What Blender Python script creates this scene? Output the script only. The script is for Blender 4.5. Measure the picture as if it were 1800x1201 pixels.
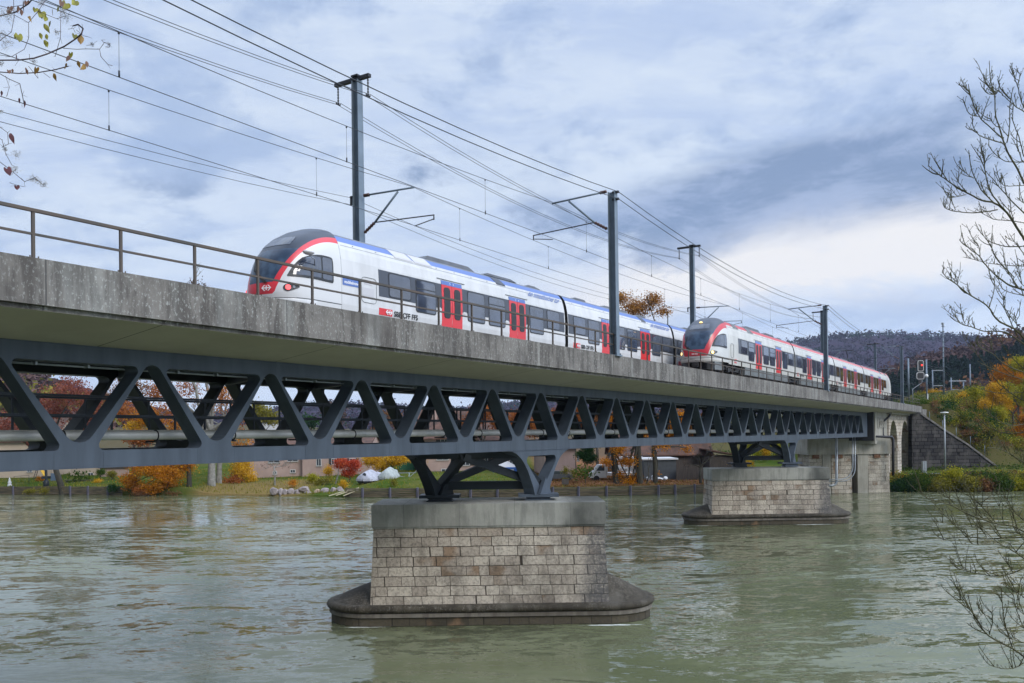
import bpy, bmesh, math, random
from math import sin, cos, pi, radians, sqrt
from mathutils import Vector, Matrix, noise
for o in list(bpy.data.objects): bpy.data.objects.remove(o)
SC = bpy.context.scene
COL = SC.collection
# ------------------------------------------------------------- camera
EYE = 8.5                      # camera height above the river
TH = math.atan(957/1500.)      # angle between the view direction and the bridge
C_, S_ = cos(TH), sin(TH)
ROLL = 0.014
GR = 0.0055                    # fall of the bridge deck along +X
F3 = Vector((C_, S_, 0)); R3 = Vector((S_, -C_, 0)); Z3 = Vector((0, 0, 1))
cam_d = bpy.data.cameras.new('camera'); cam = bpy.data.objects.new('camera', cam_d); COL.objects.link(cam)
cam_d.lens = 30; cam_d.sensor_width = 36; cam_d.shift_y = 0.0875
cam_d.clip_start = 0.05; cam_d.clip_end = 20000
cx = R3*cos(ROLL) - Z3*sin(ROLL); cy = R3*sin(ROLL) + Z3*cos(ROLL)
cam.matrix_world = Matrix(((cx.x, cy.x, -F3.x, 0), (cx.y, cy.y, -F3.y, 0), (cx.z, cy.z, -F3.z, EYE), (0, 0, 0, 1)))
SC.camera = cam
SC.view_settings.view_transform = 'Standard'; SC.view_settings.look = 'None'
SC.view_settings.exposure = 0.0; SC.view_settings.gamma = 1
SC.cycles.max_bounces = 8; SC.cycles.transparent_max_bounces = 8
SC.cycles.caustics_reflective = False; SC.cycles.caustics_refractive = False

# survey helpers: a sight line at a known distance gives the real place of a thing
def ray(x, y):
    dx, dy = x-900., y-758.
    u = (dx*cos(ROLL) - dy*sin(ROLL))/1500.; v = (dx*sin(ROLL) + dy*cos(ROLL))/1500.
    return F3 + R3*u - Z3*v
def atD(x, y, d):
    p = ray(x, y)*d; p.z += EYE; return p
def atZ(x, y, z):
    r = ray(x, y); t = (z-EYE)/r.z; p = r*t; p.z += EYE; return p
def atY(x, y, Y):
    r = ray(x, y); t = Y/r.y; p = r*t; p.z += EYE; return p

# ------------------------------------------------------------- node helper
class NT:
    def __init__(s, nt): s.nt = nt; nt.nodes.clear()
    def n(s, t, **kw):
        nd = s.nt.nodes.new(t)
        for k, v in kw.items():
            if k == 'i':
                for a, b in v.items():
                    if isinstance(b, tuple) and len(b) == 2 and hasattr(b[0], 'outputs'): s.nt.links.new(b[0].outputs[b[1]], nd.inputs[a])
                    elif hasattr(b, 'outputs'): s.nt.links.new(b.outputs[0], nd.inputs[a])
                    elif b is not None: nd.inputs[a].default_value = b
            else: setattr(nd, k, v)
        return nd
    def m(s, op, a, b=None, c=None, clamp=False):
        nd = s.n('ShaderNodeMath', operation=op, use_clamp=clamp, i={0: a})
        for k, v in ((1, b), (2, c)):
            if v is None: continue
            if isinstance(v, tuple): s.nt.links.new(v[0].outputs[v[1]], nd.inputs[k])
            elif hasattr(v, 'outputs'): s.nt.links.new(v.outputs[0], nd.inputs[k])
            else: nd.inputs[k].default_value = v
        return nd
    def ss(s, x, a, b, lo=0., hi=1.):
        return s.n('ShaderNodeMapRange', interpolation_type='SMOOTHSTEP', clamp=True, i={0: x, 1: a, 2: b, 3: lo, 4: hi})
    def mix(s, f, a, b, blend='MIX'):
        nd = s.n('ShaderNodeMix', data_type='RGBA', blend_type=blend)
        for k, v in ((0, f), (6, a), (7, b)):
            if isinstance(v, tuple) and len(v) == 2 and hasattr(v[0], 'outputs'): s.nt.links.new(v[0].outputs[v[1]], nd.inputs[k])
            elif hasattr(v, 'outputs'):
                s.nt.links.new(v.outputs[2] if v.bl_idname == 'ShaderNodeMix' else v.outputs[0], nd.inputs[k])
            elif isinstance(v, (tuple, list)): nd.inputs[k].default_value = tuple(v)+((1,) if len(v) == 3 else ())
            else: nd.inputs[k].default_value = v
        return nd
    def noise(s, vec, scale, det=4, rough=.55, dist=0., dim='3D'):
        return s.n('ShaderNodeTexNoise', noise_dimensions=dim, i={'Vector': vec, 'Scale': scale, 'Detail': det, 'Roughness': rough, 'Distortion': dist})
    def map(s, vec, sc=(1, 1, 1), loc=(0, 0, 0), rot=(0, 0, 0)):
        return s.n('ShaderNodeMapping', i={'Vector': vec, 'Scale': sc, 'Location': loc, 'Rotation': rot})
    def ramp(s, f, stops, interp='LINEAR'):
        nd = s.n('ShaderNodeValToRGB', i={0: f}); cr = nd.color_ramp; cr.interpolation = interp
        while len(cr.elements) > 1: cr.elements.remove(cr.elements[0])
        cr.elements[0].position = stops[0][0]; cr.elements[0].color = tuple(stops[0][1])+(1,)
        for p, c in stops[1:]:
            e = cr.elements.new(p); e.color = tuple(c)+(1,)
        return nd
    def link(s, a, b, ao=0): s.nt.links.new(a.outputs[2] if a.bl_idname == 'ShaderNodeMix' and ao == 0 else a.outputs[ao], b)

# ------------------------------------------------------------- sky and sun
W = bpy.data.worlds.new('World'); SC.world = W; W.use_nodes = True
w = NT(W.node_tree)
SUN_EL, SUN_AZ = radians(38), math.atan2(-S_, -C_) + radians(38)    # soft light from behind the right shoulder
sky = w.n('ShaderNodeTexSky', sky_type='NISHITA', sun_disc=False, sun_elevation=SUN_EL, sun_rotation=pi/2-SUN_AZ, altitude=400, air_density=1.2, dust_density=2.0)
tc = w.n('ShaderNodeTexCoord'); g = (tc, 'Generated')
sp = w.n('ShaderNodeSeparateXYZ', i={0: g})
vx, vy, vz = (sp, 0), (sp, 1), (sp, 2)
fwd = w.m('ADD', w.m('MULTIPLY', vx, C_), w.m('MULTIPLY', vy, S_))
rgt = w.m('SUBTRACT', w.m('MULTIPLY', vx, S_), w.m('MULTIPLY', vy, C_))
az = w.m('ARCTAN2', rgt, fwd); el = w.m('ARCSINE', vz)
zz = w.m('ADD', w.m('MAXIMUM', vz, 0.0), 0.22)
cp = w.n('ShaderNodeCombineXYZ', i={0: w.m('DIVIDE', rgt, zz), 1: w.m('DIVIDE', fwd, zz), 2: 0.0})
ae = w.n('ShaderNodeCombineXYZ', i={0: az, 1: w.m('MULTIPLY', el, 1.9), 2: 0.3})
n1 = w.noise(w.map(cp, (0.9, 1.3, 1), (6.3, 2.9, 0)), 1.0, 8, .6, .5)       # broad cloud masses
n2 = w.noise(w.map(cp, (0.35, 1.6, 1), (9.2, 4.4, 2), (0, 0, .25)), 2.0, 7, .6, .6)   # thin streaks
n3 = w.noise(w.map(ae, (1, 1, 1), (5.2, 7.7, 0), (0, 0, -.05)), 7.5, 9, .62, .25)        # lumpy edges
n4 = w.noise(w.map(ae, (1, 1.4, 1), (1.2, 2.7, 0), (0, 0, .2)), 3.4, 8, .62, .3)
az2 = w.m('ADD', az, w.m('MULTIPLY', w.m('SUBTRACT', (n4, 0), .5), .22))
el2 = w.m('ADD', el, w.m('MULTIPLY', w.m('SUBTRACT', (n3, 0), .5), .10))
def blob(a0, e0, sa, se, tilt=0.):
    da = w.m('SUBTRACT', az2, a0); de = w.m('SUBTRACT', w.m('SUBTRACT', el2, e0), w.m('MULTIPLY', da, tilt))
    q = w.m('ADD', w.m('POWER', w.m('ABSOLUTE', w.m('DIVIDE', da, sa)), 2.), w.m('POWER', w.m('ABSOLUTE', w.m('DIVIDE', de, se)), 2.))
    return w.m('EXPONENT', w.m('MULTIPLY', q, -1.))
def add(*l):
    r = l[0]
    for k in l[1:]: r = w.m('ADD', r, k)
    return r
base = w.mix(w.ss((n2, 0), .32, .66), (.51, .63, .87), (.70, .80, .95))
patch = w.ss(w.m('ADD', w.m('MULTIPLY', (n1, 0), .5), w.m('MULTIPLY', (n3, 0), .5)), .50, .62, 0, .7)
n5 = w.noise(w.map(ae, (1, 1.5, 1), (3.3, 1.1, 4), (0, 0, -.15)), 9., 9, .66, .3)
base = w.mix(w.ss((n5, 0), .42, .62, 0, .45), base, (.78, .87, .98))
c1 = w.mix(patch, base, (.35, .48, .74))
# bank of heavier cloud to the right with a crisp lower edge, lesser dark patches to the left of it
dk = add(w.m('MULTIPLY', blob(.26, .222, .13, .042, .08), 1.35), w.m('MULTIPLY', blob(.39, .245, .12, .048, .04), 1.3), w.m('MULTIPLY', blob(.33, .285, .15, .035, .05), .5), w.m('MULTIPLY', blob(.52, .33, .10, .03, .0), .25),
         w.m('MULTIPLY', blob(-.06, .30, .11, .035, -.2), .5), w.m('MULTIPLY', blob(-.36, .262, .14, .028, 0), .42), w.m('MULTIPLY', blob(.10, .235, .09, .03, .3), .45), w.m('MULTIPLY', blob(.02, .25, .05, .02, 0), .4))
dkm = w.ss(w.m('ADD', dk, w.m('MULTIPLY', w.m('SUBTRACT', (n3, 0), .5), 1.9)), .20, .80, 0, .92)
dcol = w.mix(w.ss((n5, 0), .40, .62), (.20, .295, .49), (.35, .45, .67))
c2 = w.mix(dkm, c1, dcol)
br = add(w.m('MULTIPLY', blob(.40, .185, .30, .034, .10), 1.5), w.m('MULTIPLY', blob(.10, .15, .22, .03, .15), .4), w.m('MULTIPLY', blob(.25, .175, .12, .012, -.1), .5))
c3 = w.mix(w.m('MULTIPLY', br, w.ss((n3, 0), .25, .62, .45, 1.), clamp=True), c2, (.97, .95, .94))
hz = w.ss(el, .0, .11, .8, 0.)
c4 = w.mix(hz, c3, (.70, .77, .86))
up = w.ss(el, radians(25), radians(60), 1., 2.8)     # an overcast sky is brightest overhead
back = w.m('MULTIPLY', w.ss(w.m('MULTIPLY', vy, -1.), -.1, .8, 1., 2.4), w.ss(w.m('MULTIPLY', vx, -1.), -.1, .6, 1., .32))
c5 = w.n('ShaderNodeVectorMath', operation='SCALE'); w.link(c4, c5.inputs[0]); w.nt.links.new(w.m('MULTIPLY', up, back).outputs[0], c5.inputs[3])
bg1 = w.n('ShaderNodeBackground', i={'Strength': .10}); w.link(sky, bg1.inputs[0])
bg2 = w.n('ShaderNodeBackground', i={'Strength': 1.0}); w.nt.links.new(c5.outputs[0], bg2.inputs[0])
mx = w.n('ShaderNodeMixShader', i={0: .95}); w.link(bg1, mx.inputs[1]); w.link(bg2, mx.inputs[2])
wo = w.n('ShaderNodeOutputWorld'); w.link(mx, wo.inputs[0])
sl = bpy.data.lights.new('sun', 'SUN'); sl.energy = 2.0; sl.angle = radians(25); sl.color = (1, .95, .88)
so = bpy.data.objects.new('sun', sl); COL.objects.link(so)
sd = Vector((cos(SUN_AZ)*cos(SUN_EL), sin(SUN_AZ)*cos(SUN_EL), sin(SUN_EL)))
so.rotation_euler = sd.to_track_quat('Z', 'Y').to_euler(); so.location = sd*200

# ------------------------------------------------------------- materials
MATS = {}
def mat(name, col=(.5, .5, .5), rough=.6, metal=0., spec=.5, var=0., vs=1., bump=0., bs=20., vec='Object', vscale=(1, 1, 1), col2=None, emit=None, thr=(.3, .7)):
    if name in MATS: return MATS[name]
    M = bpy.data.materials.new(name); M.use_nodes = True; t = NT(M.node_tree); MATS[name] = M
    b = t.n('ShaderNodeBsdfPrincipled', i={'Roughness': rough, 'Metallic': metal, 'Specular IOR Level': spec})
    o = t.n('ShaderNodeOutputMaterial', i={0: b})
    c = t.n('ShaderNodeTexCoord')
    mp = t.map((c, vec), vscale)
    if var or col2:
        nz = t.noise(mp, vs, 6, .6)
        c2 = col2 or tuple(max(0, x*(1-var)) for x in col)
        c1 = col if col2 else tuple(min(1, x*(1+var)) for x in col)
        m = t.mix(t.ss((nz, 0), thr[0], thr[1]), c2, c1); t.link(m, b.inputs['Base Color'])
    else: b.inputs['Base Color'].default_value = tuple(col)+(1,)
    if bump:
        nb = t.noise(mp, bs, 5, .6); bp = t.n('ShaderNodeBump', i={'Height': (nb, 0), 'Strength': bump, 'Distance': .02}); t.link(bp, b.inputs['Normal'])
    if emit:
        b.inputs['Emission Color'].default_value = tuple(emit[:3])+(1,); b.inputs['Emission Strength'].default_value = emit[3]
    return M
def new_mat(name, rough=.7, spec=.5, metal=0.):
    M = bpy.data.materials.new(name); M.use_nodes = True; t = NT(M.node_tree); MATS[name] = M
    b = t.n('ShaderNodeBsdfPrincipled', i={'Roughness': rough, 'Specular IOR Level': spec, 'Metallic': metal}); t.n('ShaderNodeOutputMaterial', i={0: b})
    c = t.n('ShaderNodeTexCoord')
    return M, t, b, (c, 'Object')

# ------------------------------------------------------------- mesh collector
class MB:
    def __init__(s): s.v = []; s.f = []; s.mi = []; s.sm = []
    def add(s, vs, fs, mi=0, smooth=False):
        k = len(s.v); s.v += [tuple(p) for p in vs]
        for f in fs: s.f.append(tuple(i+k for i in f)); s.mi.append(mi); s.sm.append(smooth)
        return s
    def box(s, x0, x1, y0, y1, z0, z1, mi=0):
        return s.add([(x0, y0, z0), (x1, y0, z0), (x1, y1, z0), (x0, y1, z0), (x0, y0, z1), (x1, y0, z1), (x1, y1, z1), (x0, y1, z1)],
              [(0, 3, 2, 1), (4, 5, 6, 7), (0, 1, 5, 4), (1, 2, 6, 5), (2, 3, 7, 6), (3, 0, 4, 7)], mi)
    def hexa(s, b, t, mi=0):   # bottom ring and top ring of n points
        n = len(b); vs = list(b)+list(t)
        return s.add(vs, [tuple(range(n-1, -1, -1)), tuple(range(n, 2*n))]+[(i, (i+1) % n, n+(i+1) % n, n+i) for i in range(n)], mi)
    def prism(s, poly, a, b, axis='y', mi=0):   # poly in the other two axes
        def P(q, t):
            return {'y': (q[0], t, q[1]), 'x': (t, q[0], q[1]), 'z': (q[0], q[1], t)}[axis]
        return s.hexa([P(q, a) for q in poly], [P(q, b) for q in poly], mi)
    def bar(s, p, q, wx, wy=None, mi=0, up=(0, 0, 1)):
        p, q = Vector(p), Vector(q); d = (q-p).normalized(); u = Vector(up)
        if abs(d.dot(u)) > .98: u = Vector((1, 0, 0))
        a = d.cross(u).normalized(); b = a.cross(d); wy = wy or wx
        r = [a*wx/2+b*wy/2, -a*wx/2+b*wy/2, -a*wx/2-b*wy/2, a*wx/2-b*wy/2]
        return s.hexa([p+k for k in r], [q+k for k in r], mi)
    def tube(s, pts, r, n=8, mi=0, cap=True, smooth=True):
        pts = [Vector(p) for p in pts]; rs = r if isinstance(r, (list, tuple)) else [r]*len(pts)
        k = len(s.v); prev = None
        for i, p in enumerate(pts):
            d = (pts[min(i+1, len(pts)-1)]-pts[max(i-1, 0)])
            d = d.normalized() if d.length > 1e-9 else Vector((0, 0, 1))
            if prev is None:
                u = Vector((0, 0, 1)) if abs(d.z) < .9 else Vector((1, 0, 0)); a = d.cross(u).normalized()
            else:
                a = (prev - d*prev.dot(d)); a = a.normalized() if a.length > 1e-6 else d.orthogonal().normalized()
            prev = a; b = d.cross(a)
            for j in range(n):
                t = 2*pi*j/n; s.v.append(tuple(p+(a*cos(t)+b*sin(t))*rs[i]))
        for i in range(len(pts)-1):
            for j in range(n):
                s.f.append((k+i*n+j, k+i*n+(j+1) % n, k+(i+1)*n+(j+1) % n, k+(i+1)*n+j)); s.mi.append(mi); s.sm.append(smooth)
        if cap:
            s.f.append(tuple(k+j for j in range(n-1, -1, -1))); s.mi.append(mi); s.sm.append(False)
            e = k+(len(pts)-1)*n; s.f.append(tuple(e+j for j in range(n))); s.mi.append(mi); s.sm.append(False)
        return s
    def cyl(s, p, q, r, n=12, mi=0, r2=None): return s.tube([p, q], [r, r if r2 is None else r2], n, mi)
    def lathe(s, prof, n=16, c=(0, 0, 0), mi=0, smooth=True):
        k = len(s.v)
        for (r, z) in prof:
            for j in range(n): t = 2*pi*j/n; s.v.append((c[0]+r*cos(t), c[1]+r*sin(t), c[2]+z))
        for i in range(len(prof)-1):
            for j in range(n): s.f.append((k+i*n+j, k+i*n+(j+1) % n, k+(i+1)*n+(j+1) % n, k+(i+1)*n+j)); s.mi.append(mi); s.sm.append(smooth)
        s.f.append(tuple(k+j for j in range(n-1, -1, -1))); s.mi.append(mi); s.sm.append(False)
        e = k+(len(prof)-1)*n; s.f.append(tuple(e+j for j in range(n))); s.mi.append(mi); s.sm.append(False)
        return s
    def grid(s, fn, nu, nv, mi=0, smooth=True):
        k = len(s.v)
        for i in range(nu+1):
            for j in range(nv+1): s.v.append(tuple(fn(i/nu, j/nv)))
        for i in range(nu):
            for j in range(nv): a = k+i*(nv+1)+j; s.f.append((a, a+nv+1, a+nv+2, a+1)); s.mi.append(mi); s.sm.append(smooth)
        return s
    def build(s, name, mats, parent=None, loc=None, fix=True):
        me = bpy.data.meshes.new(name); me.from_pydata(s.v, [], s.f)
        for m in (mats if isinstance(mats, (list, tuple)) else [mats]): me.materials.append(m)
        me.polygons.foreach_set('material_index', s.mi); me.polygons.foreach_set('use_smooth', s.sm)
        if fix:
            bm = bmesh.new(); bm.from_mesh(me); bmesh.ops.recalc_face_normals(bm, faces=bm.faces); bm.to_mesh(me); bm.free()
        me.update()
        o = bpy.data.objects.new(name, me); COL.objects.link(o)
        if parent is not None: o.parent = parent
        if loc is not None: o.location = loc
        return o
def tag(o, label, cat, group=None):
    o['label'] = label; o['category'] = cat
    if group: o['group'] = group
    return o
def thing(name, label, cat, loc=(0, 0, 0), rz=0., group=None, ry=0.):
    o = bpy.data.objects.new(name, None); COL.objects.link(o); o.empty_display_size = .2
    o.location = loc; o.rotation_euler = (0, ry, rz); return tag(o, label, cat, group)
def struct(name, mb, m, **k):
    o = mb.build(name, m, **k); o['kind'] = 'structure'; return o
def clone(o, parent=None):
    c = o.copy(); COL.objects.link(c)
    if parent is not None: c.parent = parent
    for ch in list(o.children): clone(ch, c)
    return c
def sub(mb, o):          # world coordinates -> local to the location o
    o = Vector(o); mb.v = [tuple(Vector(p)-o) for p in mb.v]; return mb
def plate_with_holes(outer, holes, thick, name='p'):
    cu = bpy.data.curves.new(name, 'CURVE'); cu.dimensions = '2D'; cu.fill_mode = 'BOTH'; cu.extrude = thick/2
    for poly in [outer]+holes:
        sp_ = cu.splines.new('POLY'); sp_.points.add(len(poly)-1)
        for i, (a, b) in enumerate(poly): sp_.points[i].co = (a, b, 0, 1)
        sp_.use_cyclic_u = True
    ob = bpy.data.objects.new(name, cu); COL.objects.link(ob)
    dg = bpy.context.evaluated_depsgraph_get(); me = bpy.data.meshes.new_from_object(ob.evaluated_get(dg))
    v = [tuple(p.co) for p in me.vertices]; f = [tuple(p.vertices) for p in me.polygons]
    bpy.data.objects.remove(ob); bpy.data.curves.remove(cu); bpy.data.meshes.remove(me)
    return v, f
def rounded(poly, rs, n=5):
    out = []; N = len(poly)
    for i, p in enumerate(poly):
        p = Vector(p); a = Vector(poly[i-1]); b = Vector(poly[(i+1) % N]); r = rs[i] if isinstance(rs, (list, tuple)) else rs
        da = (a-p).normalized(); db = (b-p).normalized(); ang = da.angle(db); t = r/math.tan(ang/2)
        cen = p+(da+db).normalized()*(r/sin(ang/2)); s0 = p+da*t; s1 = p+db*t
        a0 = math.atan2(*(s0-cen).yx); a1 = math.atan2(*(s1-cen).yx); dd = (a1-a0+pi) % (2*pi)-pi
        for k in range(n+1): t_ = a0+dd*k/n; out.append((cen.x+r*cos(t_), cen.y+r*sin(t_)))
    return out
def text(s, size, name, m, parent, loc, rot, depth=.004, align='LEFT', label=None, font_squash=1.):
    cu = bpy.data.curves.new(name, 'FONT'); cu.body = s; cu.size = size; cu.extrude = depth; cu.align_x = align; cu.resolution_u = 3; cu.offset = size*.018
    ob = bpy.data.objects.new(name, cu); COL.objects.link(ob)
    dg = bpy.context.evaluated_depsgraph_get(); me = bpy.data.meshes.new_from_object(ob.evaluated_get(dg))
    bpy.data.objects.remove(ob); me.materials.clear(); me.materials.append(m)
    o = bpy.data.objects.new(name, me); COL.objects.link(o); o.parent = parent; o.location = loc; o.rotation_euler = rot
    o.scale = (font_squash, 1, 1)
    if label: o['label'] = label
    return o
# ------------------------------------------------------------- large materials
def ashlar(name, bw, bh, c1, c2, mortar, ms=.012, rough=.85, dirt=(.09, .075, .06), bump=.6, stain=.5, rust=.8, endstain=False):
    M, t, b, ob = new_mat(name, rough, .15)
    sp = t.n('ShaderNodeSeparateXYZ', i={0: ob})
    u = t.m('ADD', (sp, 0), (sp, 1))
    row = t.m('FLOOR', t.m('DIVIDE', (sp, 2), bh))
    wob = t.n('ShaderNodeTexNoise', noise_dimensions='2D', i={'Vector': t.n('ShaderNodeCombineXYZ', i={0: t.m('MULTIPLY', u, .9/bw*.6), 1: t.m('MULTIPLY', row, 7.31)}), 'Scale': 1., 'Detail': 1.})
    uu = t.m('ADD', u, t.m('MULTIPLY', (wob, 0), bw*1.5))
    wz = t.noise(ob, 2.2, 3); zz_ = t.m('ADD', (sp, 2), t.m('MULTIPLY', t.m('SUBTRACT', (wz, 0), .5), bh*.16))
    v = t.n('ShaderNodeCombineXYZ', i={0: uu, 1: zz_})
    br = t.n('ShaderNodeTexBrick', offset=.5, offset_frequency=2, squash=1., i={'Vector': v, 'Scale': 1., 'Color1': c1+(1,), 'Color2': c2+(1,), 'Mortar': mortar+(1,), 'Mortar Size': ms, 'Mortar Smooth': .35, 'Bias': -.1, 'Brick Width': bw, 'Row Height': bh})
    # the odd rusty or dark block
    b2 = t.n('ShaderNodeTexBrick', offset=.5, offset_frequency=2, squash=1., i={'Vector': v, 'Scale': 1., 'Color1': (0, 0, 0, 1), 'Color2': (1, 1, 1, 1), 'Mortar': (0, 0, 0, 1), 'Mortar Size': ms, 'Bias': 0., 'Brick Width': bw, 'Row Height': bh})
    sep = t.n('ShaderNodeSeparateColor', i={0: (b2, 0)})
    big = t.noise(ob, .8, 2)
    m0 = t.mix(t.m('MULTIPLY', t.m('MULTIPLY', t.ss((sep, 0), .80, .86), t.ss((big, 0), .45, .6)), rust), (br, 0), (.27, .17, .10))
    nz = t.noise(t.map(ob, (1, 1, .6)), .55, 6, .65); n2_ = t.noise(ob, 9., 6, .7)
    m1 = t.mix(t.ss((nz, 0), .46, .66, 0, stain), m0, dirt)
    m2 = t.mix(t.ss((n2_, 0), .40, .70, .0, .5), m1, (.05, .045, .04))
    if endstain: m2 = t.mix(t.m('MULTIPLY', t.ss(t.m('ADD', (sp, 0), t.m('MULTIPLY', (nz, 0), 2.2)), 4.7, 6.), t.ss((n2_, 0), .3, .55, .35, .85)), m2, (.10, .098, .10))
    t.link(m2, b.inputs['Base Color'])
    hgt = t.m('ADD', t.m('MULTIPLY', (br, 1), -1.4), t.m('MULTIPLY', (n2_, 0), 1.1))
    bp = t.n('ShaderNodeBump', i={'Height': hgt, 'Strength': bump, 'Distance': .05}); t.link(bp, b.inputs['Normal'])
    return M
M_ashlar = ashlar('limestone_ashlar', .78, .43, (.60, .53, .44), (.40, .34, .28), (.05, .04, .03), .016, stain=.55, bump=1., endstain=True)
M_ashlar2 = ashlar('rough_limestone', .9, .5, (.54, .49, .41), (.40, .36, .30), (.06, .05, .045), .02, stain=.45)
M_arch = ashlar('viaduct_limestone', .9, .45, (.62, .55, .46), (.48, .43, .36), (.08, .065, .055), .02, stain=.3)
M_foot = ashlar('wet_footing_stone', .9, .5, (.10, .085, .06), (.055, .048, .035), (.03, .028, .022), .02, stain=.6)
M_darkwall = ashlar('dark_rubble', 1.1, .55, (.075, .070, .070), (.022, .022, .025), (.006, .006, .007), .07, dirt=(.14, .13, .12), stain=.6, rust=0.)

def concrete(name, col, dark, light=(.42, .42, .42), streak=.7, fleck=.5, sc=1., seams=None, endstain=False):
    M, t, b, ob = new_mat(name, .85, .25)
    a = t.noise(t.map(ob, (3.2*sc, 3.2*sc, .45*sc)), 1., 7, .66, .3)       # runs down the face
    d = t.noise(ob, .55*sc, 5, .6); e = t.noise(t.map(ob, (15.*sc, 15.*sc, 9.*sc)), 1., 5, .8)
    m1 = t.mix(t.ss((a, 0), .40, .57, streak, 0), col, dark)
    a2 = t.noise(t.map(ob, (1.1*sc, 1.1*sc, .12*sc), (7, 3, 1)), 1., 5, .6, .2); m1 = t.mix(t.ss((a2, 0), .52, .66, 0, .35*streak), m1, light)
    m2 = t.mix(t.ss((d, 0), .44, .64, 0, .45), m1, dark)
    f = t.m('MULTIPLY', t.ss((e, 0), .545, .60), t.ss((d, 0), .70, .42))
    m3 = t.mix(t.m('MULTIPLY', f, fleck), m2, light)
    if endstain:
        s3 = t.n('ShaderNodeSeparateXYZ', i={0: ob}); m3 = t.mix(t.m('MULTIPLY', t.ss(t.m('ADD', (s3, 0), t.m('MULTIPLY', (a, 0), 2.5)), 4.2, 5.4), t.ss((d, 0), .3, .6, .5, .9)), m3, (.07, .072, .065))
    if seams:
        sp = t.n('ShaderNodeSeparateXYZ', i={0: ob}); q = t.m('FRACT', t.m('DIVIDE', t.m('ADD', (sp, 0), seams[1]), seams[0]))
        k = t.m('LESS_THAN', q, seams[2]/seams[0]); m3 = t.mix(t.m('MULTIPLY', k, .8), m3, (.05, .05, .05))
    t.link(m3, b.inputs['Base Color'])
    bp = t.n('ShaderNodeBump', i={'Height': t.m('ADD', (e, 0), (a, 0)), 'Strength': .25, 'Distance': .03}); t.link(bp, b.inputs['Normal'])
    return M
M_fascia = concrete('weathered_fascia', (.185, .170, .153), (.058, .051, .046), (.44, .45, .42), .7, .6, seams=(6.45, -9.53+75+.0, .03))
M_soffit = concrete('green_grey_soffit', (.54, .50, .45), (.43, .39, .35), (.48, .48, .43), .25, .1, .4, seams=(5.7, 0, .035))
M_cap = concrete('pier_cap_concrete', (.34, .335, .30), (.15, .15, .135), (.46, .46, .42), .45, .2, .8, seams=(2.45, 1.3, .012), endstain=True)
M_conc = concrete('pale_concrete', (.36, .345, .30), (.20, .185, .15), (.45, .45, .42), .45, .15, .6)
M_base = concrete('wet_mossy_base', (.075, .064, .048), (.025, .021, .015), (.30, .28, .24), .6, .4, .8)
M_ledge = concrete('pale_ledge', (.19, .17, .145), (.07, .06, .05), (.3, .3, .27), .5, .2, 1.)
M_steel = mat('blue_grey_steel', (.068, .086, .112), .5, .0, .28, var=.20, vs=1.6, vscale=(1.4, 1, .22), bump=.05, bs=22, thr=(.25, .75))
M_steel_d = mat('shaded_and_dark_steel', (.012, .018, .024), .5, 0, .4, var=.25, vs=.8)  # under-deck shade put into the truss colour; the river post is plain dark steel
M_rail = mat('rusty_handrail', (.070, .065, .058), .6, .2, .4, col2=(.105, .078, .06), vs=1.3)
M_pipe = mat('grey_white_pipe', (.50, .50, .47), .45, .1, .5, var=.12, vs=2)
M_wire = mat('wire', (.035, .037, .042), .5, .6)
M_galv = mat('galvanised_blue_grey', (.15, .19, .23), .45, .3, .5, var=.15, vs=1.2)
M_galv_l = mat('galvanised_light', (.33, .36, .39), .45, .4, .5, var=.1, vs=3)
M_iron = mat('dark_iron', (.03, .03, .035), .55, .4)
M_insul = mat('brown_insulator', (.09, .04, .03), .3)
M_ballast = mat('ballast_stone', (.16, .13, .11), .95, var=.5, vs=14, bump=.8, bs=12)
M_railtop = mat('steel_rail', (.24, .2, .18), .35, .8)

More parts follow.
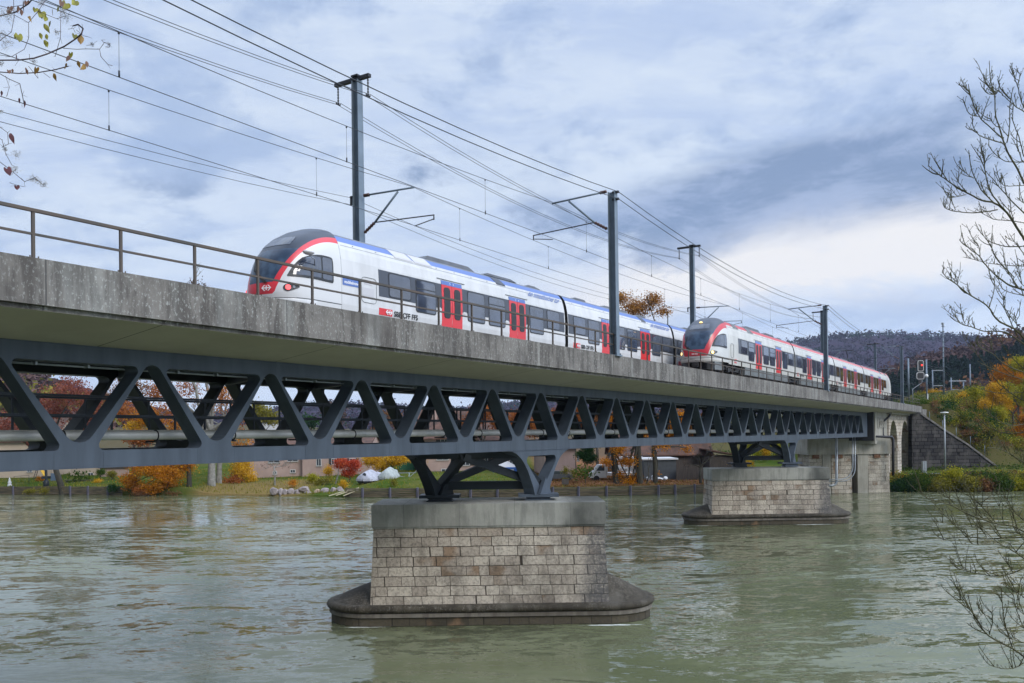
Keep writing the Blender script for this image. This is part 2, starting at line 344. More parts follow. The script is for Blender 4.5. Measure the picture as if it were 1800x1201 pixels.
# ------------------------------------------------------------- river
def water_mat():
    M, t, b, ob = new_mat('river_water', .05, .7)
    b.inputs['IOR'].default_value = 1.333
    swirl = t.noise(t.map(ob, (.035, .06, 1), (9, 3, 0)), 1., 3, .5)
    q = t.n('ShaderNodeVectorMath', operation='MULTIPLY_ADD'); t.nt.links.new(swirl.outputs[1], q.inputs[0]); q.inputs[1].default_value = (9, 9, 0); t.nt.links.new(ob[0].outputs[ob[1]], q.inputs[2])
    ww = (q, 0)                     # coordinates bent by slow eddies
    patch = t.noise(t.map(ob, (.03, .075, 1), (5, 5, 0)), 1., 4, .6)
    amp = t.ss((patch, 0), .38, .62, .22, 1.2)
    slope = None
    for sc, k, det in (((.07, .22, 1), .30, 3), ((.28, .80, 1), .80, 4), ((1.1, 2.9, 1), .85, 4), ((4., 9., 1), .42, 3)):
        n = t.noise(t.map(ww, sc, (sc[0]*31, sc[1]*17, 0)), 1., det, .6, .4)
        v = t.n('ShaderNodeVectorMath', operation='SUBTRACT'); t.nt.links.new(n.outputs[1], v.inputs[0]); v.inputs[1].default_value = (.5, .5, .5)
        v2 = t.n('ShaderNodeVectorMath', operation='MULTIPLY'); t.nt.links.new(v.outputs[0], v2.inputs[0]); v2.inputs[1].default_value = (.55*k, 1.0*k, 0)
        if slope is None: slope = v2
        else:
            a = t.n('ShaderNodeVectorMath', operation='ADD'); t.nt.links.new(slope.outputs[0], a.inputs[0]); t.nt.links.new(v2.outputs[0], a.inputs[1]); slope = a
    sc_ = t.n('ShaderNodeVectorMath', operation='SCALE'); t.nt.links.new(slope.outputs[0], sc_.inputs[0]); t.nt.links.new(amp.outputs[0], sc_.inputs[3])
    up_ = t.n('ShaderNodeVectorMath', operation='ADD'); t.nt.links.new(sc_.outputs[0], up_.inputs[0]); up_.inputs[1].default_value = (0, 0, 1)
    vt = t.n('ShaderNodeVectorTransform', vector_type='NORMAL', convert_from='OBJECT', convert_to='WORLD'); t.nt.links.new(up_.outputs[0], vt.inputs[0])
    nm = t.n('ShaderNodeVectorMath', operation='NORMALIZE'); t.nt.links.new(vt.outputs[0], nm.inputs[0]); t.nt.links.new(nm.outputs[0], b.inputs['Normal'])
    col = t.mix(t.ss((patch, 0), .35, .65), (.100, .110, .055), (.138, .148, .085))
    # broken white water where the current meets the pier feet
    sp = t.n('ShaderNodeSeparateXYZ', i={0: ob}); fn = t.noise(t.map(ww, (2.2, 5., 1)), 1., 5, .7); foam = None
    for (l, d, sl, sd) in ((4.2, 37.15, 1.7, .16), (-6.6, 37.4, 1.3, .14), (26.2, 74.35, 2.4, .22), (17.0, 74.6, 1.6, .16)):
        e = t.m('ADD', t.m('POWER', t.m('ABSOLUTE', t.m('DIVIDE', t.m('SUBTRACT', (sp, 0), l), sl)), 2.), t.m('POWER', t.m('ABSOLUTE', t.m('DIVIDE', t.m('SUBTRACT', (sp, 1), d), sd)), 2.))
        g_ = t.m('EXPONENT', t.m('MULTIPLY', e, -1.)); foam = g_ if foam is None else t.m('ADD', foam, g_)
    fm = t.ss(t.m('MULTIPLY', foam, (fn, 0)), .22, .42, 0., .85)
    col = t.mix(fm, col, (.75, .78, .76)); t.link(col, b.inputs['Base Color'])
    t.nt.links.new(t.m('ADD', .045, t.m('MULTIPLY', fm, .5)).outputs[0], b.inputs['Roughness'])
    return M
m = MB(); m.add([(-400, -60, 0), (400, -60, 0), (400, 260, 0), (-400, 260, 0)], [(0, 1, 2, 3)])
river = struct('river', m, water_mat()); river.rotation_euler[2] = math.atan2(-C_, S_)
def L(l, d, z=0.): v = R3*l + F3*d; v.z = z; return v      # lateral metres, distance ahead, height

# ------------------------------------------------------------- far bank ground
SH = [(-400, 230), (-250, 185), (-120, 145), (-77, 129.5), (-49, 123), (-23, 114), (0, 110), (18.4, 110.4), (24.8, 112), (45.8, 112), (57.5, 109.5), (64, 109), (120, 104), (400, 60)]
def interp(tab, x):
    if x <= tab[0][0]: return tab[0][1]
    for (a, b), (c, d) in zip(tab, tab[1:]):
        if x <= c: return b+(d-b)*(x-a)/(c-a)
    return tab[-1][1]
def shore(l): return interp(SH, l)
def gz(l, d):
    """height of the ground beyond the river"""
    o = d-shore(l)
    if o < 0: return -1.2
    base = interp([(-60, 1.0), (-47, 1.0), (-43, .15), (-22, .25), (-18, 1.0), (34, 1.05), (46, 1.0), (300, 1.0)], l)
    z = base + interp([(0, 0), (4, .55), (14, 1.3), (30, 2.0), (60, 3.0), (300, 4.5)], o)*interp([(-80, .9), (-20, .9), (5, .75), (30, .6), (300, .6)], l)
    # railway embankment beyond the viaduct, and the hillside to the right
    X = l*S_+d*C_; Y = -l*C_+d*S_
    if X > 130:
        top = 11.6-(X-150)*GR
        off = max(0, abs(Y-22.7)-7)
        e = max(0, top - off*.62) * min(1, max(0, (X-148)/2.))
        z = max(z, e)
    if o > 14:
        rise = interp([(52, 0), (80, 3.), (120, 7), (200, 14), (400, 30)], l)
        z += rise*min(1, (o-14)/80.)**1.1
    z += interp([(-400, 18), (-200, 10), (-120, 3), (-60, 0), (-30, 0)], l)*min(1, max(0, o-70)/120.)
    return z
def ground_mat():
    M, t, b, ob = new_mat('bank_ground', 1., .0)
    sp = t.n('ShaderNodeSeparateXYZ', i={0: ob})
    n = t.noise(ob, .35, 6, .6); f = t.noise(ob, 4., 6, .75); g2 = t.noise(ob, 14., 4, .8)
    grass = t.mix(t.ss((n, 0), .35, .65), (.045, .078, .012), (.090, .098, .026))
    grass = t.mix(t.ss((g2, 0), .64, .67, 0, .7), grass, (.30, .23, .05))
    leaf = t.mix(t.ss((f, 0), .35, .65), (.13, .062, .032), (.24, .125, .065))
    lit = t.m('MULTIPLY', t.ss((sp, 0), 2.5, 5.), t.ss((sp, 0), 29., 25.))
    lit = t.m('MULTIPLY', lit, t.ss(t.m('ADD', (sp, 1), t.m('MULTIPLY', (n, 0), 3.)), 112.8, 114.2))
    c = t.mix(lit, grass, leaf)
    dry = t.m('MULTIPLY', t.m('MULTIPLY', t.ss((sp, 0), -47., -44.), t.ss((sp, 0), -26., -31.)), t.ss((sp, 1), 136, 128))
    c = t.mix(t.m('MULTIPLY', dry, t.ss((f, 0), .2, .6)), c, (.20, .135, .055))
    far = t.m('MULTIPLY', t.ss((sp, 1), 150, 190), .8); c = t.mix(far, c, (.10, .075, .05))
    rt = t.m('MULTIPLY', t.ss((sp, 0), 60., 70.), t.ss((f, 0), .3, .7)); c = t.mix(rt, c, (.075, .07, .025))
    slope = t.m('MULTIPLY', t.ss((sp, 0), 46., 56.), t.ss((sp, 1), 124, 130)); c = t.mix(t.m('MULTIPLY', slope, t.ss((f, 0), .15, .55, .5, 1.)), c, (.085, .075, .03))
    t.link(c, b.inputs['Base Color'])
    bp = t.n('ShaderNodeBump', i={'Height': (f, 0), 'Strength': .6, 'Distance': .15}); t.link(bp, b.inputs['Normal'])
    return M
ls = [-400, -320, -250, -200, -160, -130, -110]+[-100+2.0*k for k in range(100)]+[104, 115, 130, 150, 180, 220, 280, 400]
ds = [-1.5, 0, .001, .5, 1.2, 2, 3, 4.5, 6, 8, 10, 12, 14, 17, 20, 23, 27, 31, 35, 40, 46, 52, 60, 70, 82, 95, 110, 130, 155, 190, 240, 320, 450, 650, 900]
m = MB(); G_ = []
for l in ls:
    for k, o in enumerate(ds):
        d = shore(l)+o
        z = -1.2 if k < 2 else gz(l, d)
        if o > 2: z += .25*noise.noise(Vector((l*.12, d*.12, 0)))
        G_.append((l, d, z))
n = len(ds); m.add(G_, [(i*n+j, (i+1)*n+j, (i+1)*n+j+1, i*n+j+1) for i in range(len(ls)-1) for j in range(n-1)], smooth=True)
import bisect
def gmesh(l, d):
    """height of the ground sheet as built"""
    i = max(0, min(len(ls)-2, bisect.bisect_right(ls, l)-1)); o_ = d-shore(l)
    j = max(0, min(len(ds)-2, bisect.bisect_right(ds, o_)-1)); fi = (l-ls[i])/(ls[i+1]-ls[i]); fj = min(1, max(0, (o_-ds[j])/(ds[j+1]-ds[j])))
    N_ = len(ds); a = G_[i*N_+j][2]*(1-fj)+G_[i*N_+j+1][2]*fj; b = G_[(i+1)*N_+j][2]*(1-fj)+G_[(i+1)*N_+j+1][2]*fj
    return a*(1-fi)+b*fi
ground = struct('ground', m, ground_mat()); ground.rotation_euler[2] = math.atan2(-C_, S_)
# near bank the photographer stands on (below and behind the picture)
m = MB(); m.add([(-60, -40, 6.4), (60, -40, 6.4), (60, .5, 6.6), (-60, .5, 6.6), (60, 9, -1), (-60, 9, -1)], [(0, 1, 2, 3), (3, 2, 4, 5)])
nb = struct('river_bank', m, MATS['bank_ground']); nb.rotation_euler[2] = math.atan2(-C_, S_)

# ------------------------------------------------------------- railway bridge
OB = Vector((75, 22.7, -.7))
RB = Matrix.Rotation(GR, 3, 'Y')
def bpt(x, y, z): return RB @ Vector((x, y, z)) + Vector((0, 0, EYE))    # bridge frame -> world
bridge = thing('railway_bridge', 'blue grey steel truss railway bridge with weathered concrete deck crossing the river', 'bridge', bpt(*OB), ry=GR)
def bp_(mb, name, m, parent=None, label=None):
    o = sub(mb, OB).build(name, m, parent or bridge)
    if label: o['label'] = label
    return o
X0, X1 = -28., 144.
# deck cross-section (Y, z)
deck = [(17.3, 3.68), (17.3, 2.74), (17.42, 2.74), (17.42, 2.64), (20.0, 2.313), (24.5, 2.313), (27.98, 2.64), (27.98, 2.74), (28.1, 2.74), (28.1, 3.68), (27.7, 3.68), (27.7, 3.3), (17.7, 3.3), (17.7, 3.68)]
def extr(poly, x0, x1, seg=1, close=True):
    mb = MB(); n = len(poly)
    for k in range(seg+1):
        x = x0+(x1-x0)*k/seg
        for (a, b) in poly: mb.v.append((x, a, b))
    for k in range(seg):
        for j in range(n if close else n-1):
            mb.f.append((k*n+j, k*n+(j+1) % n, (k+1)*n+(j+1) % n, (k+1)*n+j)); mb.mi.append(0); mb.sm.append(False)
    return mb
dk = extr(deck, X0, X1)
# material 1 under the cantilevers
dk.mi = [1 if j in (3, 4, 5) else 0 for j in range(len(deck))]
dk.add([(X0, a, b) for a, b in ((17.3, 3.68), (17.3, 2.74), (20, 2.313), (24.5, 2.313), (28.1, 2.74), (28.1, 3.68), (27.7, 3.3), (17.7, 3.3))], [tuple(range(8))])
dk.add([(X1, a, b) for a, b in ((17.3, 3.68), (17.3, 2.74), (20, 2.313), (24.5, 2.313), (28.1, 2.74), (28.1, 3.68), (27.7, 3.3), (17.7, 3.3))], [tuple(range(8))])
bp_(dk, 'concrete_deck', [M_fascia, M_soffit])
bal = MB(); bal.prism([(17.75, 3.3), (18.2, 3.78), (27.2, 3.78), (27.65, 3.3)], X0, X1, 'x'); bp_(bal, 'ballast_bed', M_ballast)
for yc in (20.74, 24.64):
    rl = MB()
    for s in (-.7175, .7175): rl.prism([(yc+s-.07, 3.79), (yc+s-.012, 3.82), (yc+s-.036, 3.95), (yc+s+.036, 3.95), (yc+s+.012, 3.82), (yc+s+.07, 3.79)], X0, X1, 'x')
    bp_(rl, 'track', M_railtop)
P_ = 4.01
def truss(yface, xoff):
    holes = []
    nodes = [11.82+xoff+P_*k for k in range(-9, 27)]
    for i, xv in enumerate(nodes):
        if xv+1.6 > 113.6: break
        holes.append(rounded([(xv-1.72, 1.88), (xv+1.72, 1.88), (xv+.0, -.33)], [.13, .13, .42], 6))       # wide at the top
        xa = xv+P_/2
        if xa+1.6 < 113.9: holes.append(rounded([(xa, 2.18), (xa+1.62, -.26), (xa-1.62, -.26)], [.30, .13, .13], 6))
    xe = 114.2
    # lower edge grows the V-legs over the two piers
    out = [(nodes[0]-2.2, 2.308), (nodes[0]-2.2, -.68)]
    for f in FEET:
        fx = f+xoff*1.0 if False else f
    arc = [(-3.0, -.68), (-2.5, -.73), (-2.15, -.84), (-1.82, -1.02), (-1.55, -1.25), (-1.25, -1.6), (-.99, -2.0), (-.76, -2.4), (-.64, -2.72)]
    for f in (FEET if xoff == 0 else [q+FOFF for q in FEET]):
        out += [(f+a, b) for a, b in arc] + [(f-a, b) for a, b in reversed(arc)]
        holes.append(rounded([(f-1.6, -.95), (f+1.6, -.95), (f, -2.52)], [.2, .2, .15], 5))
    out += [(xe, -.68), (xe, 2.308)]
    v, fc = plate_with_holes(out, holes, .56)
    mb = MB(); mb.add([(a, yface+.28-c, b) for a, b, c in v], fc)
    # stiffener ribs by every node on the chord
    for xv in nodes:
        if xv < 112:
            for s in (-.62, .62): mb.box(xv+s-.012, xv+s+.012, yface-.006, yface, -.68, -.28)
    # flange lips
    mb.box(nodes[0]-2.2, xe, yface-.03, yface+.58, -.70, -.682)
    return mb
FEET = [33.87, 77.98]; FOFF = -2.45
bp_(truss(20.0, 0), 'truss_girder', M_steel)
bp_(truss(23.8, 1.6), 'truss_girder', M_steel_d)  # far girder: same steel, with its shade painted in
cb = MB()
for k in range(-9, 26):
    xv = 11.82+P_*k
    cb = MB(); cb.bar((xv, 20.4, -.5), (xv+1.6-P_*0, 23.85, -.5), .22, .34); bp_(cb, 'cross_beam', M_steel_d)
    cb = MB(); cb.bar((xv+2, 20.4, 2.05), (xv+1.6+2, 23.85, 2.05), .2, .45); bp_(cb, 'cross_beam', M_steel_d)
cd = MB(); cd.tube([(X0, 20.55, 1.83), (113, 20.55, 1.83)], .03, 6)
for k in range(110): cd.box(X0+1.3*k, X0+1.3*k+.05, 20.42, 20.6, 1.80, 1.95)
bp_(cd, 'cable_conduit', M_galv_l)
# walkway between the trusses
wk = MB(); wk.box(X0, 113.5, 21.75, 23.2, .02, .26); bp_(wk, 'walkway', M_conc)
wr = MB()
for y in (21.85, 23.1):
    for z in (1.17, .65): wr.box(X0, 113.5, y-.025, y+.025, z-.03, z+.03)
    x = 11.83-2.0*19
    while x < 113: wr.box(x-.025, x+.025, y-.024, y+.024, .26, 1.16); x += 2.0
bp_(wr, 'walkway_railing', M_steel_d)
pp = MB(); pp.tube([(X0, 21.4, .10), (113.5, 21.4, .10)], .125, 14); po = bp_(pp, 'water_pipe', M_pipe)
cl = MB()
x = 12.2-2.67*15
while x < 113:
    cl = MB(); cl.tube([(x, 21.4+.14*cos(a), .10+.14*sin(a)) for a in [pi*k/8-pi/2 for k in range(17)]], .02, 5)
    cl.box(x-.05, x+.05, 21.3, 21.8, -.1, -.045); x += 2.67
    sub(cl, OB).build('pipe_clamp', M_iron, po)
# cross frames and bearings over the piers
for f in FEET:
    kf = MB(); n_, fr = Vector((f, 20.21, 0)), Vector((f+FOFF, 24.01, 0)); mid = (n_+fr)/2
    kf.bar(n_+Vector((0, 0, -2.3)), fr+Vector((0, 0, -2.3)), .35, .38)
    for s in (-2.0, 2.0):
        top = mid+Vector((s, 0, -.95))
        kf.bar(n_+Vector((0, 0, -2.25)), top, .28, .34); kf.bar(fr+Vector((0, 0, -2.25)), top, .28, .34)
        kf.bar(n_+Vector((s*.9, 0, -.85)), fr+Vector((s*.9, 0, -.85)), .3, .36)
    bp_(kf, 'cross_frame', M_steel_d)
    for q in (n_, fr):
        e = -.0 if f < 50 else -.10
        bm_ = MB(); a = Vector((-S_, C_, 0)); b2 = Vector((C_, S_, 0))
        def slab(hw, hd, z0, z1, hw2=None):
            hw2 = hw2 or hw
            bm_.hexa([q+a*sx*hw+b2*sy*hd+Z3*z0 for sx, sy in ((-1, -1), (1, -1), (1, 1), (-1, 1))], [q+a*sx*hw2+b2*sy*hd+Z3*z1 for sx, sy in ((-1, -1), (1, -1), (1, 1), (-1, 1))])
        slab(.92, .6, -2.84, -2.70); slab(.5, .42, -2.9, -2.845, .6); slab(.62, .5, -3.0+e, -2.905, .5)
        bm_.prism([(q.x-.5, -2.70), (q.x+.5, -2.70), (q.x, -1.95)], q.y-.42, q.y-.26)
        bp_(bm_, 'bearing', M_steel if q is n_ else M_steel_d)  # far bearing takes the steel with shade in its colour

# handrail on the parapet
rail = thing('bridge_railing', 'rusty brown two-bar steel railing along the edge of the concrete bridge deck', 'railing', bpt(75, 17.48, 3.68), ry=GR)
OR = Vector((75, 17.48, 3.68))
tr = MB(); tr.box(X0, 143, 17.44, 17.52, 4.645, 4.71); sub(tr, OR).build('top_rail', M_rail, rail)
tr = MB(); tr.box(X0, 143, 17.455, 17.505, 4.17, 4.215); sub(tr, OR).build('middle_rail', M_rail, rail)
pm = MB(); pm.box(-.03, .03, -.026, .026, 0, .964); pm.box(-.1, .14, -.05, .05, 0, .025); pm.box(.09, .11, -.02, 0, .025, .07); pm.box(-.08, -.06, -.02, 0, .025, .07)
x = 9.39-1.929*8; first = None
while x < 143:
    if first is None: first = pm.build('post', M_rail, rail)
    else: o = first.copy(); COL.objects.link(o); first_ = o; o.location = (x-75, 0, 0)
    if first.location.x == 0: first.location = (x-75, 0, 0)
    x += 1.929
# far side railing seen past the trains' ends
rail2 = thing('bridge_railing', 'far railing behind the tracks, seen past the end of the red and white train', 'railing', bpt(75, 27.9, 3.68), ry=GR)
OR2 = Vector((75, 27.9, 3.68))
tr = MB(); tr.box(X0, 143, 27.86, 27.94, 4.645, 4.71); tr.box(X0, 143, 27.88, 27.92, 4.17, 4.215); sub(tr, OR2).build('rail_bars', M_rail, rail2)
pm2 = MB(); x = 9.39-1.929*8
while x < 143: pm2.box(x-.03, x+.03, 27.874, 27.926, 3.68, 4.64); x += 1.929
o = sub(pm2, OR2).build('posts', M_rail, rail2)

# ------------------------------------------------------------- river piers
RZ = math.atan2(-C_, S_)      # pier frame: x to the right across the view, y away
def pier(cx, cy, ztop, label, side):
    root = thing('bridge_pier', label, 'pier', (cx, cy, 0), RZ, 'stone river piers carrying the truss')
    hw, hd = 5.17, 1.75
    c = MB(); c.box(-hw, hw, -hd, hd, ztop-.98, ztop); c.box(-hw+.04, hw-.04, -hd+.04, hd-.04, ztop-1.06, ztop-.98)
    c.build('cap', M_cap, root)
    s_ = MB(); z1 = ztop-1.06; z0 = .9
    s_.hexa([(-hw-.09, -hd-.10, z0), (hw+.09, -hd-.10, z0), (hw+.09, hd+.10, z0), (-hw-.09, hd+.10, z0)], [(-hw+.07, -hd+.09, z1), (hw-.07, -hd+.09, z1), (hw-.07, hd-.09, z1), (-hw+.07, hd-.09, z1)])
    s_.build('masonry', M_ashlar, root)
    def stad(r, z, n=16):
        out = []
        for k in range(n+1): t_ = -pi/2+pi*k/n; out.append((5.25+r*cos(t_)*1.05, r*sin(t_), z))
        for k in range(n+1): t_ = pi/2+pi*k/n; out.append((-5.25+r*cos(t_)*1.05, r*sin(t_), z))
        return out
    prof = [(1.90, .93), (2.03, .92), (2.13, .86), (2.18, .76), (2.15, .66), (2.08, .60), (2.02, .58)]
    b = MB(); rings = [stad(r, z) for r, z in prof]; n = len(rings[0])
    for R_ in rings: b.v += R_
    for i in range(len(rings)-1):
        for j in range(n): b.f.append((i*n+j, i*n+(j+1) % n, (i+1)*n+(j+1) % n, (i+1)*n+j)); b.mi.append(0); b.sm.append(True)
    b.f.append(tuple(range(n))); b.mi.append(0); b.sm.append(False)
    # sloping cutwater hoods at both ends
    for sgn, zt in ((-1, 1.78), (1, 2.05)):
        N = 14; k0 = len(b.v)
        for i in range(9):
            q = i/8; z = .92+(zt-.92)*q; rr = 1.9*(1-q)**1.05
            for k in range(N+1):
                t_ = -pi/2+pi*k/N
                b.v.append((sgn*(5.1+rr*cos(t_)*1.08+.12*(1-q)), rr*sin(t_)*1.0 if q < 1 else 0, z+.05*sin(q*pi)*cos(t_)))
        for i in range(8):
            for k in range(N): a = k0+i*(N+1)+k; b.f.append((a, a+1, a+N+2, a+N+1)); b.mi.append(0); b.sm.append(True)
    b.build('base_moulding', M_base, root)
    l_ = MB(); rings = [stad(r, z) for r, z in ((2.02, .58), (2.06, .55), (2.06, .40), (1.98, .36))]
    for R_ in rings: l_.v += R_
    for i in range(3):
        for j in range(n): l_.f.append((i*n+j, i*n+(j+1) % n, (i+1)*n+(j+1) % n, (i+1)*n+j)); l_.mi.append(0); l_.sm.append(False)
    l_.build('ledge', M_ledge, root)
    f_ = MB(); f_.hexa(stad(2.0, -1.5), stad(1.97, .37)); f_.build('footing', M_foot, root)
    return root
pier(32.62, 22.1, 5.32, 'near stone river pier with pale concrete cap, largest in the view', 1)
pier(76.75, 22.1, 4.91, 'farther stone river pier with dark stained cap corner, standing near the far bank', 1)

# ------------------------------------------------------------- abutment and viaduct
def Lr(root_l, root_d, z=0): return L(root_l, root_d, z)
ab = thing('bridge_abutment', 'stone and concrete bridge abutment under the far end of the truss, with two columns', 'abutment', L(42.8, 111), RZ)
w0 = -5.3; w1 = 5.25
m = MB(); m.box(w0, w1, -2.6, 2.2, 4.95, 6.95); m.build('bearing_beam', M_conc, ab)
m = MB()
for a, b_ in ((w0+.35, -3.35), (-2.2, .35), (2.5, w1-.1)):
    m.hexa([(a, -2.5, -1.5), (b_, -2.5, -1.5), (b_, 2, -1.5), (a, 2, -1.5)], [(a, -2.35, 4.95), (b_, -2.35, 4.95), (b_, 2, 4.95), (a, 2, 4.95)])
m.box(w0+.3, w1-.2, -.6, 2.1, -1.5, 4.95)
m.build('stone_wall', M_ashlar2, ab)
for a, b_ in ((-3.35, -2.3), (1.1, 2.45)):
    m = MB(); m.box(a, b_, -2.45, -.5, -1.5, 4.95); m.build('column', M_conc, ab)
for a in (-4.6, -1.6, 3.2):
    m = MB(); m.box(a, a+.8, -2.5, -2.3, 4.45, 4.95); m.build('bearing_pocket', mat('rust_stain', (.16, .08, .045), .9, var=.4, vs=4), ab)
# upstand block between the truss end and the arches
X_A = 124.0
ub = thing('viaduct_end_block', 'pale concrete end block with a carved relief beside the end of the truss', 'wall', bpt(119, 22.7, -2), ry=GR)
OU = Vector((119, 22.7, -2))
m = MB(); m.box(114.9, X_A-.02, 19.2, 26.2, -1.6, 2.55); sub(m, OU).build('block', M_conc, ub)
m = MB(); m.box(116.2, X_A-1.0, 19.15, 19.19, .35, 1.75); m.box(117.4, 121.4, 19.10, 19.14, .5, 1.6)
for k in range(9):
    a = 117.6+.42*k; m.box(a, a+.22, 19.04, 19.1, .7+.12*(k % 3), 1.2+.1*(k % 2))
sub(m, OU).build('carved_relief', mat('relief_stone', (.23, .22, .19), .9, var=.3, vs=3, bump=.8, bs=4), ub)
m = MB(); m.box(114.4, 114.85, 19.3, 26, -1.2, 2.5); sub(m, OU).build('expansion_joint', M_iron, ub)
def arch_poly(xc, hw, ztop, zbot, n=14):
    zs_ = ztop-hw*1.05
    return [(xc-hw, zbot)]+[(xc-hw*cos(pi*k/n), zs_+hw*1.05*sin(pi*k/n)) for k in range(n+1)]+[(xc+hw, zbot)]
via = thing('arched_viaduct', 'pale stone viaduct with two tall round arches at the far end of the bridge', 'viaduct', bpt(136, 22.7, -7.4), ry=GR)
OV = Vector((136, 22.7, -7.4))
a1 = arch_poly(127.9, 3.3, 1.45, -6.9); a2 = arch_poly(138.4, 3.6, 1.45, -6.6)
out = [(X_A, -9.)]+[(X_A, 2.5), (149.5, 2.5), (149.5, -9.)]
v, fc = plate_with_holes(out, [[(a, b) for a, b in a1], a2], 7.4)
m = MB(); m.add([(a, 22.7-c, b) for a, b, c in v], fc); sub(m, OV).build('arched_wall', M_arch, via)
m = MB(); m.box(X_A-.3, 149.6, 18.55, 26.9, 2.25, 2.52); sub(m, OV).build('cornice', M_conc, via)
# drain pipes
def pipe_thing(name, label, cat, pts, r, m_, **k):
    o0 = Vector(pts[0]); mb = MB(); mb.tube([Vector(p)-o0 for p in pts], r, 8); o = mb.build(name, m_, loc=o0); return tag(o, label, cat, **k)
q = lambda x, y, d: atD(x, y, d)
pipe_thing('drain_pipe', 'black downpipe running from the deck along the abutment beam and down its right corner', 'pipe', [q(1526.5, 728, 107.6), q(1526.8, 767, 107.6), q(1568.5, 768.5, 107.6), q(1570, 772, 107.6), q(1570, 836, 107.6)], .17, M_iron)
pipe_thing('drain_pipe', 'short black downpipe with a bend on the pale end block', 'pipe', [q(1564.5, 728.5, 112), q(1563, 732, 112), q(1551.5, 742, 112), q(1551.8, 764, 112), q(1554, 768, 112)], .14, M_iron)
pipe_thing('drain_pipe', 'straight black downpipe beside the truss end', 'pipe', [q(1533.5, 728, 109), q(1534, 768, 109)], .13, M_iron)
def bend(x0, y0, x1, y1, x2, d, r): # vertical, quarter bend, horizontal
    pts = [q(x0, y0, d), q(x0, y1-r, d)]
    for k in range(1, 7): a = pi/2*k/6; pts.append(q(x0-r*(1-cos(a)), y1-r+r*sin(a), d))
    pts.append(q(x2, y1+1, d)); return pts
pipe_thing('conduit', 'thick pale grey conduit looping from the truss to the far pier', 'pipe', bend(1470.5, 770, 1470, 853.5, 1452, 105.8, 8), .16, M_galv_l)
pipe_thing('conduit', 'outer of two thin curved conduits hanging before the abutment', 'pipe', bend(1503, 769, 1503, 846, 1448, 105.8, 22), .07, M_galv_l)
pipe_thing('conduit', 'inner of two thin curved conduits hanging before the abutment', 'pipe', bend(1499, 769, 1499, 843, 1448, 105.4, 22), .07, M_galv_l)
# ------------------------------------------------------------- trains
M_white = mat('train_white', (.565, .565, .56), .3, 0, .5, var=.08, vs=1.6, vscale=(1.2, 1.2, .35))
M_white2 = mat('train_cream_white', (.52, .51, .475), .32, 0, .5, var=.11, vs=1.6, vscale=(1.2, 1.2, .35))
M_blue = mat('band_blue', (.085, .155, .40), .3)
M_red = mat('door_red', (.62, .028, .035), .3)
M_redband = mat('band_red', (.55, .035, .045), .3)
M_wband = mat('window_band', (.045, .052, .068), .35)
M_glass = mat('window_glass', (.045, .055, .08), .05, 0, 1., var=.35, vs=1.1)
M_glass_refl = mat('window_glass_tree_reflection', (.06, .045, .03), .06, 0, .7, var=.5, vs=1.6)  # brown tint paints the reflection of autumn trees into the panes
M_frame = mat('rubber_frame', (.02, .022, .025), .5)
M_roof = mat('roof_grey', (.13, .14, .16), .5, var=.2, vs=1.5)
M_skirt = mat('skirt_grey', (.13, .14, .14), .55, var=.3, vs=1.2)
M_bogie = mat('bogie_black', (.018, .018, .018), .7, var=.5, vs=5)
M_wheel = mat('wheel_steel', (.06, .045, .035), .5, .5)
M_black = mat('lettering_black', (.012, .012, .012), .5)
M_wlet = mat('lettering_white', (.8, .8, .8), .5)
M_blet = mat('lettering_pale_blue', (.25, .33, .62), .5)
M_hatch = mat('hatch_light_grey', (.50, .49, .50), .35)
M_lamp_y = mat('headlamp_lit', (.9, .7, .3), .2, emit=(1, .62, .2, 3.0))
M_lamp_r = mat('tail_lamp_lit', (.8, .1, .1), .2, emit=(1, .12, .13, 1.4))
M_lamp_o = mat('lamp_off', (.25, .27, .3), .15)
PROF = [(.87, 1.41), (1.2, 1.44), (2.35, 1.44), (2.95, 1.40), (3.35, 1.32), (3.64, 1.22), (3.88, 1.04), (3.98, .88), (4.08, .5), (4.11, 0.)]
def Wz(z): return interp(PROF, z)
UF = [(.5, .85), (.95, .62), (1.4, .52), (1.8, .57), (2.2, .68), (2.6, .83), (2.9, .98), (3.3, 1.28), (3.64, 1.66), (3.95, 2.2), (4.1, 2.6), (4.17, 2.95), (4.2, 3.3)]
WN = [(.5, 1.30), (.87, 1.41), (1.2, 1.44), (2.35, 1.44), (2.95, 1.40), (3.35, 1.32), (3.64, 1.22), (3.88, 1.06), (4.0, .92), (4.1, .72), (4.17, .5), (4.2, .3)]
def nose_D(z): return max(.12, min(1.5, 3.34-interp(UF, z)))
def nose_pt(t, z, off=0.):   # t in -1..1 round the plan curve
    s = -1 if t < 0 else 1; ph = abs(t)*pi/2; W_ = interp(WN, z)+off; D = nose_D(z)
    return Vector((interp(UF, z)-off+D*(1-cos(ph)**(2/2.2)), s*W_*sin(ph)**(2/2.6), z))
def nose_y(u, z):
    D = nose_D(z); uf = interp(UF, z); W_ = interp(WN, z)
    if u <= uf: return 0.
    k = max(0, (D-(u-uf))/D); return W_*(1-k**2.2)**(1/2.6)
def car_y(u, z): return Wz(z)
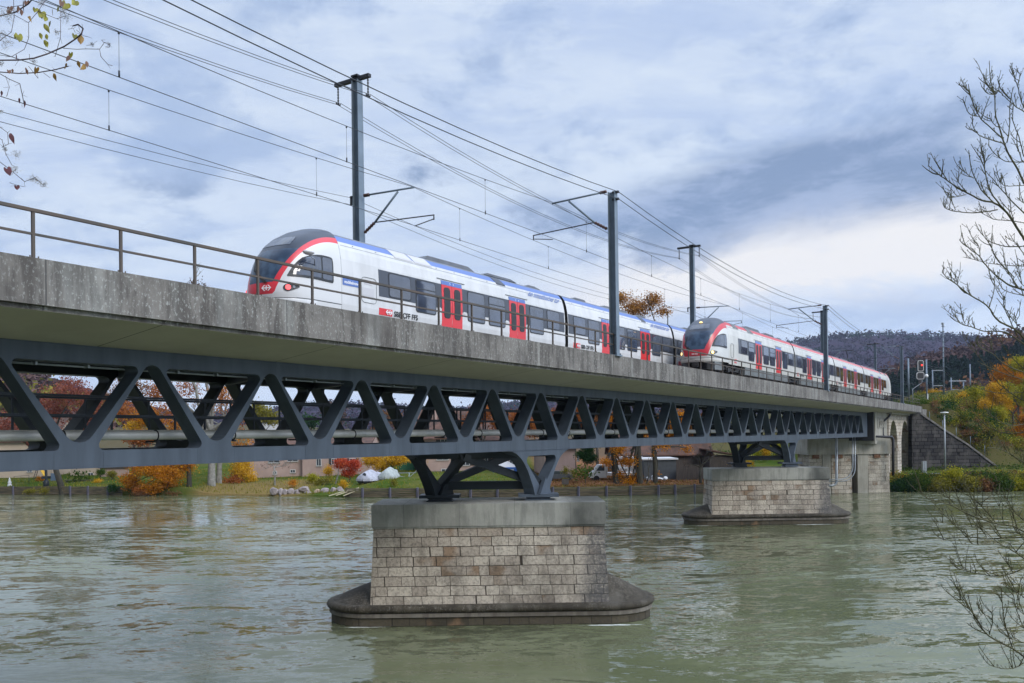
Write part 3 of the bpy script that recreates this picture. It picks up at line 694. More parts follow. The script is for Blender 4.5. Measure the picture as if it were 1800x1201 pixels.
def panel(mb, surf, rows, off, nu=1, mi=0, depth=.03):
    """a piece laid over the near side of the body; rows = (z, u0, u1)"""
    zs = []
    for a, b in zip(rows, rows[1:]):
        k = 2 if abs(b[0]-a[0]) > .3 else 1
        for q in range(k): f = q/k; zs.append(tuple(a[i]+(b[i]-a[i])*f for i in range(3)))
    zs.append(rows[-1]); k0 = len(mb.v); n = nu+1
    for (z, a, b) in zs:
        for i in range(n): u = a+(b-a)*i/nu; mb.v.append((u, -(surf(u, z)+off), z))
    for j in range(len(zs)-1):
        for i in range(nu): a = k0+j*n+i; mb.f.append((a, a+1, a+n+1, a+n)); mb.mi.append(mi); mb.sm.append(False)
    # rim
    ring = [k0+i for i in range(n)]+[k0+j*n+n-1 for j in range(1, len(zs))]+[k0+(len(zs)-1)*n+i for i in range(n-2, -1, -1)]+[k0+j*n for j in range(len(zs)-2, 0, -1)]
    m0 = len(mb.v)
    for i in ring: x, y, z = mb.v[i]; mb.v.append((x, y+depth, z))
    for i in range(len(ring)):
        j = (i+1) % len(ring); mb.f.append((ring[i], ring[j], m0+j, m0+i)); mb.mi.append(mi); mb.sm.append(False)
    return mb
def rr(u0, u1, z0, z1, r=.1):
    out = []
    for k in range(4): a = pi/2*k/3; out.append((z0+r*(1-cos(a)), u0+r*(1-sin(a)), u1-r*(1-sin(a))))
    for k in range(3, -1, -1): a = pi/2*k/3; out.append((z1-r*(1-cos(a)), u0+r*(1-sin(a)), u1-r*(1-sin(a))))
    return out
def rect(u0, u1, z0, z1): return [(z0, u0, u1), (z1, u0, u1)]
def emblem(mb, uc, zc, s, yoff, surf=None, mi=0):
    def P(a, b): return (uc+a*s, yoff, zc+b*s)
    for poly in ([(-.36, -.05), (.36, -.05), (.36, .05), (-.36, .05)], [(-.05, .055), (.05, .055), (.05, .2), (-.05, .2)], [(-.05, -.2), (.05, -.2), (.05, -.055), (-.05, -.055)],
                 [(-.5, 0), (-.24, .25), (-.12, .25), (-.38, 0)], [(-.5, 0), (-.38, 0), (-.12, -.25), (-.24, -.25)], [(.5, 0), (.38, 0), (.12, .25), (.24, .25)], [(.5, 0), (.24, -.25), (.12, -.25), (.38, 0)]):
        mb.hexa([P(*p) for p in poly], [(uc+a*s, yoff-.006, zc+b*s) for a, b in poly], mi)
def livery(name, thick, band_col, red, white):
    M, t, b, ob = new_mat(name, .22, .5)
    sp = t.n('ShaderNodeSeparateXYZ', i={0: ob}); u, y, z = (sp, 0), (sp, 1), (sp, 2)
    e1 = t.m('POWER', t.m('DIVIDE', t.m('MAXIMUM', t.m('SUBTRACT', 3.4, u), 0.), 2.98), 2.)
    e2 = t.m('POWER', t.m('DIVIDE', t.m('MAXIMUM', t.m('SUBTRACT', z, .6), 0.), 3.2), 2.12)
    q = t.m('SQRT', t.m('ADD', e1, e2))
    th = t.m('MULTIPLY', t.m('ADD', .45, t.m('MULTIPLY', t.m('MAXIMUM', u, 0.), .35)), thick)
    outside = t.m('GREATER_THAN', q, .985)
    inred = t.m('MULTIPLY', t.m('GREATER_THAN', q, t.m('SUBTRACT', .985, th)), t.m('GREATER_THAN', z, 1.3))
    low = t.m('LESS_THAN', z, 1.74)
    glass = (.035, .06, .105)
    nz = t.noise(ob, 1.4, 3)
    glz = t.mix(t.m('MULTIPLY', t.m('GREATER_THAN', z, 3.05), 1.), t.mix(t.ss((nz, 0), .4, .6), (.020, .036, .066), (.05, .085, .135)), (.022, .030, .048))
    c = t.mix(inred, white, red); c = t.mix(outside, c, glz)
    c = t.mix(t.m('MULTIPLY', outside, low), c, red)
    c = t.mix(t.m('LESS_THAN', z, 1.3), c, white)
    c = t.mix(t.m('MULTIPLY', t.m('LESS_THAN', z, 1.17), t.m('GREATER_THAN', z, 1.14)), c, (.12, .12, .12))
    t.link(c, b.inputs['Base Color'])
    isg = t.m('MULTIPLY', t.m('MULTIPLY', outside, t.m('GREATER_THAN', z, 1.74)), t.m('LESS_THAN', z, 3.05))
    t.nt.links.new(t.m('SUBTRACT', .30, t.m('MULTIPLY', isg, .16)).outputs[0], b.inputs['Roughness'])
    return M

def make_nose(root, liv, lamp, tail, lit_label, number, white, first):
    o = MB(); zs = [.95, 1.05, 1.15, 1.3, 1.4, 1.6, 1.8, 2.0, 2.2, 2.4, 2.6, 2.75, 2.9, 3.1, 3.3, 3.45, 3.64, 3.76, 3.88, 3.95, 4.02, 4.1, 4.14, 4.17, 4.19, 4.2]; N = 30
    rows = []
    for z in zs:
        r = []
        for k in range(-N, N+1): r.append(nose_pt(k/N, z))
        a, b = r[0].copy(), r[-1].copy(); a.x = b.x = 3.35
        rows.append([a]+r+[b])
    n = len(rows[0])
    for r in rows: o.v += [tuple(p) for p in r]
    for i in range(len(rows)-1):
        for j in range(n-1): o.f.append((i*n+j, i*n+j+1, (i+1)*n+j+1, (i+1)*n+j)); o.mi.append(0); o.sm.append(True)
    o.f.append(tuple((len(rows)-1)*n+j for j in range(n))); o.mi.append(0); o.sm.append(True)
    # back face
    o.add([(3.34, -interp(WN, z), z) for z in zs]+[(3.34, interp(WN, z), z) for z in reversed(zs)], [tuple(range(2*len(zs)))])
    cab = o.build('driver_cab', liv, root)
    # bumper lip
    b = MB(); lip = [nose_pt(k/10, 1.02, .05) for k in range(-10, 11)]; lo = [nose_pt(k/10, .9, .03) for k in range(-10, 11)]; up = [nose_pt(k/10, 1.14, .01) for k in range(-10, 11)]
    for R_ in (lo, lip, up): b.v += [tuple(p) for p in R_]
    for i in range(2):
        for j in range(20): b.f.append((i*21+j, i*21+j+1, (i+1)*21+j+1, (i+1)*21+j)); b.mi.append(0); b.sm.append(True)
    b.build('bumper', white, cab)
    # headlamp clusters
    for sgn in (-1, 1):
        h = MB(); k0 = 0
        cen = nose_pt(.52*sgn, 1.52, .012); h.v.append(tuple(cen))
        K = 20
        for k in range(K):
            a = 2*pi*k/K; dt = .20*cos(a) if cos(a) > 0 else .09*cos(a); dz = .14*sin(a)*(1-.35*max(0, cos(a))) + (.05*cos(a) if cos(a) > 0 else 0)
            h.v.append(tuple(nose_pt(sgn*(.50+dt), 1.52+dz, .012)))
        for k in range(K): h.f.append((0, 1+k, 1+(k+1) % K)); h.mi.append(0); h.sm.append(False)
        hc = h.build('headlight', M_frame, cab)
        l = MB(); p = nose_pt(.50*sgn, 1.53, .02); nrm = (nose_pt(.50*sgn, 1.53, .1)-nose_pt(.50*sgn, 1.53, 0)); nrm = Vector((-.62, .78*sgn, 0))
        l.tube([p-nrm*.02, p+nrm*.015], [.105, .095], 14); l.build('lens', lamp, hc)
        l = MB(); p = nose_pt(.60*sgn, 1.55, .02); l.tube([p-nrm*.02, p+nrm*.012], [.055, .05], 10); l.build('lens', M_lamp_o, hc)
    # wipers and their spindle
    wp = MB()
    for dx in (0, .07, .14): wp.tube([nose_pt(-.08-dx*.3, 1.72, .04), nose_pt(.12-dx*.3, 2.25, .05), nose_pt(.25-dx*.2, 2.8, .04)] if first else [nose_pt(.10-dx*.3, 1.72, .04), nose_pt(.32-dx*.2, 2.1, .05), nose_pt(.30-dx*.2, 2.75, .04)], .016, 5)
    wp.build('wiper', M_black, cab)
    # cab side window
    cw = MB(); panel(cw, nose_y, [(1.92, 2.76, 2.86), (1.94, .95, 2.88), (1.98, .95, 2.9), (2.15, 1.04, 2.9), (2.35, 1.16, 2.9), (2.55, 1.34, 2.9), (2.7, 1.52, 2.9), (2.82, 1.82, 2.88), (2.88, 2.1, 2.83), (2.90, 2.3, 2.7)], .022, 12)
    w_ = cw.build('side_window', M_frame, cab)
    g_ = MB(); panel(g_, nose_y, rr(2.33, 2.83, 2.0, 2.83, .07), .030, 3); g_.build('pane', M_glass, w_)
    g_ = MB(); panel(g_, nose_y, [(2.02, 1.1, 2.24), (2.15, 1.13, 2.26), (2.35, 1.25, 2.26), (2.55, 1.43, 2.26), (2.7, 1.62, 2.26), (2.8, 1.92, 2.24)], .030, 12); g_.build('pane', M_glass, w_)
    # body seams
    s_ = MB()
    for z in (1.16,): panel(s_, nose_y, [(z, 1.2, 3.3), (z+.02, 1.2, 3.3)], .006, 8, depth=.01)
    s_.build('seam', M_skirt, cab)
    # roof visor step (long dark pane above the windscreen)
    vs = MB(); k0 = 0; rws = []
    for z in (3.22, 3.32, 3.46, 3.58):
        rws.append([nose_pt(k/14*(.62 if first else .58), z, .014) for k in range(-7, 8)])
    for r in rws: vs.v += [tuple(p) for p in r]
    for i in range(3):
        for j in range(14): vs.f.append((i*15+j, i*15+j+1, (i+1)*15+j+1, (i+1)*15+j)); vs.mi.append(0); vs.sm.append(True)
    vs.build('roof_pane', M_glass, cab)
    if not first:
        l = MB(); l.lathe([(.0, 0), (.10, 0), (.12, .03), (.05, .06)], 10, nose_pt(0, 3.72, .02)); l.build('top_lamp', M_lamp_y, cab)
    else:
        l = MB(); p = Vector((1.55, -1.46, 2.72)); l.tube([Vector((1.95, -1.44, 2.45)), Vector((1.75, -1.62, 2.62)), Vector((1.45, -1.66, 2.72))], .02, 6); l.v2 = 0
        l.build('mirror_arm', M_galv_l, cab)
        l = MB(); l.lathe([(.02, -.10), (.09, -.09), (.17, -.03), (.19, .03), (.14, .10), (.02, .13)], 12, (1.42, -1.66, 2.80)); l.v = [(1.42+(x-1.42)*1.35, y, 2.8+(z-2.8)*.75) for x, y, z in l.v]; l.build('mirror', M_white, cab)
    # emblem and running number on the front
    if first:
        e = MB(); emblem(e, 0, 0, .42, 0); eo = e.build('emblem', M_wlet, cab); pz = nose_pt(-.12, 1.52, .03); eo.location = pz; eo.rotation_euler = (0, 0, radians(-78))
        text('523 007', .15, 'number', M_black, cab, nose_pt(.02, 1.19, .03), (pi/2, 0, radians(-82)), .003, 'CENTER')
    else:
        text('023 062', .13, 'number', M_wlet, cab, nose_pt(.0, 1.40, .03), (pi/2, 0, radians(-86)), .003, 'CENTER')
    # coupler, plough and vents under the nose
    pl = MB(); pl.box(1.1, 3.2, -1.15, 1.15, .45, .94); pl.build('nose_underframe', M_bogie, cab)
    pl = MB()
    for s in (-1, 1):
        pl.hexa([(.95, s*.95-.3, .35), (2.1, s*1.1-.3, .35), (2.1, s*1.1+.25, .35), (1.05, s*.95+.2, .35)], [(.9, s*.95-.3, .9), (2.0, s*1.1-.3, .9), (2.0, s*1.1+.25, .9), (1.0, s*.95+.2, .9)])
        for k in range(6): pl.box(.87, .96, s*.9-.28, s*.9+.2, .42+.08*k, .45+.08*k)
    pl.build('plough', M_skirt, cab)
    pl = MB(); pl.tube([(.62, 0, .72), (1, 0, .72)], .13, 10); pl.box(.5, .75, -.2, .2, .58, .88); pl.build('coupler', M_bogie, cab)
    return cab

def make_train(name, label, nose_x, yc, first, warm):
    root = thing('passenger_train', label, 'train', bpt(nose_x, yc, 3.95), ry=GR, group='white articulated trains on the bridge')
    white = M_white if first else M_white2
    band = M_blue if first else M_redband
    liv = livery('nose_livery' if first else 'nose_livery_wide', .046 if first else .080, None, (.60, .035, .05) if first else (.50, .03, .045), (.60, .60, .595) if first else (.57, .57, .55))
    cab = make_nose(root, liv, M_lamp_r if first else M_lamp_y, False, '', '', white, first)
    L1, L2 = 21.3, 16.05
    segs = [(0, L1), (L1, L1+L2), (L1+L2, L1+2*L2), (L1+2*L2, 2*L1+2*L2)]
    def body(u0, u1):
        b = MB(); P = [(z, w) for z, w in PROF]
        ring = [(-w, z) for z, w in P[:-1]]+[(0, 4.11)]+[(w, z) for z, w in reversed(P[:-1])]
        n = len(ring)
        for u in (u0, u1):
            for (y, z) in ring: b.v.append((u, y, z))
        for j in range(n-1):
            zc = (ring[j][1]+ring[j+1][1])/2
            mi = 1 if 3.64 < zc < 3.88 else (2 if zc > 3.88 else 0)
            b.f.append((j, j+1, n+j+1, n+j)); b.mi.append(mi); b.sm.append(False)
        b.f.append((0, n, 2*n-1, n-1)); b.mi.append(3); b.sm.append(False)
        b.f.append(tuple(range(n))); b.mi.append(3); b.sm.append(False); b.f.append(tuple(range(2*n-1, n-1, -1))); b.mi.append(3); b.sm.append(False)
        return b
    def door(cr, uc):
        hw = .78
        d = MB()
        for s in (-1, 1):
            a, c = (uc-hw, uc-.012) if s < 0 else (uc+.012, uc+hw)
            panel(d, car_y, rect(a, c, .93, 2.86), .024)
        do = d.build('door', M_red, cr)
        for s in (-1, 1):
            g_ = MB(); panel(g_, car_y, rr(uc+s*.39-.235, uc+s*.39+.235, 1.37, 2.76, .14), .030); g_.build('pane', M_glass if not warm else M_glass_refl, do) if False else panel
            gb = g_.build('door_window', M_frame, cr)
        h = MB(); panel(h, car_y, rect(uc-hw, uc-.01, 2.865, 3.05), .026); panel(h, car_y, rect(uc+.01, uc+hw, 2.865, 3.05), .026); h.build('door_header', M_blue, cr)
        t_ = MB(); panel(t_, car_y, rect(uc-1.05, uc+1.05, 3.10, 3.125), .03); t_.build('door_drip_rail', M_skirt, cr)
        if first:
            for s in (-.13, .13): text('2', .14, 'class_number', M_wlet, cr, (uc+s-.04, -1.425, 2.89), (radians(86), 0, 0), .002)
    def window(cr, u0, u1, tall, glass):
        z0 = 1.40 if tall else 1.80
        f = MB(); panel(f, car_y, rr(u0, u1, z0, 2.84, .13), .018); fo = f.build('window', M_frame, cr)
        g_ = MB(); panel(g_, car_y, rr(u0+.05, u1-.05, z0+.05, 2.79, .11), .023)
        # opening light bar
        gl = g_.build('window_pane', glass, cr)
        if tall and int(u0*10) % 2 == 0:
            k = MB(); panel(k, car_y, rect(u0+.05, u1-.05, 2.42, 2.46), .026); k.build('window_bar', M_frame, cr)
    lay_end = dict(b=(5.5, 21.05), w=[(6.1, 7.55, 0), (7.87, 9.3, 1), (11.7, 13.15, 1), (13.47, 14.95, 1), (17.3, 18.75, 1), (19.1, 20.5, 0)], d=[10.5, 16.12])
    lay_mid = dict(b=(.22, 15.85), w=[(.8, 2.3, 0), (2.62, 4.1, 1), (6.25, 7.7, 1), (8.05, 9.6, 1), (12.05, 13.5, 1), (13.9, 15.35, 0)], d=[5.22, 10.95])
    for ci, (a, b_) in enumerate(segs):
        tail = ci == 3
        ua, ub = (3.36 if ci == 0 else .17), (b_-a-.17 if not tail else b_-a-3.36)
        bo = body(a+ua if ci == 0 else a+ua, a+ub).build('car_body', [white, band, M_roof, M_bogie], root)
        lay = lay_end if ci in (0, 3) else lay_mid; Lc = b_-a
        mir = ci in (2, 3)
        def U(x): return a+(Lc-x if mir else x)
        def rg(x0, x1): p, q_ = U(x0), U(x1); return min(p, q_), max(p, q_)
        gl = M_glass_refl if (warm and ci >= 2) else M_glass  # rear cars carry the painted tree reflection
        bb = MB(); u0, u1 = rg(*lay['b']); panel(bb, car_y, rect(u0, u1, 1.77, 2.87), .008); bb.build('window_band', M_wband, bo)
        for (x0, x1, tl) in lay['w']: u0, u1 = rg(x0, x1); window(bo, u0, u1, tl, gl)
        for x in lay['d']: door(bo, U(x))
        # white posts rising between door and window
        for x in lay['d']:
            for s in (-1, 1): wp = MB(); panel(wp, car_y, rect(U(x)+s*.99-.12, U(x)+s*.99+.12, 1.70, 1.80 if first else 2.0), .012); wp.build('sill_post', white, bo)
        # lower skirt
        sk = MB()
        us, ue = (a+7.2 if ci == 0 else a+1.9), (a+Lc-1.9 if not tail else a+Lc-7.2)
        sk.prism([(-1.38, .86), (-1.34, .33), (1.34, .33), (1.38, .86)], us, ue, 'x')
        sk.build('skirt', M_skirt, bo)
        sl_ = MB(); panel(sl_, car_y, rect(a+ua+.1, a+ub-.1, 3.50, 3.515), .005, depth=.01)
        for k in range(int((ub-ua)/1.35)): panel(sl_, car_y, rect(a+ua+.8+1.35*k, a+ua+.86+1.35*k, 3.56, 3.60), .006, depth=.01)
        sl_.build('roof_seam', M_skirt, bo)
        # roof gear
        if ci in (0, 3):
            for x0, x1, h, w_ in ((9.4, 13.4, .16, .72), (4.2, 4.5, .08, .3), (14.0, 17.0, .07, .85), (18, 19.5, .05, .8)):
                u0, u1 = rg(x0, x1); rf = MB(); rf.prism([(u0, 4.02), (u0+.25, 4.06+h), (u1-.6, 4.06+h), (u1, 4.02)], -w_, w_); rf.build('roof_unit', M_roof, bo)
        else:
            for x0, x1, h, w_ in ((2., 3.6, .06, .8), (6, 9.5, .08, .75), (11, 12.5, .06, .8)):
                u0, u1 = rg(x0, x1); rf = MB(); rf.prism([(u0, 4.02), (u0+.2, 4.06+h), (u1-.2, 4.06+h), (u1, 4.02)], -w_, w_); rf.build('roof_unit', M_roof, bo)
        hs = ((6.55, 7.75, M_hatch), (7.85, 9.1, M_hatch), (14.3, 15.1, M_wband)) if (ci in (0, 3) and first) else (((4.7, 5.9, M_skirt), (8.2, 9.5, M_skirt)) if ci in (0, 3) else ((10.6, 11.3, M_wband),) if first else ())
        for x0, x1, hm in hs:
            u0, u1 = rg(x0, x1); h = MB(); panel(h, car_y, [(3.56, u0+.18, u1+.18), (3.64, u0+.14, u1+.14), (3.88, u0-.08, u1-.08), (3.93, u0-.12, u1-.12)], .016); h.build('roof_hatch', hm, bo)
        # operator mark
        if not tail:
            l0 = a+5.5 if ci == 0 else a+.8
            if not first and ci == 0: l0 = a+4.6
            k = MB(); panel(k, car_y, rect(l0, l0+(.82 if first else .5), 1.02, 1.30), .012); lo = k.build('operator_mark', M_red, bo)
            k = MB(); emblem(k, l0+(.59 if first else .25), 1.165, .40, -1.462); k.build('emblem', M_wlet, bo)
            if first or ci > 0: text('SBB CFF FFS', .31, 'operator_name', M_black, bo, (l0+.92, -1.452, 1.045), (pi/2, 0, 0), .004, font_squash=.98 if first else .8)
            if first and ci < 2: text('ein sympathischer zug', .40, 'slogan', M_blet, bo, (a+Lc-3.95, -1.325, 3.36), (radians(105-0), 0, 0), .003, font_squash=.92)
        if ci == 0 and first:
            k = MB(); panel(k, car_y, rect(3.4, 4.38, 1.94, 2.21), .012); k.build('name_board', M_blue, bo)
            text('stadtbahnzug', .165, 'name', M_wlet, bo, (3.48, -1.456, 2.02), (pi/2, 0, 0), .002, font_squash=.95)
        if ci == 0:
            k = MB(); u0, u1, z0, z1 = (4.45, 5.35, 1.41, 2.42) if first else (3.75, 4.35, 1.35, 2.35)
            R_ = rr(u0, u1, z0, z1, .18)
            pts = [(u_, -1.45, z_) for z_, u_, _ in R_]+[(u_, -1.45, z_) for z_, _, u_ in reversed(R_)]; pts.append(pts[0])
            k.tube(pts, .010, 4); k.build('service_hatch', M_skirt, bo)
            if first:
                k = MB(); panel(k, car_y, rect(4.62, 5.05, 2.14, 2.28), .01); panel(k, car_y, rect(4.5, 5.2, 1.68, 2.0), .01); k.build('hatch_grille', M_hatch, bo)
        # far side band
        if ci > 0:
            j = MB(); j.prism([(-1.25, .6), (-1.25, 3.0), (-1.12, 3.6), (-.8, 3.9), (.8, 3.9), (1.12, 3.6), (1.25, 3.0), (1.25, .6)], a-.18, a+.18, 'x'); 
            j.build('gangway_bellows', M_frame, root)
    tl = MB()
    # tail cab: the same nose turned round
    tc_ = clone(cab, root); tc_.location = (2*L1+2*L2, 0, 0); tc_.rotation_euler[2] = pi
    # bogies
    wb = 2.7
    bl = [5.1, L1, L1+L2, L1+2*L2, 2*L1+2*L2-5.1]; proto = None
    for u in bl:
        if proto is None:
            f = MB()
            for s in (-1, 1):
                f.prism([(-1.75, .5), (-1.6, .72), (-.6, .66), (-.3, .5), (.3, .5), (.6, .66), (1.6, .72), (1.75, .5), (1.5, .42), (-1.5, .42)], s*1.13-.06, s*1.13+.06)
                for x in (-1.35, 1.35): f.box(x-.18, x+.18, s*1.16-.12, s*1.16+.12, .32, .6)
                f.lathe([(.24, .6), (.26, .68), (.24, .82), (.26, .86)], 10, (0, s*1.05, 0))
            f.box(-.3, .3, -1.1, 1.1, .45, .66)
            proto = f.build('bogie', M_bogie, root)
            for x in (-wb/2, wb/2):
                w_ = MB()
                for s in (-1, 1): w_.tube([(x, s*.69, .435), (x, s*.76, .435), (x, s*.80, .435), (x, s*.83, .435)], [.46, .435, .42, .2], 20)
                w_.tube([(x, -.7, .435), (x, .7, .435)], .08, 8); w_.build('wheelset', M_wheel, proto)
            proto.location = (u, 0, 0)
        else:
            c = clone(proto, root); c.location = (u, 0, 0)
    return root
train_a = make_train('t1', 'nearer-nosed white train with a blue roof band, red front and blue name board', 20.9, 24.64, True, False)
train_b = make_train('t2', 'white train with a red roof band and lit headlamps on the near track', 55.3, 20.74, False, True)
# pantograph
pg = MB(); B0 = Vector((106-55.3, 0, 4.1))
pg.bar(B0+Vector((-.5, 0, .05)), B0+Vector((.55, 0, .65)), .1); pg.bar(B0+Vector((.55, 0, .65)), B0+Vector((-.1, 0, 1.42)), .06)
pg.bar(B0+Vector((-.35, -.75, 1.45)), B0+Vector((-.35, .75, 1.45)), .07, .05); pg.bar(B0+Vector((.15, -.75, 1.45)), B0+Vector((.15, .75, 1.45)), .07, .05)
for s in (-.72, .72): pg.bar(B0+Vector((-.35, s, 1.45)), B0+Vector((.15, s, 1.45)), .05)
for s in (-.8, .8): pg.bar(B0+Vector((-.1, s*.95, 1.45)), B0+Vector((-.1, s*1.2, 1.25)), .04)
pg.box(B0.x-.9, B0.x+.7, -.55, .55, 4.08, 4.18); pg.build('pantograph', M_iron, train_b)
# ------------------------------------------------------------- overhead line
def hcol(mb, x, y, z0, z1, w0, w1=None, t=.03):
    """H-section column"""
    w1 = w1 or w0
    for s in (-1, 1):
        a = w0/2; b = w1/2
        mb.hexa([(x-a, y+s*a-t/2, z0), (x+a, y+s*a-t/2, z0), (x+a, y+s*a+t/2, z0), (x-a, y+s*a+t/2, z0)], [(x-b, y+s*b-t/2, z1), (x+b, y+s*b-t/2, z1), (x+b, y+s*b+t/2, z1), (x-b, y+s*b+t/2, z1)])
    mb.hexa([(x-t/2, y-w0/2, z0), (x+t/2, y-w0/2, z0), (x+t/2, y+w0/2, z0), (x-t/2, y+w0/2, z0)], [(x-t/2, y-w1/2, z1), (x+t/2, y-w1/2, z1), (x+t/2, y+w1/2, z1), (x-t/2, y+w1/2, z1)])
def cantilever(root, y0, dirn, reach, z, arm=True, stag=0.):
    """bracket from a mast at y=y0; dirn -1 towards the viewer; z = contact wire height (local)"""
    tip = y0+dirn*reach
    c = MB(); c.tube([(0, y0+dirn*.45, z+1.86), (0, tip, z+1.76)], .045, 8)
    c.tube([(0, y0+dirn*.75, z+.45), (0, y0+dirn*(reach*.70), z+1.72)], .05, 8); cc = c.build('cantilever', M_galv, root)
    i = MB()
    for (a, b) in (((0, y0+dirn*.14, z+1.87), (0, y0+dirn*.5, z+1.86)), ((0, y0+dirn*.14, z+.10), (0, y0+dirn*.80, z+.50))):
        a, b = Vector(a), Vector(b); pts = [a+(b-a)*k/10 for k in range(11)]; i.tube(pts, [.035 if k in (0, 10) else (.09 if k % 2 else .05) for k in range(11)], 8)
    i.build('insulator', M_insul, cc)
    r_ = MB(); r_.tube([(0, y0+dirn*.9, z+.5), (0, tip+dirn*1.1, z+.34)], .028, 6)
    r_.tube([(0, tip+dirn*1.1, z+.36), (0, tip+dirn*1.1, z+.12)], .03, 6)
    r_.tube([(0, tip+dirn*1.08, z+.16), (0, tip, z+.0)], .022, 6); r_.build('registration_arm', M_iron, cc)
def mast(X, Y, ztop, zbase, w0, w1, label, far, group):
    o = bpt(X, Y, zbase); root = thing('catenary_mast', label, 'mast', o, 0, group)
    H = ztop-zbase
    p = MB(); hcol(p, 0, 0, 0, H, w0, w1); p.box(-.3, .3, -.26, .26, -.04, .03)
    for s in (-.2, .2): p.box(s-.02, s+.02, -.22, -.18, .03, .1)
    p.build('pole', M_galv, root)
    return root, zbase
far_x = [-14.5, 30.4, 74.7, 126.0, 168.]
near_x = [-7.3, 36.4, 80.1, 125.0]
flab = {30.4: 'tall grey mast with T-shaped top behind the blue-banded train, left of the picture centre', 74.7: 'tall grey T-topped mast rising behind the cab of the train with lit headlamps', 126.: 'T-topped mast close behind the shorter mast over the red-banded train', 168.: 'far T-topped mast standing before the wooded hill beyond the train tail', -14.5: 'T-topped mast behind the left end of the bridge'}
nlab = {36.4: 'grey mast on the near parapet, standing before the blue-banded train', 80.1: 'grey mast on the near parapet in front of the red-banded train', 125.: 'grey mast standing on the parapet beyond the train tail', -7.3: 'grey mast on the near parapet at the left end of the bridge'}
for X in far_x:
    root, zb = mast(X, 27.9, 16.95 if X < 160 else 15.9, 3.68, .42, .36, flab[X], True, 'tall masts on the far side of the tracks')
    T = (16.95 if X < 160 else 15.9)-zb
    a = MB(); a.box(-.1, .1, -.82, 1.38, T-.0, T+.16); a.box(-.2, .2, -.2, .2, T+.16, T+.24); ar = a.build('cross_arm', M_iron, root)
    for y in (-.70, 1.22):
        i = MB(); pts = [(0, y, T-.05-.07*k) for k in range(12)]; i.tube(pts, [.05 if k % 2 else .025 for k in range(12)], 7); i.tube([(-.13, y, T-.86), (.13, y, T-.86)], .035, 6)
        for s in (-.13, .13): i.tube([(s, y, T-.86), (s, y, T-.8)], .03, 5)
        i.build('insulator', M_iron, ar)
    a = MB(); a.box(-.06, .06, .2, .5, 11.45-zb, 11.52-zb); a.box(-.05, .05, .42, .5, 11.1-zb, 11.5-zb); a.build('bracket', M_iron, root)
    cantilever(root, -.2, -1, 3.2, 9.56-zb)
for X in near_x:
    root, zb = mast(X, 17.45, 11.36, 3.68, .34, .32, nlab[X], False, 'masts standing on the near parapet')
    cantilever(root, .16, 1, 3.1, 9.57-zb)
    T = 11.36-zb
    for z in (-.03, -.36): a = MB(); a.box(-.06, .06, -.32, .0, T+z-.05, T+z+.05); a.build('wire_clamp', M_iron, root)
WR = .011
def sagline(p, q, sag, n=14):
    p, q = Vector(p), Vector(q); return [p+(q-p)*k/n-Vector((0, 0, sag*4*(k/n)*(1-k/n))) for k in range(n+1)]
def chain(xs, Y, z, sag, r=WR):
    pts = []
    for a, b in zip(xs, xs[1:]): pts += sagline(bpt(a, Y, z), bpt(b, Y, z), sag)
    return pts
def wire(name, label, group, *chains, r=WR):
    o = chains[0][0].copy(); mb = MB()
    for c in chains: mb.tube([p-o for p in c], r, 5)
    return tag(mb.build(name, M_wire, loc=o), label, 'wire', group)
NX = [-51, -7.3, 36.4, 80.1, 125., 170, 230]; FX = [-60, -14.5, 30.4, 74.7, 126., 168., 225]
for d, lab in ((-.1, 'outer'), (.1, 'inner')):
    pass
for k, (z, s, lab) in enumerate(((11.33, .95, 'upper of two feeder wires along the tops of the near masts'), (11.0, .95, 'lower of two feeder wires along the tops of the near masts'))):
    wire('feeder_wire', lab, 'wires along the masts', chain(NX, 17.15, z, s), r=.017)
for Y, lab in ((29.12, 'twin feeder wires hanging from the far ends of the T-shaped mast tops'), (27.2, 'twin feeder wires hanging from the near ends of the T-shaped mast tops')):
    wire('feeder_wire', lab, 'wires along the masts', chain(FX, Y-.12, 16.13, 1.3), chain(FX, Y+.12, 16.13, 1.3), r=.014)
wire('return_wire', 'pair of return wires running behind the tall masts at bracket height', 'wires along the masts', chain(FX, 28.35, 11.45, 1.0), chain(FX, 28.35, 11.12, 1.0))
def catenary(xs, Y, label):
    o = bpt(xs[1], Y, 9.55); t = thing('overhead_line', label, 'overhead line', o, 0, 'contact lines over the tracks')
    m1 = MB(); ms = chain(xs, Y, 11.38, .62); m1.tube([p-o for p in ms], .012, 5); m1.build('messenger_wire', M_wire, t)
    m2 = MB(); pts = []
    for i, x in enumerate(xs): pts.append(bpt(x, Y+(.18 if i % 2 else -.18), 9.56))
    m2.tube([p-o for p in pts], .012, 5); m2.build('contact_wire', M_wire, t)
    for a, b in zip(xs, xs[1:]):
        n = 5
        for k in range(n):
            f = (k+.42)/n*.98
            x = a+(b-a)*f; zt = 11.38-.62*4*f*(1-f)
            d = MB(); p0 = bpt(x, Y, zt)-o; p1 = bpt(x, Y, 9.57)-o; d.tube([p0, p1], .0065, 4); d.tube([p1, p1+Vector((0, 0, .16))], .025, 5); d.tube([p0-Vector((0, 0, .06)), p0], .03, 5)
            d.build('dropper', M_wire, t)
catenary(NX, 20.74, 'contact line with droppers over the near track, above the train with lit headlamps')
catenary(FX, 24.64, 'contact line with droppers over the far track, above the blue-banded train')

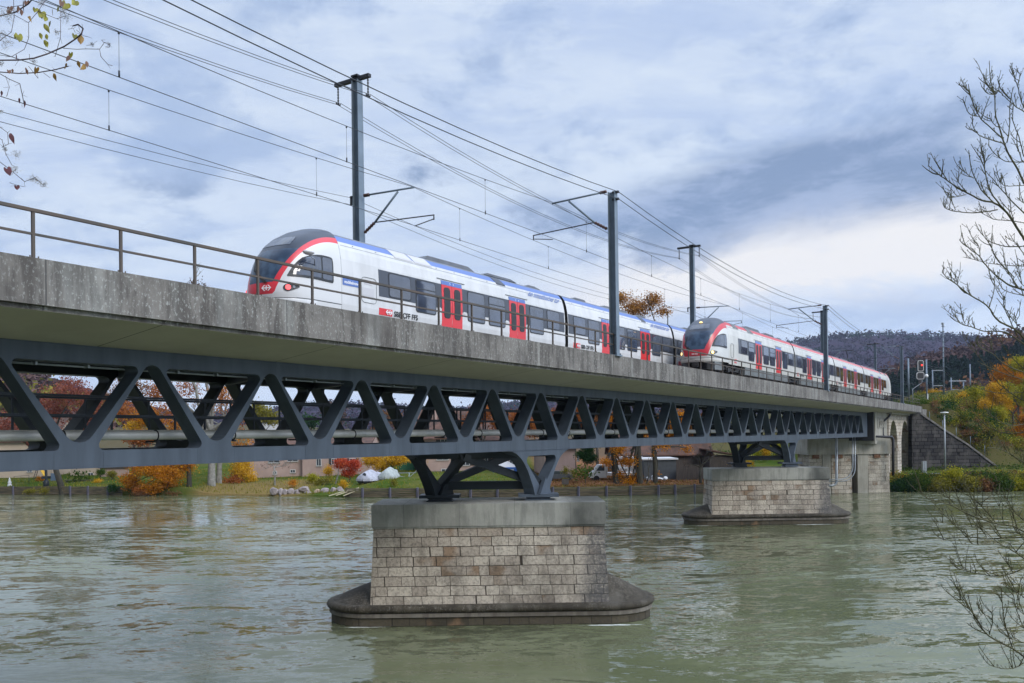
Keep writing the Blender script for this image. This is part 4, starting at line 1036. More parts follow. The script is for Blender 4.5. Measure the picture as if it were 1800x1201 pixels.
# ------------------------------------------------------------- signals and posts beyond the bridge
def post_thing(name, label, cat, x, y0, y1, d, r, m_, group=None, r2=None):
    b = atD(x, y1, d); t_ = atD(x, y0, d); root = thing(name, label, cat, b, 0, group)
    H = t_.z-b.z; p = MB(); p.tube([(0, 0, 0), (0, 0, H)], [r, r2 or r], 8); p.build('pole', m_, root); return root, H
M_sig = mat('signal_black', (.015, .015, .017), .5); M_sigw = mat('signal_rim', (.45, .45, .45), .4)
# railway signal
d = 165.; o = atD(1618, 712, d); sg = thing('railway_signal', 'black railway signal with a white rim showing a red light, right of the bridge end', 'signal', o, RZ)
def S(x, y): p = atD(x, y, d)-o; return p.dot(R3), p.z      # across, up
def shield(x0, x1, y0, y1, nm, n):
    a, z1 = S(x0, y0); b, z0 = S(x1, y1); r = min(b-a, z1-z0)*.28
    out = rounded([(a, z0), (b, z0), (b, z1), (a, z1)], r, 5)
    q = MB(); q.prism(out, -.02, .1); f = q.build(nm, M_sigw, sg)
    e = .13; out = rounded([(a+e, z0+e), (b-e, z0+e), (b-e, z1-e), (a+e, z1-e)], r*.8, 5)
    q = MB(); q.prism(out, -.05, -.025); q.build('screen', M_sig, f)
    return a, b, z0, z1
a, b, z0, z1 = shield(1613, 1624, 633.5, 653, 'main_head', 4)
q = MB(); x, z = S(1620.3, 642); q.tube([(x, -.12, z), (x, -.05, z)], .15, 12); q.build('red_lamp', mat('signal_red', (.8, .03, .03), .3, emit=(1, .03, .02, 4.)), sg)
for px, py in ((1616, 637), (1616, 648), (1620.3, 648)):
    q = MB(); x, z = S(px, py); q.tube([(x, -.10, z), (x, -.05, z)], .13, 10); q.build('lamp', M_frame, sg)
shield(1611, 1625, 654.5, 667, 'distant_head', 4)
q = MB(); a, z1 = S(1615, 668); b, z0 = S(1620.5, 673); q.box(a, b, -.05, .2, z0, z1); q.build('indicator', M_sig, sg)
q = MB(); x, z = S(1621, 668); x2, z2 = S(1621, 673); x3, z3 = S(1605, 684); q.tube([(x, .15, z), (x2, .15, z2), (x3, .15, z3), (x3, .15, 0)], .08, 6); q.build('support_tube', M_galv_l, sg)
r0, H = post_thing('signal_mast', 'grey mast with a white cap lamp and white plate beside the red railway signal', 'mast', 1629.5, 632, 716, 160, .14, M_galv)
q = MB(); q.lathe([(.1, -.1), (.25, -.05), (.32, .2), (.22, .45), (.08, .5)], 10, (0, 0, H*.635)); q.build('lamp', M_wlet, r0)
q = MB(); q.box(-.28, .28, -.2, -.1, H*.13, H*.28); q.build('plate', M_wlet, r0)
q = MB(); q.box(-.35, .35, -.35, .35, -.2, 1.2); q.build('cabinet', M_iron, r0)
r0, H = post_thing('lattice_mast', 'very tall thin mast with a flat floodlight head, rising above the hill skyline', 'mast', 1659.5, 571, 716, 190, .2, M_galv, r2=.12)
q = MB(); q.box(-1.2, .35, -.2, .2, H-.1, H+.35); q.build('floodlight', M_galv_l, r0)
q = MB()
for k in range(14): q.box(-.28, .28, -.28, .28, 3+k*1.15, 3.06+k*1.15)
q.build('step_ring', M_iron, r0)
for i, (x, y0, y1, d, arm, lab) in enumerate(((1597.5, 630, 708, 165, 0, 'thin grey line mast just left of the railway signal'), (1640, 650, 714, 220, 1, 'thin dark line mast between the signal and the tall floodlight mast'), (1672.5, 664, 712, 240, 2, 'pale mast with a long white crossarm beyond the tall floodlight mast'), (1694, 672, 705, 250, 0, 'short pale line mast half hidden by the green bushes'), (1706, 640, 705, 240, 0, 'slim grey line mast against the brown wood, right of the crossarm mast'))):
    r0, H = post_thing('line_mast', lab, 'mast', x, y0, y1, d, .17, M_galv, 'line masts beyond the bridge')
    if arm:
        q = MB(); s = (-4.6, .3) if arm == 1 else (-.6, 4.2)
        q.box(s[0], s[1], -.1, .1, H*.86, H*.86+.25) if arm == 2 else q.box(-.2, 2.6, -.08, .08, H-.3, H-.12); q.build('cross_arm', M_galv_l, r0)
        q = MB(); q.box(.2, 3., -.08, .08, H*.55, H*.55+.16); q.build('bracket', M_galv_l, r0)
    r0.rotation_euler[2] = RZ
# street lamp
r0, H = post_thing('street_lamp', 'slim pale blue street lamp with a flat disc head by the dark stone wall', 'street lamp', 1661.5, 726, 832, 118, .13, M_galv_l, r2=.09)
q = MB(); q.lathe([(.05, -.15), (.25, -.05), (.52, .0), (.5, .1), (.1, .14)], 14, (0, 0, H)); q.build('lamp_head', M_wlet, r0)
r0, H = post_thing('river_post', 'dark steel post in the water at the left bank with a ring float', 'post', 81.5, 815, 871, 128, .2, M_steel_d)
q = MB(); q.lathe([(.25, 0), (.42, .2), (.42, 1.2), (.25, 1.5)], 10, (0, 0, H*.18)); q.build('float_collar', M_steel_d, r0)
q = MB(); q.box(-.65, .65, -.15, .15, H*.52, H*.6); q.build('lug', M_steel_d, r0)
# ------------------------------------------------------------- vegetation
def leafmat(name, c1, c2, c3, trans=.3):
    M = bpy.data.materials.new(name); M.use_nodes = True; t = NT(M.node_tree); MATS[name] = M
    c = t.n('ShaderNodeTexCoord'); gm = t.n('ShaderNodeNewGeometry')
    nz = t.noise((c, 'Object'), .45, 4, .6)
    f = t.m('ADD', t.m('MULTIPLY', (gm, 'Random Per Island'), .55), t.m('MULTIPLY', t.ss((nz, 0), .3, .7), .5))
    r = t.ramp(f, [(0., c1), (.45, c2), (1., c3)])
    d = t.n('ShaderNodeBsdfDiffuse', i={'Roughness': .6}); t.link(r, d.inputs[0]); tr = t.n('ShaderNodeBsdfTranslucent'); t.link(r, tr.inputs[0])
    mx = t.n('ShaderNodeMixShader', i={0: trans}); t.link(d, mx.inputs[1]); t.link(tr, mx.inputs[2]); o = t.n('ShaderNodeOutputMaterial', i={0: mx})
    return M
LF = dict(
    maple=leafmat('russet_leaf', (.10, .035, .026), (.24, .075, .050), (.40, .15, .10)),
    orange=leafmat('orange_leaf', (.22, .075, .008), (.48, .18, .014), (.68, .33, .035)),
    rust=leafmat('rust_leaf', (.13, .04, .014), (.34, .11, .03), (.50, .22, .07)),
    yellow=leafmat('yellow_leaf', (.30, .17, .01), (.58, .33, .02), (.74, .48, .06)),
    red=leafmat('red_leaf', (.26, .03, .016), (.50, .075, .035), (.64, .17, .07)),
    green=leafmat('green_leaf', (.02, .045, .008), (.055, .10, .015), (.12, .16, .03)),
    dgreen=leafmat('dark_green_leaf', (.008, .028, .010), (.022, .06, .018), (.05, .11, .03)),
    olive=leafmat('olive_leaf', (.07, .07, .012), (.19, .175, .026), (.36, .31, .05)),
    ygreen=leafmat('yellow_green_leaf', (.11, .13, .012), (.32, .31, .025), (.56, .46, .05)),
    brown=leafmat('brown_leaf', (.07, .035, .018), (.19, .09, .04), (.32, .18, .09)),
    ochre=leafmat('ochre_leaf', (.17, .065, .014), (.38, .17, .04), (.54, .30, .09)),
    twig=leafmat('bare_twig_brown', (.06, .04, .035), (.12, .085, .07), (.20, .14, .12), .0),
    pine=leafmat('conifer_needle', (.006, .018, .012), (.014, .036, .022), (.03, .06, .032), .1),
    pampas=leafmat('dry_grass', (.20, .14, .05), (.36, .27, .11), (.5, .42, .22)))
M_bark = mat('bark_grey_brown', (.085, .072, .058), .9, col2=(.04, .036, .03), vs=3, bump=.6, bs=8)
M_bark_l = mat('bark_pale', (.26, .25, .225), .9, col2=(.13, .125, .105), vs=2, bump=.5, bs=8)
M_bark_d = mat('bark_dark_mossy', (.045, .042, .025), .9, col2=(.022, .018, .014), vs=2.5, bump=.5, bs=8)
def leaf_quad(mb, p, s, rng, mi=0, elong=1.5):
    a = Vector((rng.gauss(0, 1), rng.gauss(0, 1), rng.gauss(0, 1))).normalized(); b = a.orthogonal().normalized()
    th = rng.random()*6.28; c = a.cross(b); u = b*cos(th)+c*sin(th); v = a.cross(u); u *= s*elong*.5; v *= s*.5
    k = len(mb.v); mb.v += [tuple(p-u), tuple(p+v*.9+u*.1), tuple(p+u), tuple(p-v*.9+u*.1)]; mb.f.append((k, k+1, k+2, k+3)); mb.mi.append(mi); mb.sm.append(False)
def blob_leaves(mb, c, r, n, s, rng, mi=0, shell=.45, clump=14):
    """leaves gathered into small sprays through an uneven ellipsoid"""
    c = Vector(c); done = 0; off = Vector((rng.random()*50, rng.random()*50, 0))
    while done < n:
        d = Vector((rng.gauss(0, 1), rng.gauss(0, 1), rng.gauss(0, 1))).normalized()
        rad = (shell+(1-shell)*rng.random())**.8
        q = .72+.62*noise.noise(d*1.7+off)+.2*noise.noise(d*4.3+off)
        if q < .35: continue
        p = c+Vector((d.x*r[0], d.y*r[1], d.z*r[2]))*rad*q
        k = int(clump*(.5+rng.random())); cs = s*(1.6+1.8*rng.random())
        for _ in range(k): leaf_quad(mb, p+Vector((rng.gauss(0, cs), rng.gauss(0, cs), rng.gauss(0, cs*.6))), s*(.6+.8*rng.random()), rng, mi)
        done += k
def limb(mb, a, b, r0, r1, rng, n=6, wob=.08, sag=0.):
    a, b = Vector(a), Vector(b); L_ = (b-a).length; pts = []; rs = []
    o = Vector((rng.gauss(0, 1), rng.gauss(0, 1), rng.gauss(0, .5)))*L_*wob
    for k in range(n+1):
        f = k/n; pts.append(a+(b-a)*f+o*sin(pi*f)+Vector((0, 0, L_*sag*sin(pi*f)))+Vector((rng.gauss(0, 1), rng.gauss(0, 1), rng.gauss(0, .5)))*L_*.012*(0 < k < n)); rs.append(r0+(r1-r0)*f)
    mb.tube(pts, rs, 6 if r0 > .08 else 4, cap=False); return pts
def branch_out(mb, p, d, L_, r, rng, depth, spread=.7, up=.15, kids=3):
    d = d.normalized(); q = p+d*L_; pts = limb(mb, p, q, r, r*.45, rng, 4, .06)
    if depth == 0: return
    for k in range(kids):
        f = .35+.6*rng.random(); s = pts[min(4, int(f*4)+0)]
        nd = (d+Vector((rng.gauss(0, 1), rng.gauss(0, 1), rng.gauss(0, .8)+up))*spread).normalized()
        branch_out(mb, s, nd, L_*(.5+.25*rng.random()), r*.5, rng, depth-1, spread, up, kids)
_seed = [11]
def tree(name, label, x, y, d, blobs, leaf, n, s=.16, trunk=.3, bark=None, group=None, cat='tree', twigs=0, lean=None, shell=.45, kids=1, clump=14, dz=0, dd=.75, twig_r=.02):
    """x, y: sight of the foot; d: its distance; blobs: (x, y, rx, ry[, leaf]) sights of the crown masses"""
    _seed[0] += 7; rng = random.Random(_seed[0])
    o = atD(x, y, d); o.z += dz
    if d > 105: o.z = gmesh(o.dot(R3), o.dot(F3))-.05
    root = thing(name, label, cat, o, 0, group); k = d/1500.
    cr = MB(); mats = [LF[leaf] if isinstance(leaf, str) else leaf]; tot = sum(b[2]*b[3] for b in blobs)
    tb = MB(); top = None; cens = []
    for b in blobs:
        c = atD(b[0], b[1], d+(rng.random()-.5)*b[2]*k*.8)-o; cens.append((c, b[2]*k, b[3]*k))
    if n:
        for b, (c, rx, ry) in zip(blobs, cens):
            mi = 0
            if len(b) > 4:
                m_ = LF[b[4]]
                if m_ not in mats: mats.append(m_)
                mi = mats.index(m_)
            blob_leaves(cr, c, (rx*(S_+.0) + rx*dd*(1-S_), rx*dd, ry), max(30, int(n*b[2]*b[3]/tot)), s, rng, mi, shell, clump)
        cr.build('crown', mats, root, fix=False)
    if trunk:
        mc = sum((c for c, _, _ in cens), Vector())/len(cens); hi = max(c.z for c, _, _ in cens)
        fork = Vector((mc.x*.35, mc.y*.35, max(.15*hi, min(mc.z*.55, hi*.5))))
        if lean: fork = atD(lean[0], lean[1], d)-o
        pts = [Vector((0, 0, -.4)), Vector((0, 0, .1)), fork*.5+Vector((rng.gauss(0, .1), rng.gauss(0, .1), 0)), fork]
        tb.tube(pts, [trunk*1.35, trunk*1.1, trunk*.9, trunk*.75], 9)
        for c, rx, ry in cens:
            for _ in range(kids):
                e = c+Vector((rng.gauss(0, rx*.3), rng.gauss(0, rx*.3), rng.gauss(0, ry*.3)))
                pts = limb(tb, fork, e, trunk*.55, trunk*.12, rng, 7, .06, .04)
                for _2 in range(twigs):
                    st = pts[2+int(rng.random()*6)]
                    dirn = Vector((rng.gauss(0, 1), rng.gauss(0, 1), rng.gauss(.4, .7)))
                    branch_out(tb, st, dirn, max(rx, ry)*(.5+.4*rng.random()), max(trunk*.16, twig_r*1.5), rng, 2, .6, .2, 3)
        tb.build('trunk', bark or M_bark, root)
    return root
bush = lambda label, x, y, d, blobs, leaf, n, s=.14, group=None, **k: tree('bush', label, x, y, d, blobs, leaf, n, s, trunk=k.pop('trunk', .05), group=group, cat='bush', **k)

# --- left bank, seen through and below the truss
tree('maple_tree', 'russet leaved tree with a dark leaning trunk at the left end of the bank', 114, 861, 127, [(120, 690, 55, 36), (85, 720, 45, 34), (160, 712, 42, 34), (60, 760, 50, 26), (150, 750, 45, 25, 'maple'), (20, 745, 40, 30)], 'maple', 15000, .17, .5, M_bark_d, lean=(97, 822))
tree('beech_tree', 'tall orange brown tree with twin grey trunks rising behind the truss', 372, 861, 127, [(330, 680, 45, 40), (385, 700, 40, 45), (300, 725, 50, 35), (420, 735, 35, 30), (345, 770, 60, 30), (350, 590, 45, 50, 'twig'), (345, 505, 32, 20, 'twig')], 'rust', 6500, .17, .55, M_bark_l, twigs=3, lean=(371, 760), shell=.2, clump=7)
tree('beech_tree', 'grey trunk standing close behind the twin trunks with golden leaves', 385, 861, 130, [(400, 690, 30, 35), (425, 780, 38, 22), (385, 640, 30, 25, 'twig')], 'orange', 1800, .18, .42, M_bark_l, twigs=2, lean=(389, 790), clump=8)
tree('orange_tree', 'wide orange tree drooping over the water at the left bank', 333, 862, 124, [(262, 815, 52, 30), (228, 845, 26, 18), (295, 835, 46, 24), (280, 855, 46, 13), (325, 815, 27, 22), (245, 770, 40, 20, 'rust'), (250, 860, 26, 9, 'rust')], 'orange', 20000, .15, .35, M_bark_d, lean=(330, 805))
tree('orange_tree', 'golden leaved tree right of the twin trunks, spreading behind the rocks', 400, 858, 132, [(425, 825, 32, 22), (412, 845, 28, 12, 'rust'), (440, 840, 15, 12, 'yellow')], 'yellow', 5500, .15, .2, M_bark_d)
tree('orange_tree', 'orange and yellow tree behind the orange one, showing through the second truss bay', 262, 850, 140, [(262, 735, 42, 22), (215, 720, 25, 30, 'rust'), (310, 752, 30, 18), (240, 750, 30, 15, 'yellow')], 'orange', 4500, .2, .3, M_bark, twigs=1, clump=9)
tree('tree', 'loose yellow green tree behind the truss, right of the twin trunks', 462, 820, 190, [(455, 725, 24, 22), (478, 735, 16, 16)], 'olive', 2500, .3, .2)
tree('tree', 'small dark pine seen through the truss left of the bluish hill', 545, 800, 200, [(545, 742, 18, 13)], 'dgreen', 1200, .3, .2)
for i, (x, yt, lab) in enumerate(((578, 690, 'left one of two bare poplars behind the truss'), (598, 700, 'right one of two bare poplars behind the truss'))):
    tree('poplar_tree', lab, x, 800, 210, [(x, (yt+760)/2, 7, (760-yt)/2)], 'twig', 700, .3, .15, twigs=4, shell=.1, group='bare poplars', clump=5)
tree('tree', 'pinkish bare tree to the right of the bluish hill behind the truss', 690, 800, 180, [(690, 735, 25, 26), (665, 752, 18, 12)], 'brown', 1800, .22, .2, twigs=3, clump=6)
tree('rust_tree', 'dense rust red tree behind the truss above the near pier', 850, 830, 136, [(845, 728, 38, 24), (880, 742, 32, 22), (818, 745, 22, 18)], 'rust', 9000, .16, .3)
tree('rust_tree', 'rusty tree between the houses, seen through the V of the near pier', 985, 838, 134, [(975, 735, 26, 22), (962, 800, 24, 26), (985, 820, 16, 14)], 'rust', 4500, .16, .25, twigs=1)
tree('pine_tree', 'dark green tree beside the pink house, behind the bracing of the near pier', 858, 842, 138, [(845, 800, 14, 13), (862, 825, 14, 14), (840, 785, 12, 12)], 'dgreen', 3500, .15, .2, M_bark_l)
for x, y, lf, lab in ((915, 738, 'rust', 'rust brown tree behind the truss right of the dense rust tree'), (1012, 730, 'rust', 'rust brown tree behind the truss above the pink end wall'), (1050, 742, 'brown', 'brown tree behind the truss above the white van'), (1200, 740, 'orange', 'orange brown tree behind the truss above the barn roof'), (1245, 745, 'brown', 'brown tree behind the truss left of the farther pier')):
    tree('rust_tree', lab, x, 838, 131, [(x, y, 34, 24), (x-22, y+18, 24, 20), (x+22, y+14, 24, 20)], lf, 8000, .17, .25, twigs=1)
tree('beech_tree', 'thin brown tree between the russet tree and the twin grey trunks, behind the truss', 235, 845, 145, [(235, 680, 45, 34), (195, 700, 35, 30), (275, 690, 30, 30, 'rust'), (240, 730, 50, 25, 'rust')], 'brown', 4200, .2, .3, twigs=3, clump=7, shell=.2)
# below the chord
tree('bare_tree', 'small bare tree with a pale trunk behind the rocks', 483, 859, 126, [(470, 815, 20, 12), (505, 815, 24, 12), (490, 800, 25, 10)], 'twig', 250, .1, .14, M_bark_l, twigs=3, lean=(482, 822), clump=3)
tree('maple_tree', 'small bright red maple left of the covered boats', 612, 847, 126, [(600, 815, 17, 13), (622, 818, 17, 14), (612, 832, 17, 8)], 'red', 6500, .12, .1, M_bark_d)
tree('young_tree', 'slim pale trunk of a young tree beside the red maple', 590, 850, 125, [(598, 806, 8, 6)], 'rust', 60, .1, .1, M_bark_l, lean=(596, 815))
tree('yellow_tree', 'broad yellow tree over the two covered boats', 690, 838, 132, [(655, 808, 28, 15), (695, 806, 32, 17), (735, 803, 26, 10), (672, 820, 24, 9)], 'yellow', 9000, .15, .18, M_bark_d)
bush('yellow leaved shrub on the house front left of the pale young trunk', 577, 850, 128, [(577, 827, 9, 12)], 'yellow', 1100, .11)
bush('bright green shrub on the lawn above the rocks', 549, 850, 126, [(549, 840, 9, 10)], 'ygreen', 1300, .11)
bush('grey green low shrub behind the rightmost rocks', 566, 853, 124, [(562, 848, 14, 6), (578, 844, 9, 7)], 'olive', 1200, .11)
bush('small golden shrub at the edge of the lawn below the red maple', 604, 858, 119, [(604, 851, 8, 7)], 'yellow', 900, .09)
bush('straggly yellow shrub on the lawn in front of the boats', 692, 862, 115, [(692, 848, 9, 10)], 'olive', 600, .09, shell=.1)
bush('small orange shrub behind the rocks', 515, 857, 123, [(515, 849, 8, 6)], 'orange', 500, .1)
bush('small yellow shrub near the slide', 72, 851, 136, [(72, 843, 10, 6)], 'orange', 900, .11)
bush('round yellow bush beside the first topiary tree', 172, 853, 131, [(172, 847, 6, 5)], 'yellow', 900, .1)
bush('grey green bush on the timber bank left of the dark post', 52, 870, 126, [(52, 864, 12, 5)], 'olive', 900, .1)
bush('tall grass tuft on the timber bank beside the dark post', 77, 871, 126, [(77, 863, 8, 7)], 'olive', 700, .1)
bush('dark green shrub at the right end of the left timber bank', 199, 868, 124, [(198, 858, 9, 9)], 'dgreen', 1000, .11)
bush('low brown brush along the water under the orange tree', 300, 872, 122.5, [(250, 868, 30, 4), (310, 867, 30, 4), (350, 866, 28, 3)], 'brown', 2500, .1)
for i, (x, lab) in enumerate(((177, 'left of two clipped mushroom shaped trees by the pale house'), (196.5, 'right of two clipped mushroom shaped trees by the pale house'))):
    tree('topiary_tree', lab, x, 848, 134, [(x, 829 if i == 0 else 833, 8, 4.5), (x, 832.5 if i == 0 else 836, 7, 2.5)], 'green' if i == 0 else 'olive', 2200, .09, .08, M_bark_d, shell=.6, group='clipped trees')
tree('palm_plant', 'small palm on the terrace between the benches', 143, 848, 134, [(143, 839, 8, 4)], 'green', 160, .3, .07, clump=4)
tree('round_tree', 'dark green round tree beside the pink end wall right of the near pier', 1029, 846, 116, [(1036, 805, 17, 11), (1022, 800, 11, 9), (1034, 790, 12, 10)], 'dgreen', 6500, .11, .1, M_bark)
tree('palm_plant', 'small green palm below the dark round tree', 1029, 846.5, 113, [(1029, 831, 8, 5)], 'green', 200, .25, .06, clump=4)
bush('pale shrub against the pink wall right of the near pier', 995, 843, 115, [(994, 827, 5, 9), (1008, 832, 6, 9)], 'olive', 900, .1)
# row of plane trees on the leaf covered bank
tree('plane_tree', 'left of the three dark trunks on the leaf strewn bank, hung with orange leaves', 1083, 853, 113, [(1085, 790, 22, 14), (1075, 740, 30, 22), (1070, 690, 30, 25, 'rust'), (1100, 812, 18, 10), (1088, 835, 12, 10), (1066, 812, 12, 10), (1105, 848, 12, 8), (1090, 866, 8, 6)], 'orange', 9500, .13, .32, M_bark_d, twigs=2, lean=(1078, 790), shell=.2, clump=7)
tree('plane_tree', 'middle of three dark trunks, its brown crown rising above the blue-banded train', 1125, 855, 113, [(1128, 760, 34, 22, 'orange'), (1120, 542, 50, 25, 'ochre'), (1092, 524, 30, 16, 'ochre'), (1150, 528, 28, 18, 'ochre'), (1166, 548, 20, 11, 'ochre'), (1118, 600, 50, 30, 'twig'), (1112, 845, 16, 14, 'orange'), (1104, 858, 9, 8, 'orange'), (1123, 862, 7, 8, 'orange'), (1110, 810, 16, 14, 'orange'), (1130, 690, 40, 25, 'rust')], 'orange', 13000, .15, .42, M_bark_d, twigs=3, lean=(1121, 770), shell=.15, clump=6)
tree('plane_tree', 'right of the three dark trunks on the leaf strewn bank', 1152, 855, 113.5, [(1165, 785, 20, 9), (1155, 745, 30, 20), (1207, 790, 12, 9), (1180, 700, 30, 22, 'rust'), (1155, 833, 5, 3)], 'orange', 3200, .13, .33, M_bark_d, twigs=2, lean=(1148, 785), shell=.15, clump=7)
tree('sapling', 'two thin leaning stems between the plane trunks', 1137, 853, 113, [(1146, 800, 6, 10), (1150, 780, 6, 10)], 'orange', 60, .12, .1, M_bark_d, twigs=1, lean=(1140, 830), clump=4)
tree('bare_tree', 'bare mossy tree with spreading limbs left of the farther pier', 1232, 853, 113, [(1222, 800, 10, 12), (1250, 790, 16, 14), (1205, 815, 12, 12), (1262, 800, 20, 14)], 'twig', 200, .1, .2, M_bark_d, twigs=4, lean=(1232, 822), clump=3)
bush('yellow shrub left of the bearings of the farther pier', 1277, 835, 125, [(1278, 813, 7, 9)], 'yellow', 900, .11)
bush('yellow shrub between the bearings of the farther pier', 1322, 835, 130, [(1316, 815, 10, 7), (1345, 795, 9, 10), (1332, 800, 8, 10, 'ygreen')], 'yellow', 1700, .12)
tree('tree', 'yellow green tree behind the bracing of the farther pier', 1370, 830, 150, [(1368, 785, 16, 14), (1320, 780, 20, 14), (1345, 790, 16, 16)], 'ygreen', 3000, .18, .2)
# --- right bank bushes along the water
rb = [(1590, 852, 24, 15, 'dgreen'), (1615, 847, 22, 20, 'green'), (1648, 851, 22, 14, 'olive'), (1676, 842, 22, 23, 'ygreen'), (1704, 850, 22, 15, 'olive'), (1730, 853, 22, 12, 'brown'), (1757, 848, 24, 19, 'green'), (1785, 852, 22, 14, 'ygreen'), (1815, 848, 24, 20, 'olive')]
rl = ['dark green bush at the foot of the viaduct', 'green bush right of the dark bush at the viaduct foot', 'olive bush below the street lamp', 'bright yellow green bush, tallest along the right water edge', 'olive bush right of the bright bush on the right bank', 'brown low bush on the right water edge', 'green bush on the water edge near the right side', 'yellow green bush in the right bottom corner of the far bank', 'olive bush at the right edge of the far bank']
for (x, y, rx, ry, lf), lab in zip(rb, rl):
    bush(lab, x, y+ry*.9, 108.6 if x > 1690 else 110., [(x, y, rx*.9, ry*1.05), (x-rx*.5, y+ry*.3, rx*.6, ry*.75), (x+rx*.5, y+ry*.3, rx*.6, ry*.75)], lf, 6500, .14, 'bushes along the right bank', twigs=1)
# --- right hillside
hs = [('tree', 'golden orange tree on the slope left of the tall yellow green one', 1752, 720, 148, [(1750, 690, 20, 22), (1735, 712, 16, 14), (1765, 712, 18, 14)], 'yellow', 8500, .17),
 ('tree', 'yellow green tree leaning over the low end of the dark wall', 1765, 815, 133, [(1762, 790, 18, 16), (1785, 800, 20, 18), (1745, 806, 12, 10)], 'ygreen', 7000, .15),
 ('tree', 'tall yellow green tree at the right edge, crown against the dark conifers', 1790, 730, 150, [(1795, 640, 26, 20), (1765, 690, 24, 22, 'ygreen'), (1810, 690, 30, 30)], 'ygreen', 9000, .19),
 ('tree', 'broad olive green tree on the slope between the lamp and the orange tree', 1735, 770, 146, [(1732, 735, 24, 20), (1712, 748, 18, 14), (1755, 728, 20, 18, 'ygreen')], 'green', 9000, .17),
 ('bush', 'rough olive bush on the slope just above the middle of the dark wall', 1700, 785, 134, [(1702, 772, 18, 9), (1722, 784, 16, 9)], 'olive', 4500, .14),
 ('bush', 'brown green bush near the top of the dark wall by the viaduct', 1648, 752, 138, [(1645, 738, 13, 7), (1662, 747, 14, 7)], 'olive', 3800, .14),
 ('tree', 'golden tree behind the railway masts at the end of the bridge', 1640, 716, 205, [(1640, 696, 15, 14), (1655, 706, 10, 10), (1630, 704, 10, 11)], 'yellow', 6000, .22),
 ('tree', 'thin yellow green tree left of the golden one by the railway', 1622, 716, 200, [(1617, 700, 11, 13)], 'olive', 2200, .22),
 ('bush', 'bright green bush at the top of the slope beside the lamp', 1668, 735, 150, [(1668, 722, 15, 10), (1655, 725, 10, 7), (1685, 728, 14, 12)], 'green', 4200, .16),
 ('tree', 'pale yellow tree on the slope below the crossarm mast', 1695, 735, 165, [(1692, 700, 9, 14), (1688, 715, 9, 10)], 'yellow', 2600, .18),
 ('tree', 'large yellow green tree at the middle of the right slope', 1718, 750, 160, [(1715, 695, 16, 20), (1728, 715, 20, 20, 'olive'), (1700, 720, 16, 14)], 'ygreen', 7500, .18),
 ('tree', 'orange tree high on the right slope', 1765, 740, 175, [(1758, 660, 16, 18), (1775, 650, 20, 22), (1750, 680, 14, 12), (1790, 668, 16, 16)], 'orange', 7500, .2),
 ('tree', 'dark olive tree before the orange tree on the right slope', 1782, 760, 155, [(1778, 700, 26, 18), (1800, 690, 24, 18), (1760, 720, 18, 14)], 'olive', 7500, .18),
 ('tree', 'deep green tree at the right edge of the slope', 1800, 700, 180, [(1802, 652, 20, 18), (1820, 670, 24, 22)], 'olive', 4500, .2),
 ('bush', 'golden shrub on the upper edge of the dark stone wall', 1686, 758, 142, [(1686, 747, 12, 7)], 'yellow', 1600, .13),
 ('tree', 'green tree on the slope above the wall', 1712, 775, 145, [(1708, 755, 14, 14), (1728, 765, 16, 14)], 'green', 4200, .15),
 ('tree', 'brown olive tree in the middle of the right slope', 1748, 800, 140, [(1745, 765, 20, 18), (1765, 785, 18, 16, 'brown')], 'olive', 5200, .15),
 ('tree', 'fiery orange tree at the right edge of the picture', 1795, 800, 138, [(1792, 760, 14, 22), (1805, 740, 18, 20), (1790, 783, 14, 12)], 'orange', 6500, .15),
 ('tree', 'dark green bushy tree under the fiery orange one', 1775, 825, 132, [(1768, 808, 18, 14), (1792, 812, 20, 16)], 'green', 4800, .14),
 ('tree', 'olive bushy tree near the low end of the sloping wall', 1742, 830, 138, [(1738, 800, 14, 12, 'olive'), (1752, 822, 12, 9)], 'green', 2600, .14),
 ('tree', 'reddish tree behind the olive trees on the right slope', 1800, 740, 165, [(1785, 722, 16, 14), (1760, 745, 14, 12)], 'rust', 3000, .18)]
for nm, lab, x, y, d, bl, lf, n, s in hs:
    tree(nm, lab, x, y, d, bl, lf, n, s, .2 if nm == 'tree' else .08, cat='tree' if nm == 'tree' else 'bush', group='trees and bushes on the right slope', twigs=1)
# slope undergrowth: one tangle of brambles and brush
rng = random.Random(5); m = MB(); TK = ['olive', 'green', 'ygreen', 'brown', 'orange', 'dgreen']
for k in range(520):
    l = 44+rng.random()*70; oo = 19+rng.random()**.8*85; d = shore(l)+oo; X = l*S_+d*C_; Y = -l*C_+d*S_
    if X < 149 and Y > 12: continue
    if abs(Y-22.7) < 6.3: continue
    z = gmesh(l, d); px = 900+1500*l/d; lim = interp([(1600, 712), (1618, 722), (1660, 752), (1700, 776), (1750, 812), (1780, 834), (1990, 838)], px)
    if d < 130 or px < 1612: continue
    r = rng.uniform(.7, 1.9)*(1 if d < 160 else 1.3); mi = rng.choices(range(6), (5, 4, 2.5, 2.5, .5, 2))[0]
    blob_leaves(m, L(l, d, z+r*.5), (r*1.3, r*1.3, r), 260, .19, rng, mi, .5)
for k in range(420):     # rough growth directly above the sloping wall
    l = 59+rng.random()*40; d = 130.0+rng.random()**1.3*14; r = rng.uniform(.35, .9); px = 900+1500*l/d
    if px < 1618: continue
    blob_leaves(m, L(l, d, gmesh(l, d)+.25), (r*1.5, r*1.2, r), 150, .15, rng, rng.choices(range(6), (5, 4, 1, 4, .2, 2))[0], .3)
for k in range(420):     # weeds and brambles of the strip between the road and the water
    l = 46+rng.random()*44; d = shore(l)-.6+rng.random()*5.; r = rng.uniform(.4, .9)
    blob_leaves(m, L(l, d, gmesh(l, d)*(d > shore(l))+.35), (r*1.4, r, r), 130, .13, rng, rng.choices(range(6), (5, 3, 3, 2, .5, 3))[0], .4)
